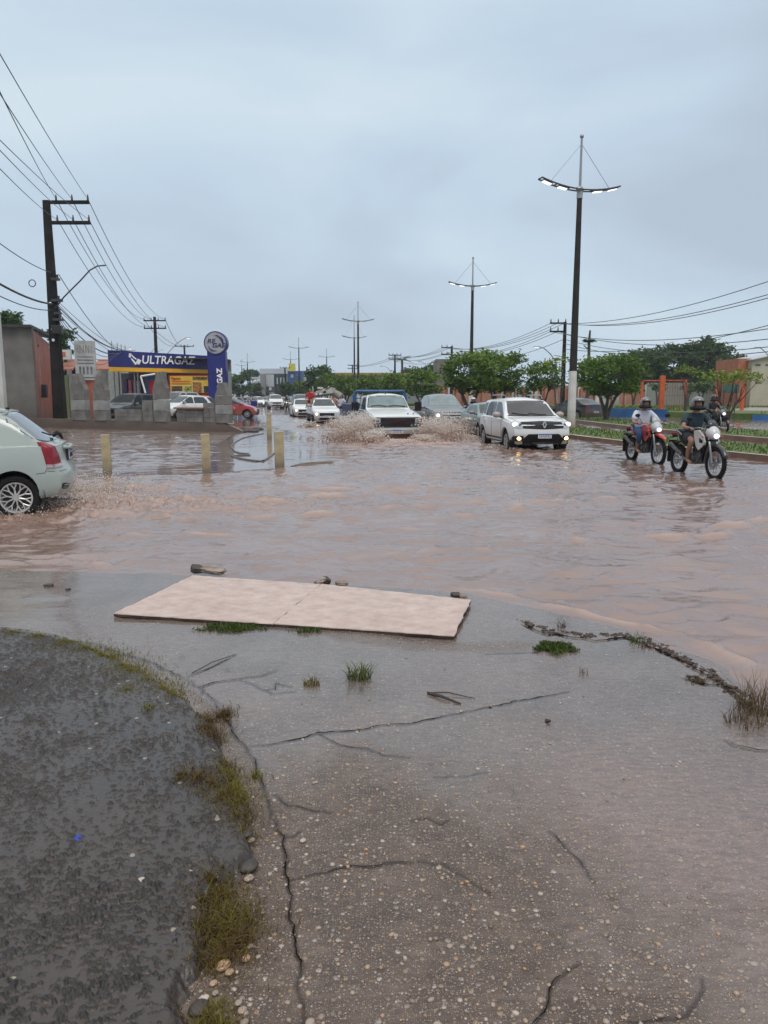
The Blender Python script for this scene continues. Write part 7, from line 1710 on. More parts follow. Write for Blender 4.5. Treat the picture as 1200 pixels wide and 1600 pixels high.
# ------------------------------------------------------------------ motorcycles
mt_black = pm('moto_black', (.008, .008, .009), .5, spec=.22); mt_metal = pm('moto_metal', (.22, .22, .22), .35, .7, var=.2); mt_engine = pm('moto_engine', (.09, .088, .085), .45, .5, var=.4, scale=15)
chain_m = pm('moto_spoke', (.35, .35, .36), .3, .7)
def motorcycle(label, col, colname, tank, fender, front, lamp=True, headbright=head_white, group='motorcycles riding in the flood', simple=False):
    r = empty('motorcycle', (0, 0, 0), 0, label, 'motorcycle', group)
    bodym = pm('moto_' + colname, col, .3, coat=.5, var=.05); tankm = pm('moto_tank_' + colname, tank, .3, coat=.5, var=.05); fm = pm('moto_fender_' + colname, fender, .3, coat=.5, var=.05); fr_ = pm('moto_front_' + colname, front, .3, coat=.5, var=.05)
    for xw, rr, wd in ((-.68, .315, .055), (.70, .34, .048)):
        mb = MB(); N = 36
        prof = [(rr - 2 * wd * .9 + .02 * 0, 0)]
        mb.lathe([(rr + (-wd + wd * math.cos(a)) - 0, wd * .95 * math.sin(a)) for a in np.linspace(0, 2 * PI, 13)], N, (0, 0, 0), 'Y')
        for k in range(0 if simple else 40):
            a = 2 * PI * k / 40; mb.box(rr * math.cos(a), 0, rr * math.sin(a), .03, wd * 1.2, .014, R=Matrix.Rotation(-a, 3, 'Y'))
        wl = mb.build('wheel', tyre_m, r); wl.location = (xw, 0, rr)
        mb = MB(); ri = rr - 2 * wd + .012; mb.lathe([(ri, -.022), (ri - .012, -.012), (ri - .012, .012), (ri, .022), (ri + .006, 0), (ri, -.022)], 32, (0, 0, 0), 'Y')
        mb.lathe([(.001, -.045), (.03, -.045), (.03, .045), (.001, .045)], 12, (0, 0, 0), 'Y')
        for k in range(24):
            a = 2 * PI * k / 24; s = 1 if k % 2 else -1; mb.tube([(.028 * math.cos(a), s * .035, .028 * math.sin(a)), (ri * math.cos(a + .25 * (1 if k % 4 < 2 else -1)), 0, ri * math.sin(a + .25 * (1 if k % 4 < 2 else -1)))], .0045, 4)
        mb.build('rim', chain_m, wl)
        mb = MB(); mb.lathe([(.05, -.06), (.11, -.06), (.11, -.055), (.05, -.055)], 20, (0, 0, 0), 'Y'); mb.build('brake_disc', mt_metal, wl)
    mb = MB()
    for s in (-1, 1): mb.tube([(.70, s * .085, .34), (.62, s * .085, .60), (.57, s * .08, .72)], [.03, .026, .024], 8)
    mb.build('fork_leg', mt_metal if fm is not tankm else mt_metal, r)
    mb = MB()
    for s in (-1, 1): mb.tube([(.58, s * .08, .70), (.47, s * .08, 1.0)], .019, 8)
    mb.build('fork_tube', chrome, r)
    mb = MB(); mb.box(.50, 0, .93, .08, .22, .04); mb.box(.535, 0, .80, .08, .22, .04); mb.build('fork_clamp', mt_black, r, bevel=.01)
    mb = MB(); mb.tube([(.30, -.40, 1.03), (.38, -.22, 1.05), (.45, -.08, 1.01), (.45, .08, 1.01), (.38, .22, 1.05), (.30, .40, 1.03)], .013, 8); hb = mb.build('handlebar', mt_metal, r)
    for s in (-1, 1):
        mb = MB(); mb.tube([(.295, s * .40, 1.03), (.335, s * .29, 1.045)], .019, 8); mb.build('grip', mt_black, hb)
        mb = MB(); mb.tube([(.34, s * .28, 1.05), (.33, s * .34, 1.15), (.32, s * .38, 1.20)], .007, 5); mb.ball((.315, s * .40, 1.235), (.015, .07, .045), 12, 8); mb.build('mirror', mt_black, r)
        mb = MB(); mb.tube([(.37, s * .26, 1.05), (.41, s * .38, 1.04)], .006, 5); mb.build('lever', mt_metal, hb)
    # fuel tank with shrouds
    mb = MB(); vs = []
    secs = [(-.02, .80, .90, .10), (.10, .80, .98, .14), (.25, .78, 1.02, .15), (.38, .78, .98, .12), (.44, .80, .93, .07)]
    n_ = 14
    for (x, z0, z1, w_) in secs:
        for k in range(n_): a = 2 * PI * k / n_; vs.append((x, w_ * math.cos(a) * (1.0 if math.sin(a) < 0 else .9), (z0 + z1) / 2 + (z1 - z0) / 2 * math.sin(a)))
    fs = [(i * n_ + k, i * n_ + (k + 1) % n_, (i + 1) * n_ + (k + 1) % n_, (i + 1) * n_ + k) for i in range(len(secs) - 1) for k in range(n_)] + [tuple(range(n_ - 1, -1, -1)), tuple((len(secs) - 1) * n_ + k for k in range(n_))]
    mb.add(vs, fs); mb.build('fuel_tank', tankm, r)
    for s in (-1, 1):
        mb = MB(); o = [(.10, .98), (.28, 1.0), (.46, .90), (.53, .76), (.42, .66), (.30, .58), (.20, .66), (.12, .80)]
        mb.prism([(a, b_) for a, b_ in o], s * .135, s * .165, 'Y'); mb.build('tank_shroud', bodym, r, bevel=.008)
        mb = MB(); mb.prism([(.32, .84), (.44, .80), (.46, .74), (.34, .74)], s * .166, s * .172, 'Y'); mb.build('shroud_vent', mt_black, r)
        mb = MB(); mb.prism([(-.10, .80), (-.55, .88), (-.50, .76), (-.30, .64), (-.12, .62)], s * .10, s * .125, 'Y'); mb.build('side_panel', bodym if colname == 'red' else mt_black, r, bevel=.008)
    mb = MB(); mb.tube([(.02, 0, .86), (-.2, 0, .86), (-.45, 0, .89), (-.72, 0, .93)], [.09, .10, .10, .06], 10); o = mb.build('seat', mt_black, r); 
    mb = MB()
    for s in (-1, 1): mb.tube([(-.40, s * .12, .86), (-.62, s * .13, .96), (-.80, s * .10, .98), (-.82, 0, .98)], .014, 6)
    mb.build('grab_rail', mt_metal, r)
    mb = MB(); mb.tube([(.47, 0, .90), (.30, 0, .62), (.22, 0, .32), (-.05, 0, .28), (-.12, 0, .50), (-.10, 0, .80)], .025, 8); mb.tube([(.45, 0, .95), (.0, 0, .78), (-.6, 0, .85)], .022, 8); mb.build('frame', mt_black, r)
    mb = MB(); mb.box(.08, 0, .40, .32, .22, .22); mb.box(.14, 0, .58, .16, .15, .20, R=Matrix.Rotation(.2, 3, 'Y'))
    for k in range(6): mb.box(.14, 0, .51 + .03 * k, .21, .20, .010, R=Matrix.Rotation(.2, 3, 'Y'))
    mb.lathe([(.001, -.15), (.10, -.15), (.11, -.11), (.11, .11), (.10, .15), (.001, .15)], 18, (.02, 0, .38), 'Y'); mb.build('engine', mt_engine, r, bevel=.01)
    mb = MB(); mb.tube([(.20, -.05, .58), (.28, -.10, .45), (.20, -.15, .30), (-.10, -.16, .33), (-.35, -.17, .45)], .020, 7); mb.tube([(-.30, -.17, .44), (-.75, -.19, .66)], [.035, .048], 10); mb.build('exhaust', mt_engine, r)
    mb = MB()
    for s in (-1, 1): mb.tube([(-.08, s * .10, .38), (-.68, s * .09, .315)], .022, 6)
    mb.tube([(-.20, .0, .42), (-.35, 0, .75)], .035, 8); mb.build('swingarm', mt_metal, r)
    mb = MB()
    for s in (-1, 1): mb.tube([(-.02, s * .12, .32), (-.02, s * .25, .31)], .014, 6)
    mb.build('footpeg', mt_black, r)
    # mudguards
    mb = MB(); o = []
    def guard(cx, cz, rr, a0, a1, w_, k=12):
        vs = []; 
        for i in range(k + 1):
            a = a0 + (a1 - a0) * i / k
            for (dy, dr) in ((-w_, -.02), (-w_ * .6, .01), (0, .02), (w_ * .6, .01), (w_, -.02)): vs.append((cx + (rr + dr) * math.cos(a), dy, cz + (rr + dr) * math.sin(a)))
        fs = [(i * 5 + j, i * 5 + j + 1, (i + 1) * 5 + j + 1, (i + 1) * 5 + j) for i in range(k) for j in range(4)]
        return vs, fs
    if colname == 'red':   # high beak
        vs = []
        for i, (x, z, w_) in enumerate([(.42, .83, .06), (.60, .80, .075), (.75, .79, .08), (.90, .74, .07), (1.02, .67, .03)]):
            for dy, dz_ in ((-1, -.03), (-.5, 0), (0, .012), (.5, 0), (1, -.03)): vs.append((x, dy * w_, z + dz_))
        mb.add(vs, [(i * 5 + j, i * 5 + j + 1, (i + 1) * 5 + j + 1, (i + 1) * 5 + j) for i in range(4) for j in range(4)])
    else: mb.add(*guard(.70, .34, .375, .35, 2.5, .065))
    g_ = mb.build('front_mudguard', fm, r); sd = g_.modifiers.new('t', 'SOLIDIFY'); sd.thickness = .006
    mb = MB(); vs, fs = guard(-.68, .315, .40, 1.3, 3.35, .075); mb.add(vs, fs); g_ = mb.build('rear_mudguard', mt_black, r); sd = g_.modifiers.new('t', 'SOLIDIFY'); sd.thickness = .006
    mb = MB(); mb.box(-1.0, 0, .60, .02, .20, .26, R=Matrix.Rotation(.25, 3, 'Y')); mb.box(-.90, 0, .82, .05, .12, .06); mb.build('mud_flap', mt_black, r, bevel=.005)
    mb = MB(); mb.box(-.93, 0, .87, .03, .12, .05); mb.build('tail_lamp', tail_red, r, bevel=.008)
    # headlamp nacelle and small screen
    mb = MB(); vs = []
    for (x, zc, hz_, w_) in ((.48, .96, .13, .13), (.56, .95, .14, .135), (.63, .92, .11, .11), (.67, .90, .07, .08)):
        for k in range(12): a = 2 * PI * k / 12; vs.append((x, w_ * math.cos(a), zc + hz_ * math.sin(a)))
    mb.add(vs, [(i * 12 + k, i * 12 + (k + 1) % 12, (i + 1) * 12 + (k + 1) % 12, (i + 1) * 12 + k) for i in range(3) for k in range(12)] + [tuple(36 + k for k in range(12))]); hn = mb.build('headlamp_housing', fr_, r)
    mb = MB(); mb.ball((.655, 0, .89), (.03, .075, .06), 14, 8); mb.build('headlamp', headbright if lamp else lens, hn)
    mb = MB(); vs = []
    for (x, z, w_) in ((.57, 1.04, .12), (.53, 1.14, .11), (.48, 1.21, .07)):
        for dy in (-1, -.5, 0, .5, 1): vs.append((x - .03 * dy * dy, dy * w_, z))
    mb.add(vs, [(i * 5 + j, i * 5 + j + 1, (i + 1) * 5 + j + 1, (i + 1) * 5 + j) for i in range(2) for j in range(4)]); g_ = mb.build('wind_screen', pm('smoke_screen', (.03, .035, .04), .1) if colname != 'red' else pm('clear_screen', (.35, .38, .38), .15), r); sd = g_.modifiers.new('t', 'SOLIDIFY'); sd.thickness = .005
    for s in (-1, 1):
        mb = MB(); mb.tube([(.52, s * .10, .88), (.52, s * .19, .87)], .008, 5); mb.ball((.52, s * .21, .87), (.035, .02, .02)); mb.build('indicator', amber, r)
    return r
shirt_w = pm('white_shirt', (.50, .52, .60), .8, var=.05, bump=.3, bscale=25); shirt_d = pm('navy_green_shirt', (.012, .032, .045), .75, var=.35, scale=4); jeans = pm('blue_jeans', (.022, .055, .14), .8, var=.2, scale=9); shorts_b = pm('black_shorts', (.015, .015, .02), .8)
helm_g = pm('helmet_grey', (.13, .13, .125), .2, coat=.6, var=.3, scale=9); helm_w = pm('helmet_white', (.5, .5, .5), .25, coat=.5); rain_b = pm('black_rain_suit', (.012, .013, .016), .4)
def ride(bike, person, x, y, heading, dz, lean=0.0):
    for o in (bike, person):
        if o is None: continue
        o.scale = (.95, .95, .95)
        o.location = (x, y, dz); o.rotation_euler = (lean, 0, math.atan2(heading[1], heading[0]))
def mid(f, b_): return ((f[0] + b_[0]) / 2, (f[1] + b_[1]) / 2), (f[0] - b_[0], f[1] - b_[1])
m1 = motorcycle('red and white trail motorcycle with a high red front mudguard', (.34, .02, .025), 'red', (.36, .02, .02), (.42, .03, .03), (.40, .42, .43), headbright=pm('soft_lamp', (1, 1, 1), .2, emis=.9, ecol=(.95, .97, 1)))
r1 = rider('person in white short sleeved shirt, jeans and grey helmet riding the red and white motorcycle', shirt_w, jeans, helm_g)
def yawed(front_px, y, deg):
    x = (front_px - 600) / 1166. * y; return (x, y), (math.sin(math.radians(deg)), -math.cos(math.radians(deg)))
c, h_ = yawed(1002, 18.4, 9); ride(m1, r1, c[0], c[1], h_, -.04, 0)
m2 = motorcycle('white and black trail motorcycle, nearest of the motorcycles', (.55, .55, .52), 'white', (.05, .05, .05), (.015, .015, .015), (.50, .50, .50), headbright=pm('blue_white_lamp', (1, 1, 1), .2, emis=1.0, ecol=(.80, .86, 1.0)))
r2 = rider('person in dark navy green shirt, black shorts and dark helmet riding the nearest motorcycle', shirt_d, shorts_b, helm_g, bare=True)
c, h_ = yawed(1083, 15.2, 9); ride(m2, r2, c[0], c[1], h_, -.02, 0)
m3 = motorcycle('dark motorcycle on the far carriageway, seen past the shoulder of the nearest rider', (.03, .03, .03), 'dark', (.02, .02, .02), (.03, .03, .03), (.12, .12, .12), simple=True)
r3 = rider('person in black rain clothes riding the dark motorcycle on the far carriageway', rain_b, rain_b, pm('helmet_black', (.02, .02, .02), .2, coat=.6), cloth='long')
c, h_ = yawed(1106, 30.5, 10); ride(m3, r3, c[0] , c[1], h_, .04)
m4 = motorcycle('dark motorcycle between the grey pickup and the white SUV', (.05, .05, .055), 'black', (.02, .02, .02), (.02, .02, .02), (.30, .30, .32), simple=True, headbright=pm('soft_lamp', (1, 1, 1)))
r4 = rider('person in dark jacket and pale helmet riding between grey pickup and white SUV', pm('navy_jacket', (.01, .012, .022), .5), rain_b, helm_w, cloth='long')
c, h_ = yawed(737, 34, 6); ride(m4, r4, c[0], c[1], h_, -.08)
m5 = motorcycle('small far motorcycle with its headlight on beside the large white SUV', (.03, .03, .03), 'far', (.02, .02, .02), (.02, .02, .02), (.1, .1, .1), simple=True, headbright=head_on)
r5 = rider('person dressed in black on the small far motorcycle', rain_b, rain_b, pm('helmet_black', (.02, .02, .02)), cloth='long')
c, h_ = yawed(451, 88, 8); ride(m5, r5, c[0], c[1], h_, -.05)
# people and load on the white pickup
ux, uy = at_lane(506, 46); uh = Vector(rd_dir(.20)); ua = math.atan2(uh.y, uh.x)
red_t = pm('red_shirt', (.40, .015, .015), .75); 
def bedpt(dx, dy, dz): return (ux + uh.x * dx - uh.y * dy, uy + uh.y * dx + uh.x * dy, dz)
p = rider('person in a red shirt sitting on the side of the loaded white pickup', red_t, pm('red_shorts', (.25, .01, .01), .8), None, seated=True, hands=((.05, -.22, .98), (.05, .22, .98)), bare=True)
p.location = bedpt(-.9, -.68, .42); p.rotation_euler = (0, 0, ua - .5)
p = rider('person in a pale pink shirt sitting low in the bed, right of the scrap load', pm('pink_shirt', (.45, .22, .20), .75), jeans, None, seated=True, hands=((.05, -.22, .98), (.05, .22, .98))); p.location = bedpt(-1.9, .95, .10); p.rotation_euler = (0, 0, ua + .4)
p = rider('person in a white shirt sitting in the bed beside the blue truck bed', shirt_w, jeans, None, seated=True, hands=((.05, -.22, .98), (.05, .22, .98))); p.location = bedpt(-2.3, 1.45, .05); p.rotation_euler = (0, 0, ua)
ld = empty('scrap_machine', bedpt(-1.1, .1, 1.30), ua, 'heap of pale scrap machinery with a round drum tied on the white pickup bed', 'machine')
mb = MB(); sm_ = pm('scrap_white', (.45, .42, .37), .5, scale=4, var=.35); mb.box(-.2, .05, .58, .45, .75, .16, R=Matrix.Rotation(.3, 3, 'X')); mb.box(-.1, .55, .55, .3, .45, .5, R=Matrix.Rotation(-.3, 3, 'X')); mb.box(.05, -.1, .75, .2, .35, .12); mb.tube([(0, -.55, .25), (0, -.55, .85)], .03, 6); mb.build('casing', sm_, ld, bevel=.03)
mb = MB(); mb.tube([(0, .75, .5), (.1, 1.15, .22)], [.2, .24], 14); mb.build('drum', pm('scrap_grey', (.2, .19, .17), .5, var=.3), ld)
mb = MB(); mb.box(0, 0, .30, .5, 1.3, .14, R=Matrix.Rotation(.12, 3, 'X')); mb.box(.05, .3, .72, .1, .5, .05, R=Matrix.Rotation(.4, 3, 'X')); mb.build('dark_beam', darksteel, ld)
mb = MB(); 
for a in np.linspace(0, 2 * PI, 9)[:-1]: pass
mb.tube([(.1, .15 + .16 * math.cos(a), .5 + .13 * math.sin(a)) for a in np.linspace(0, 2 * PI, 17)], .04, 6, cap=False); mb.build('ring_frame', sm_, ld)
# ================================================================== FOREGROUND: cracks, slab, debris, plants, gravel
def tz(x, y): return ground_z(x, y)
tz_cache_X = None
def terr_many(xs, ys_):
    z, s_ = terrain(np.array([xs]), np.array([ys_])); return z[0]
crack_m = pm('crack_mud_shade', (.010, .008, .007), .9, spec=.05, var=.4)  # near-black ribbons: crack dirt, plus the groove's shade put into the colour
mb = MB(); rr_ = random.Random(4)
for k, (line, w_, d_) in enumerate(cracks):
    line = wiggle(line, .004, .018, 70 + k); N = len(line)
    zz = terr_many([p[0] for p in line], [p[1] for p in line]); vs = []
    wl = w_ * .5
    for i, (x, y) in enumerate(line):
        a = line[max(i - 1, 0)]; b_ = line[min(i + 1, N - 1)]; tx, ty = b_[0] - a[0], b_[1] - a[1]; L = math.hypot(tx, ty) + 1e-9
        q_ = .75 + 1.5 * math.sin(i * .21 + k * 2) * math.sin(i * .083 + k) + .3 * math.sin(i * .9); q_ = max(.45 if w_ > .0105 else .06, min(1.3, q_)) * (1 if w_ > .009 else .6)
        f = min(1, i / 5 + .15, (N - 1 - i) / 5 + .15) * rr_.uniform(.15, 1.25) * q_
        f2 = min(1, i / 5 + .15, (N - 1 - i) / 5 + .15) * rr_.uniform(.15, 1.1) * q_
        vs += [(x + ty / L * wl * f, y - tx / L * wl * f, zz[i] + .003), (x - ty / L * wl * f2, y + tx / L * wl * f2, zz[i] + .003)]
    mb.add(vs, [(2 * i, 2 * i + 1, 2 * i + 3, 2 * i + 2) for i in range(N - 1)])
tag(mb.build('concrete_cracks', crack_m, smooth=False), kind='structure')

# ---- the two pale slabs laid on the apron
def slab_mat():
    m, n, l, b = newmat('pale_slab'); tc = n.new('ShaderNodeTexCoord'); v = tc.outputs['Object']
    mp = n.new('ShaderNodeMapping'); mp.inputs['Scale'].default_value = (4, 5, 1); mp.inputs['Rotation'].default_value = (0, 0, -.2); l.new(v, mp.inputs['Vector'])
    c = ramp(n, l, noise(n, l, mp.outputs[0], 1.5, 8, .7), [(.3, (.36, .25, .21)), (.5, (.52, .405, .355)), (.7, (.64, .53, .48))])
    c = mixc(n, l, mathn(n, l, 'MULTIPLY', noise(n, l, v, 1.3, 5), .45), c, (.36, .24, .19))
    spk = mathn(n, l, 'GREATER_THAN', noise(n, l, v, 60, 2), .74); c = mixc(n, l, mathn(n, l, 'MULTIPLY', spk, .6), c, (.22, .15, .12))
    l.new(c, b.inputs['Base Color']); l.new(mathn(n, l, 'MULTIPLY_ADD', noise(n, l, v, 6, 4), .4, .18), b.inputs['Roughness'])
    bp = n.new('ShaderNodeBump'); bp.inputs['Distance'].default_value = .01; bp.inputs['Strength'].default_value = .7; l.new(noise(n, l, v, 45, 8, .7), bp.inputs['Height']); l.new(bp.outputs[0], b.inputs['Normal'])
    return m
SLAB = slab_mat(); slab_edge = pm('slab_broken_edge', (.06, .045, .035), .8, scale=8, var=.5, spec=.2)
zs_ = .060
def slab(quad, label, seed):
    q = [gp(a, b_, zs_) for a, b_ in quad]; ol = wiggle(q + [q[0]], .006, .05, seed)[:-1]
    c = (sum(p[0] for p in q) / 4, sum(p[1] for p in q) / 4); ol = [(a - c[0], b_ - c[1]) for a, b_ in ol]; N = len(ol)
    t = empty('concrete_slab', (c[0], c[1], zs_), 0, label, 'slab', 'pale slabs lying over the gutter')
    me = bpy.data.meshes.new('slab_top'); bm = bmesh.new()
    top = [bm.verts.new((a, b_, random.Random(i + seed).uniform(-.002, .002))) for i, (a, b_) in enumerate(ol)]; mid_ = [bm.verts.new((a * 1.001, b_ * 1.004, -.006)) for a, b_ in ol]; bot = [bm.verts.new((a, b_ , -.026)) for a, b_ in ol]
    f = bm.faces.new(top)
    for A, B in ((top, mid_), (mid_, bot)):
        for i in range(N):
            ff = bm.faces.new((A[i], B[i], B[(i + 1) % N], A[(i + 1) % N])); ff.material_index = 0 if A is top else 1
    bmesh.ops.recalc_face_normals(bm, faces=bm.faces); bm.to_mesh(me); bm.free(); o = link_mesh('slab_top', me, [SLAB, slab_edge], t, False)
    # near-black filling in the dark gap under the slab
    mb = MB(); mb.prism([(a * .98, b_ * .97) for a, b_ in ol], -.10, -.026); mb.build('bedding', pm('bedding_dark', (.018, .014, .011), .9, spec=.1), t, smooth=False)
    return t
slab([(178, 958), (301, 899), (502, 912.3), (427, 974)], 'left of the two pale pink concrete slabs, with weeds under its front edge', 3)
slab([(427.5, 974), (502.5, 912.3), (736, 937), (709, 993)], 'right of the two pale pink concrete slabs, its corner nearest the viewer', 5)
def rock(name, px, py, sx_, sy_, sz_, mat, label, seed, rz=0, z=None, cat='rubble', group=None, tilt=.0):
    x, y = gp(px, py, .05); z = (tz(x, y) if z is None else z)
    bm = bmesh.new(); bmesh.ops.create_cube(bm, size=2); rd = random.Random(seed); bmesh.ops.subdivide_edges(bm, edges=bm.edges, cuts=2, use_grid_fill=True)
    for v in bm.verts:
        c = v.co; e_ = sum(abs(q) > .95 for q in c); k_ = 1 - .10 * (e_ - 1) * rd.uniform(.2, 1.6); v.co = Vector((c.x * sx_ * k_ * rd.uniform(.93, 1.07), c.y * sy_ * k_ * rd.uniform(.9, 1.1), c.z * sz_ * k_ * rd.uniform(.85, 1.12)))
    me = bpy.data.meshes.new(name); bm.to_mesh(me); bm.free(); o = link_mesh(name, me, mat, None, False); o.location = (x, y, z + sz_ * .5); o.rotation_euler = (tilt, tilt * .6, rz)
    return tag(o, label, cat, group)
rub = pm('broken_concrete', (.22, .17, .14), .6, scale=14, var=.5, bump=.7, bscale=30); rubd = pm('broken_dark', (.05, .042, .036), .6, scale=14, var=.5, bump=.7, bscale=30)
rock('concrete_chunk', 328, 892, .15, .055, .022, rub, 'long broken kerb piece lying behind the left pale slab', 1, -.35, .05, tilt=.12)
rock('concrete_chunk', 307, 892, .05, .045, .03, rubd, 'dark wet end of broken kerb at the left slab far corner', 2, .3, .05, tilt=.3)
rock('concrete_chunk', 500, 909, .055, .04, .022, rub, 'pale broken chunk in the water behind the joint of the slabs', 3, .6, .04, tilt=-.5)
rock('concrete_chunk', 510, 908, .03, .03, .028, rubd, 'dark jagged chunk leaning on the pale chunk behind the slab joint', 13, .9, .04, tilt=.5)
rock('concrete_chunk', 534, 911, .055, .03, .016, rub, 'flat broken chunk just right of the pale chunk', 4, .1, .04, tilt=.1)
rock('concrete_chunk', 712, 931, .04, .025, .016, rubd, 'small dark broken chunk at the far right corner of the right slab', 5, .4, .05, tilt=.3)
rock('concrete_chunk', 724, 933, .03, .02, .012, rub, 'tiny pale chip beside the dark chunk at the right slab corner', 15, .1, .05, tilt=.2)
rock('stone', 76, 911, .035, .025, .012, rubd, 'small dark stone on the wet concrete near the left water edge', 6)
rock('stone', 106, 917, .02, .015, .010, rubd, 'smaller dark stone right of the other near the left water edge', 16)
# twigs
twig_m = pm('wet_twig', (.045, .025, .018), .6)
def twig(pts, r, label):
    q = [gp(a, b_, .05) for a, b_ in pts]; mb = MB(); mb.tube([(a, b_, tz(a, b_) + .008 + .006 * math.sin(i * 2)) for i, (a, b_) in enumerate(q)], [r] * (len(q) - 1) + [r * .5], 5)
    return tag(mb.build('twig', twig_m), label, 'twig')
twig([(668, 1081), (690, 1088), (720, 1096)], .008, 'thick dark twig lying on the wet concrete left of centre right')
twig([(668, 1081), (700, 1082), (742, 1088)], .004, 'thin twig beside the thick dark twig')
twig([(300, 1052), (332, 1035), (368, 1020)], .003, 'very thin straw pointing at the pale slab from the cracked joint')
twig([(1072, 1050), (1090, 1052), (1105, 1062)], .006, 'short brown twig near the broken right edge')
twig([(853, 1123), (860, 1125)], .012, 'tiny dark leaf stem on the flooded concrete right of centre')
# ---- plants
def blades(name, pts, mat, parent=None, seed=0):
    """pts: (x, y, z, height, lean, width, shade)"""
    V = []; Fq = []; S_ = []; rd = random.Random(seed)
    for (x, y, z, h, ln, w_, sh) in pts:
        a = rd.uniform(0, 2 * PI); b_ = rd.uniform(0, PI); dx, dy = math.cos(a), math.sin(a); wx_, wy_ = math.cos(b_) * w_ / 2, math.sin(b_) * w_ / 2; i0 = len(V)
        for k, t in enumerate((0, .4, .75)):
            px, py, pz = x + dx * ln * t * t, y + dy * ln * t * t, z + h * (t - .25 * t * t * ln / max(h, .01)); f = 1 - t * .7
            V += [(px - wx_ * f, py - wy_ * f, pz), (px + wx_ * f, py + wy_ * f, pz)]
        V.append((x + dx * ln, y + dy * ln, z + h * (1 - .35 * min(1.2, ln / max(h, .01)))))
        Fq += [(i0, i0 + 1, i0 + 3, i0 + 2), (i0 + 2, i0 + 3, i0 + 5, i0 + 4), (i0 + 4, i0 + 5, i0 + 6)]; S_ += [sh] * 7
    me = bpy.data.meshes.new(name); me.from_pydata(V, [], Fq); me.update(); at = me.attributes.new('shade', 'FLOAT', 'POINT'); at.data.foreach_set('value', np.clip(np.array(S_), 0, 1).astype(np.float32))
    return link_mesh(name, me, mat, parent, False)
verge_m = leaf_mat('verge_grass', [(.06, .065, .008), (.19, .18, .018), (.135, .098, .026), (.105, .062, .03), (.06, .034, .02)], .5)
green_m = leaf_mat('green_weed', [(.025, .05, .01), (.05, .09, .015), (.09, .13, .03), (.13, .11, .04)], .5)
dry_m = leaf_mat('dry_grass', [(.05, .035, .02), (.11, .075, .035), (.18, .12, .07), (.22, .17, .11)], .6)
def tuft(px, py, n_, h, rad, mat, label, seed, group=None, sh=(.2, .9), w_=.005, lean=.8, z=None):
    x, y = gp(px, py, .05); z0 = tz(x, y) if z is None else z; rd = random.Random(seed); P_ = []
    for k in range(n_):
        r_ = rad * math.sqrt(rd.random()); a = rd.uniform(0, 2 * PI); hh = h * rd.uniform(.4, 1.1)
        P_.append((r_ * math.cos(a), r_ * math.sin(a), -.005, hh, hh * lean * rd.uniform(.1, 1.2), w_ * rd.uniform(.6, 1.3), rd.uniform(*sh)))
    o = blades('grass_tuft', P_, mat, None, seed); o.location = (x, y, z0); return tag(o, label, 'grass tuft', group)
tuft(561, 1058, 130, .12, .065, green_m, 'bright green grass tuft in the middle of the concrete apron', 1, sh=(.3, 1), w_=.006)
tuft(486, 1068, 70, .06, .05, verge_m, 'small brownish tuft just left of the bright green tuft', 2, sh=(.2, .9))
tuft(233, 1122, 60, .05, .035, verge_m, 'tiny green tuft alone on the asphalt patch', 3, sh=(.1, .5))
tuft(262, 1170, 90, .03, .05, verge_m, 'low brown clump on the asphalt patch', 4, sh=(.6, 1))
tuft(911, 1046, 18, .07, .03, dry_m, 'sparse thin grass sprig below the clover patch', 5, w_=.003)
tuft(1176, 1100, 130, .24, .09, dry_m, 'large dry grass clump at the right edge by the water', 6, sh=(.1, 1), w_=.0045, lean=.9)
tuft(1165, 1120, 90, .10, .10, dry_m, 'short dry stubble in front of the large dry clump', 7, sh=(0, .6))
tuft(995, 995, 40, .09, .05, green_m, 'small weeds in the broken edge of the apron near the water', 8, sh=(.1, .7), w_=.004)
tuft(878, 973, 30, .08, .03, dry_m, 'thin dark weed standing at the water line above the clover patch', 9, sh=(0, .4), w_=.004)
tuft(1088, 1055, 60, .04, .05, dry_m, 'brown leaf litter caught in the right hand crack', 10, sh=(0, .6), w_=.010, lean=2)
tuft(1010, 1003, 40, .05, .06, dry_m, 'low brown stubble on the broken water edge', 12, sh=(0, .5), w_=.005)
tuft(485, 1002 - 10, 26, .03, .03, dry_m, 'dark speck of weed at the front of the slab joint', 13, sh=(0, .4)) if False else None
def creeper(px, py, rx, ry, n_, label, seed, mat=green_m):
    x, y = gp(px, py, .05); z0 = tz(x, y); rd = random.Random(seed); P_ = []
    for k in range(n_):
        r_ = math.sqrt(rd.random()); a = rd.uniform(0, 2 * PI); r_ *= 1 + .25 * math.sin(a * 5 + seed)
        hh = .022 + .02 * (1 - r_); P_.append((rx * r_ * math.cos(a), ry * r_ * math.sin(a), rd.uniform(-.004, .012), hh * rd.uniform(.4, 1), .02 * rd.random(), rd.uniform(.006, .012), rd.random() ** 1.3))
    o = blades('creeping_weed', P_, mat, None, seed); o.location = (x, y, z0); return tag(o, label, 'weed')
creeper(361, 979, .22, .10, 900, 'low green weeds growing along the front edge of the left slab', 3)
creeper(869, 1007, .125, .11, 1100, 'round dark green clover patch near the water edge on the right', 4)
creeper(480, 985, .10, .03, 120, 'thin line of weeds under the front edge of the right slab', 5)
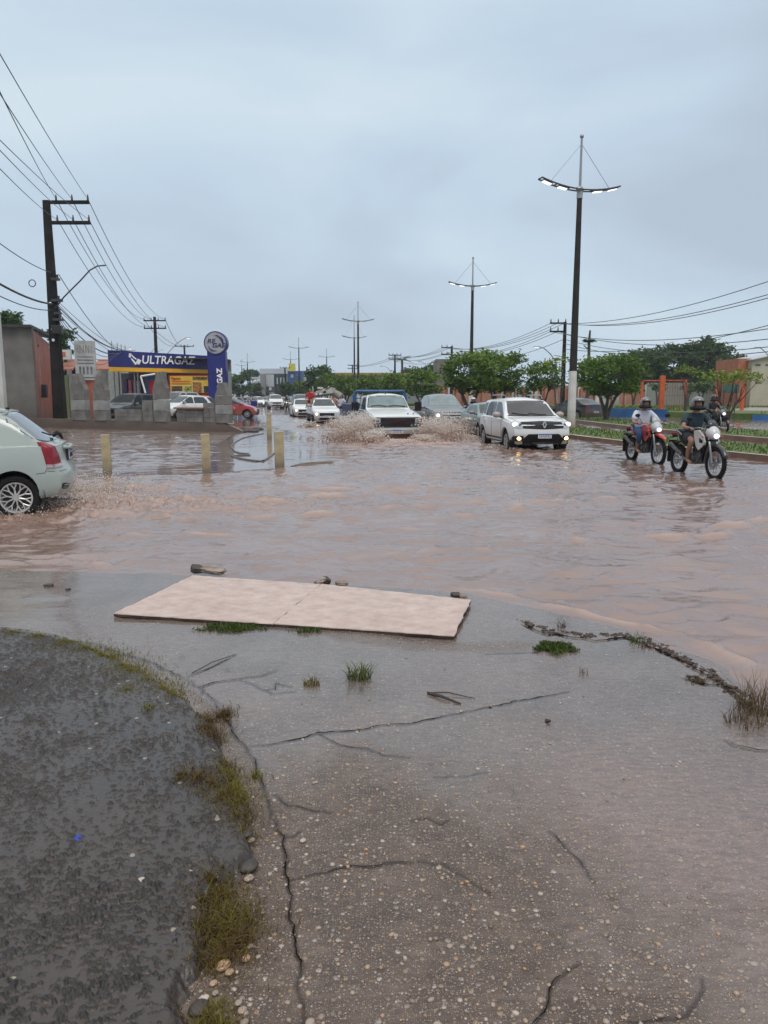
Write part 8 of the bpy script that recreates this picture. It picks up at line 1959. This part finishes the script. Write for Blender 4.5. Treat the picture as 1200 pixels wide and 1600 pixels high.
# grass verge along the asphalt edge (ground cover)
vb = [((-20, 985), 14, .6), ((20, 988), 16, .35), ((60, 994), 14, .3), ((100, 1004), 20, .3), ((135, 1013), 26, .3), ((165, 1022), 26, .35), ((190, 1040), 30, .4), ((205, 1050), 30, .45), ((230, 1065), 30, .5), ((255, 1080), 26, .5), ((272, 1092), 16, .5), ((200, 1082), 14, .4), ((322, 1120), 14, .9), ((326, 1140), 14, .95),
      ((334, 1152), 14, .9), ((352, 1195), 14, .7), ((362, 1215), 16, .5), ((372, 1235), 20, .4), ((285, 1220), 16, .9), ((310, 1222), 20, .95), ((330, 1232), 22, .85), ((350, 1250), 22, .7), ((365, 1260), 22, .6), ((372, 1280), 18, .8), ((384, 1300), 12, .8), ((330, 1375), 18, .8), ((345, 1390), 26, .7), ((350, 1420), 36, .7), ((362, 1440), 36, .65),
      ((335, 1440), 24, .8), ((355, 1465), 34, .75), ((375, 1455), 20, .9), ((340, 1490), 24, .85), ((330, 1580), 24, .6), ((345, 1600), 24, .6), ((320, 1610), 24, .6), ((352, 1110), 12, .9), ((398, 1205), 8, .3)]
rd = random.Random(12); P_ = []
for (pp, rpx, sh) in vb:
    x0, y0 = gp(pp[0], pp[1], .08); dist = math.hypot(y0, 1.5); rad = rpx / F * dist; k = int(640 * (rad / .05) ** 1.6 * (1.0 if pp[1] < 1150 else .55)); k = min(k, 1500)
    flat = pp[1] < 1110
    for _ in range(k):
        r_ = rad * 1.25 * abs(rd.gauss(0, .75)) * (.5 + .7 * abs(math.sin(pp[0] * 1.7 + rd.choice((0, 2.1, 4.2))))); a = rd.uniform(0, 2 * PI); x, y = x0 + r_ * math.cos(a), y0 + r_ * math.sin(a) * 1.3
        hh = (rd.uniform(.010, .030) if flat else rd.uniform(.010, .050) * (1.6 if rd.random() < .05 else 1)); P_.append([x, y, 0, hh, hh * rd.uniform(.3, 1.4), rd.uniform(.002, .0045), min(1, max(0, sh * .8 + rd.gauss(0, .2)))])
zz = terr_many([p[0] for p in P_], [p[1] for p in P_]); ss = sdf(np.array([[p[0] for p in P_]]), np.array([[p[1] for p in P_]]), ASP + [(-.35, -2), (-9, -2), (-9, 4)])[0]
for p, z, s_ in zip(P_, zz, ss): p[2] = z + .034 * min(1, max(0, s_ / .04)) - .002
tag(blades('verge_grass', P_, verge_m, None, 5), kind='stuff')
# grass on the median and the field
P_ = []; rd = random.Random(3)
Ln = densify(LA, 1.0)
for (d0, d1, zz, ymax, dens) in ((.2, 2.8, .165, 48, 120), (5.6, 8.8, .185, 52, 80)):
    a_, b_ = offset_line(Ln, d0), offset_line(Ln, d1)
    for (p, q, p2, q2) in zip(a_[:-1], b_[:-1], a_[1:], b_[1:]):
        if p[1] > ymax or p[1] < 11: continue
        for _ in range(int(dens * (22 / max(14, p[1])))):
            u_, v_ = rd.random(), rd.random(); x = (p[0] * (1 - v_) + p2[0] * v_) * (1 - u_) + (q[0] * (1 - v_) + q2[0] * v_) * u_; y = (p[1] * (1 - v_) + p2[1] * v_) * (1 - u_) + (q[1] * (1 - v_) + q2[1] * v_) * u_
            clump = pn(np.array([x * .8]), np.array([y * .8]), 5)[0]
            P_.append((x, y, zz, rd.uniform(.03, .10) * (1 + 1.2 * max(0, clump)), rd.uniform(.01, .08), .025 + .0008 * y, min(1, max(0, .45 + clump * .7 + rd.gauss(0, .15)))))
lawn_m = leaf_mat('lawn', [(.03, .06, .01), (.06, .11, .015), (.10, .16, .025), (.17, .17, .05)], .6)
tag(blades('median_lawn', P_, lawn_m, None, 6), kind='stuff')
P_ = []
for _ in range(7000):
    y = rd.uniform(48, 84); x = rd.uniform(10, 48)
    if not inside(np.array([x]), np.array([y]), fld)[0]: continue
    if inside(np.array([x]), np.array([y]), [(23, 49), (19, 54), (27, 63), (38, 78), (47, 69), (35, 57)])[0]: continue
    clump = pn(np.array([x * .3]), np.array([y * .3]), 8)[0]; P_.append((x, y, .41, rd.uniform(.08, .22) * (1 + max(0, clump)), .1, .10, min(1, max(0, .5 + clump * .6 + rd.gauss(0, .15)))))
tag(blades('field_grass', P_, lawn_m, None, 7), kind='stuff')
# ---- gravel: exposed stones standing out of the worn concrete, and loose ones by the joint
def gravel(name, pts, mat):
    bm = bmesh.new(); bmesh.ops.create_icosphere(bm, subdivisions=1, radius=1); bv = np.array([v.co[:] for v in bm.verts]); bf = np.array([[v.index for v in f.verts] for f in bm.faces]); bm.free()
    r = np.random.default_rng(5); V = []; Fq = []; S_ = []
    for i, (x, y, z, rad, sh) in enumerate(pts):
        sc = rad * np.array([r.uniform(.8, 1.5), r.uniform(.8, 1.2), r.uniform(.45, .7)]); a = r.uniform(0, PI); v = bv * (1 + r.uniform(-.09, .09, (len(bv), 1))) * sc
        c, s_ = math.cos(a), math.sin(a); v = np.stack([v[:, 0] * c - v[:, 1] * s_, v[:, 0] * s_ + v[:, 1] * c, v[:, 2]], -1) + [x, y, z]; V.append(v); Fq.append(bf + i * len(bv)); S_.append(np.full(len(bv), sh))
    V = np.concatenate(V); Fq = np.concatenate(Fq); me = bpy.data.meshes.new(name); me.from_pydata(V.tolist(), [], Fq.tolist()); me.update()
    at = me.attributes.new('shade', 'FLOAT', 'POINT'); at.data.foreach_set('value', np.concatenate(S_).astype(np.float32)); return link_mesh(name, me, mat, None, True, 0)
def stone_mat():
    m, n, l, b = newmat('wet_pebble'); tc = n.new('ShaderNodeTexCoord'); c = ramp(n, l, attr(n, 'shade'), [(0, (.12, .09, .075)), (.3, (.27, .21, .17)), (.5, (.36, .30, .25)), (.68, (.40, .24, .12)), (.78, (.34, .28, .24)), (1, (.52, .46, .40))])
    c = mixc(n, l, mathn(n, l, 'MULTIPLY', noise(n, l, tc.outputs['Object'], 120, 3), .5), c, (.2, .14, .1)); l.new(c, b.inputs['Base Color']); b.inputs['Roughness'].default_value = .28; return m
STONE = stone_mat(); r = np.random.default_rng(9); pts = []
N_ = 9000; xs = r.uniform(-.55, 1.9, N_); ys_ = 1.25 + 3.6 * r.random(N_) ** 1.25
dens = np.exp(-(((xs - .30) / .85) ** 2 + ((ys_ - 1.75) / .75) ** 2)) + .35 * np.exp(-(((xs - .1) / .9) ** 2 + ((ys_ - 2.7) / .8) ** 2)) + .05
dens = dens * (.55 + 1.0 * np.clip(fbm(xs * 2.5, ys_ * 2.5, 3, 200) + .3, 0, 1.2))
keep = r.random(N_) < dens * .75; xs, ys_ = xs[keep], ys_[keep]; sa_ = sdf(xs[None], ys_[None], ASP + [(-.35, -2), (-9, -2), (-9, 4)])[0]; ok = sa_ < -.05; xs, ys_ = xs[ok], ys_[ok]; zz = terr_many(xs, ys_)
for x, y, z in zip(xs, ys_, zz):
    rad = .0022 + .0075 * r.random() ** 3.2; pts.append((x, y, z + rad * .05, rad, r.random()))
tag(gravel('exposed_gravel', pts, STONE), kind='stuff')
# loose stones along the joint
def pebble_things():
    proto = {}
    lab = [((348, 1504), .022, .66, 'largest loose pebble, orange, beside the grass strip at the bottom'), ((333, 1530), .012, .60, 'small rusty pebble below the largest orange pebble'), ((318, 1556), .016, 1.0, 'white chipped pebble at the edge of the asphalt hollow'), ((310, 1572), .028, .02, 'black wet lump of asphalt next to the white chipped pebble'),
           ((340, 1576), .012, .9, 'cream pebble below the black asphalt lump'), ((358, 1513), .014, .62, 'orange brown pebble just above the largest orange one'), ((372, 1560), .011, .4, 'flat beige pebble right of the cream pebble'), ((378, 1572), .013, .75, 'pale brown pebble in the bottom pebble cluster'), ((381, 1590), .012, .3, 'grey brown pebble at the bottom of the pebble cluster'), ((336, 1545), .010, .8, 'tiny light pebble below the rusty pebble'),
           ((388, 1364), .018, .5, 'beige stone on the joint above the long grass strip'), ((388, 1348), .035, .0, 'dark rock lump in the joint beside the asphalt edge'), ((392, 1308), .014, .45, 'rounded brown stone against the asphalt corner'), ((385, 1305), .026, .0, 'dark wet rock at the corner of the asphalt edge'), ((362, 1288), .010, .95, 'pale stone in the brown grass strip'),
           ((683, 1590), .012, .5, 'beige pebble lying alone at the bottom of the concrete'), ((484, 1588), .013, .45, 'round pebble in the long joint at the bottom'), ((473, 1304), .012, .9, 'pale oval pebble where the short crack meets the joint'), ((384, 1490), .014, .7, 'pinkish pebble right of the grass strip'), ((390, 1470), .010, .8, 'small pinkish pebble above the other pinkish one'),
           ((300, 1380 - 12), .01, .95, 'tiny white pebble on the asphalt patch above the long grass'), ((221, 1385), .014, .98, 'flat white chip lying on the lower asphalt patch')]
    for (pp, rad, sh, label) in lab:
        x, y = gp(pp[0], pp[1], .07); o = gravel('pebble', [(0, 0, 0, rad, sh)], STONE if sh > .05 else rubd)
        sub = o.modifiers.new('s', 'SUBSURF'); sub.levels = 2; sub.render_levels = 2
        o.location = (x, y, tz(x, y) + rad * .35); tag(o, label, 'pebble', 'loose pebbles along the asphalt edge')
pebble_things()
pts = []; sa_pts = []
for _ in range(420):
    x, y = gp(r.uniform(-100, 330), 1010 + 590 * r.random() ** .6, .08); s_ = float(sdf(np.array([[x]]), np.array([[y]]), ASP + [(-.35, -2), (-9, -2), (-9, 4)])[0, 0])
    if s_ > .05: rad = .002 + .005 * r.random() ** 2.5; pts.append((x, y, tz(x, y) + .001, rad, r.uniform(.3, 1)))
tag(gravel('scattered_grit', pts, STONE), kind='stuff')

# ================================================================== HOSE, DEBRIS, SPLASHES
hose = [(411, 678), (395, 681), (379, 685), (368, 691), (361, 698), (364, 702), (367, 706), (376, 709), (389, 710), (390, 712), (385, 712), (362, 713), (370, 716), (386, 719), (400, 721), (411, 721), (420, 716), (428, 709)]
mb = MB(); q = [gp(a, b_) for a, b_ in hose]; mb.tube([(a, b_, .012) for a, b_ in q], .028, 6); tag(mb.build('hose', pm('hose_grey', (.10, .085, .08), .4)), 'grey hose lying in loops on the flooded forecourt behind the wooden posts', 'hose')
mb = MB(); rd = random.Random(8)
for i in range(26):
    a, b_ = gp(372 + rd.uniform(0, 34), 672 + rd.uniform(-1.5, 3)); mb.ball((a, b_, .03), (rd.uniform(.1, .3), rd.uniform(.05, .2), rd.uniform(.03, .09)), 7, 4)
tag(mb.build('debris_heap', rubd, angle=20), 'dark heap of wet debris in the water right of the low wall end', 'debris')
mb = MB(); a, b_ = gp(351, 668); mb.box(a, b_, .22, .9, .3, .12); mb.box(a + .2, b_, .30, .5, .3, .08); tag(mb.build('white_bag', pm('pale_bag', (.45, .44, .42), .5), bevel=.03), 'pale bag of rubbish at the foot of the rightmost block pillar', 'bag')
for (px, py) in ((455, 694), (606 - 200, 646), (455, 655)): pass
def splash_mat():
    m, n, l, b = newmat('muddy_spray'); c = ramp(n, l, attr(n, 'shade'), [(0, (.36, .22, .16)), (.4, (.66, .52, .44)), (.8, (.88, .82, .76)), (1, (.92, .88, .84))]); l.new(c, b.inputs['Base Color']); b.inputs['Roughness'].default_value = .2; b.inputs['Subsurface Weight'].default_value = 0.0
    tr = n.new('ShaderNodeBsdfTranslucent'); l.new(c, tr.inputs['Color']); ms = n.new('ShaderNodeMixShader'); ms.inputs['Fac'].default_value = .5
    l.new(b.outputs[0], ms.inputs[1]); l.new(tr.outputs[0], ms.inputs[2]); l.new(ms.outputs[0], n['Material Output'].inputs['Surface']); return m
SPR = splash_mat()
def splash(name, label, origin, jets, rmin, rmax, seed):
    """jets: (dx, dy, reach, height, spread, count, base_dx, base_dy) ballistic arcs of drops"""
    bv = np.array([(1, 0, 0), (-1, 0, 0), (0, 1, 0), (0, -1, 0), (0, 0, 1), (0, 0, -1)], float); bf = np.array([(0, 2, 4), (2, 1, 4), (1, 3, 4), (3, 0, 4), (2, 0, 5), (1, 2, 5), (3, 1, 5), (0, 3, 5)])
    r = np.random.default_rng(seed); V = []; Fq = []; S_ = []; k = 0
    for (dx, dy, reach, hgt, spr, cnt, bx_, by_) in jets:
        cnt = int(cnt * 2.6); nfil = max(3, cnt // 40)
        fa = r.normal(size=nfil) * spr; fr = reach * (.25 + .85 * r.random(nfil)); fh = hgt * (.25 + .85 * r.random(nfil) ** .8); fb = r.normal(size=(nfil, 2)) * .16
        for i in range(cnt):
            j = r.integers(nfil); t = r.random() ** .9; a = math.atan2(dy, dx) + fa[j] + r.normal() * .04; rr = fr[j] * t * (1 + r.normal() * .05); z = 4 * fh[j] * t * (1 - t * .98) * .98 + abs(r.normal()) * .03 * hgt
            if z < .005: z = .005 + r.random() * .04
            px, py = bx_ + fb[j, 0] + rr * math.cos(a) + r.normal() * .05, by_ + fb[j, 1] + rr * math.sin(a) + r.normal() * .03
            rad = .55 * rmin + (rmax - rmin) * r.random() ** 4.5 * (1.1 - .6 * z / hgt)
            st = r.uniform(1, 2.6); sc = rad * np.array([1, 1, st]); v = bv * sc * (1 + r.uniform(-.25, .25, (len(bv), 1)))
            tilt = r.normal() * .6; c_, s_ = math.cos(tilt), math.sin(tilt); v = np.stack([v[:, 0] * c_ + v[:, 2] * s_, v[:, 1], -v[:, 0] * s_ + v[:, 2] * c_], -1)
            V.append(v + [px, py, z]); Fq.append(bf + k * len(bv)); S_.append(np.full(len(bv), np.clip(.12 + .9 * z / hgt + r.normal() * .2, 0, 1))); k += 1
    V = np.concatenate(V); Fq = np.concatenate(Fq); me = bpy.data.meshes.new(name); n0 = len(V)
    me.vertices.add(n0); me.vertices.foreach_set('co', V.astype(np.float32).reshape(-1)); me.loops.add(len(Fq) * 3); me.loops.foreach_set('vertex_index', Fq.reshape(-1).astype(np.int32))
    me.polygons.add(len(Fq)); me.polygons.foreach_set('loop_start', (np.arange(len(Fq)) * 3).astype(np.int32)); me.polygons.foreach_set('loop_total', np.full(len(Fq), 3, np.int32)); me.update(calc_edges=True)
    at = me.attributes.new('shade', 'FLOAT', 'POINT'); at.data.foreach_set('value', np.concatenate(S_).astype(np.float32)); o = link_mesh(name, me, SPR, None, True, 0); o.location = origin; o['kind'] = 'stuff'; return o
# truck: bow wave thrown to both sides
x0, y0 = gp(588, 693); splash('water_spray', '', (x0, y0, 0), [(-1, -.1, 1.9, .85, .3, 3600, 0, .3), (-1, .2, 1.5, 1.0, .3, 2400, -.2, .9), (-1, -.6, 1.2, .42, .5, 2200, .2, 0), (-.3, -1, .7, .16, .6, 1200, .6, 0), (1, -1, .8, .14, .6, 1000, 1.0, 0)], .006, .030, 1)
x0, y0 = gp(655, 693); splash('water_spray', '', (x0, y0, 0), [(1, -.1, 1.7, .80, .3, 3200, 0, .5), (1, .3, 1.8, .6, .35, 2000, .2, 1.2), (.8, -.7, 1.2, .3, .6, 1500, 0, .2)], .006, .028, 2)
x0, y0 = gp(706, 680); splash('water_spray', '', (x0, y0, 0), [(-.6, -.3, 1.6, .9, .5, 900, 0, .3), (.6, -.3, 1.6, .7, .5, 900, 0, .3)], .008, .034, 3)
# white SUV and the motorcyclist: low feathers
x0, y0 = gp(797, 703); splash('water_spray', '', (x0, y0, 0), [(-1, .6, .9, .16, .4, 260, 0, 0), (-.2, -1, .6, .10, .5, 160, 0, 0)], .005, .02, 4)
x0, y0 = gp(756, 693); splash('water_spray', '', (x0, y0, 0), [(-1, .6, 1.2, .28, .4, 360, 0, 0), (-1, -.2, .8, .16, .5, 200, 0, 0)], .006, .024, 5)
x0, y0 = gp(736, 676); splash('water_spray', '', (x0, y0, 0), [(-1, 0, .8, .5, .5, 500, 0, 0), (1, 0, .8, .5, .5, 400, 0, 0)], .008, .03, 6)
x0, y0 = gp(490, 668); splash('water_spray', '', (x0, y0, 0), [(-1, 0, .8, .3, .5, 300, 0, 0), (1, -.2, 1.2, .4, .5, 400, .8, 0)], .012, .04, 7)
# green hatchback: the rear wheel throws water back and out
x0, y0 = gp(60, 800); splash('water_spray', '', (x0, y0, 0), [(1, -.15, 1.3, .34, .35, 1500, -.1, .1), (1, -.7, 1.0, .20, .5, 1500, -.1, -.05), (1, .3, 1.5, .30, .35, 900, .1, .4), (.2, -1, .6, .14, .6, 900, -.2, -.1), (-1, -.8, .9, .16, .5, 1200, -.3, -.05)], .003, .014, 8)
x0, y0 = gp(110, 770); splash('water_spray', '', (x0, y0, 0), [(1, .1, 1.6, .30, .4, 1300, 0, 0), (1, -.4, 1.3, .18, .5, 900, 0, 0)], .003, .013, 9)
# falling rain: sparse drops near the viewer

pts = []; ln = wiggle(G([(820, 968), (858, 985), (915, 991), (978, 989), (1012, 1000), (1068, 1025), (1095, 1040), (1150, 1078), (1210, 1125)], .03), .03, .05, 4)
for (x, y) in ln:
    for _ in range(16): rad = .003 + .013 * r.random() ** 2; px_, py_ = x + r.normal() * .022, y + r.normal() * .022; pts.append((px_, py_, tz(px_, py_) + rad * .1, rad, r.random() * .4))
tag(gravel('broken_edge_rubble', pts, pm('edge_rubble', (.06, .042, .034), .55, scale=30, var=.6, spec=.3)), kind='stuff')
x, y = gp(123, 1318, .08); mb = MB(); mb.lathe([(.001, .012), (.012, .012), (.014, .008), (.014, 0), (.001, 0)], 14); o = mb.build('bottle_cap', pm('cap_blue', (.01, .04, .30), .3)); o.location = (x, y, tz(x, y) + .002); o.rotation_euler = (.4, .2, 0); tag(o, 'small blue bottle cap lying on the dark asphalt patch', 'bottle cap')
# ---- rain haze: thin even air round the whole scene
hm = bpy.data.materials.new('haze_air'); hm.use_nodes = True; n = hm.node_tree.nodes; n.clear()
ou = n.new('ShaderNodeOutputMaterial'); pv_ = n.new('ShaderNodeVolumePrincipled'); pv_.inputs['Density'].default_value = .0004; pv_.inputs['Color'].default_value = (.92, .95, 1.0, 1); hm.node_tree.links.new(pv_.outputs[0], ou.inputs['Volume'])
mb = MB(); mb.box(0, 0, 0, 700, 420, 22); o = mb.build('haze', hm, smooth=False); o.location = (0, 190, 9.6); o['kind'] = 'stuff'
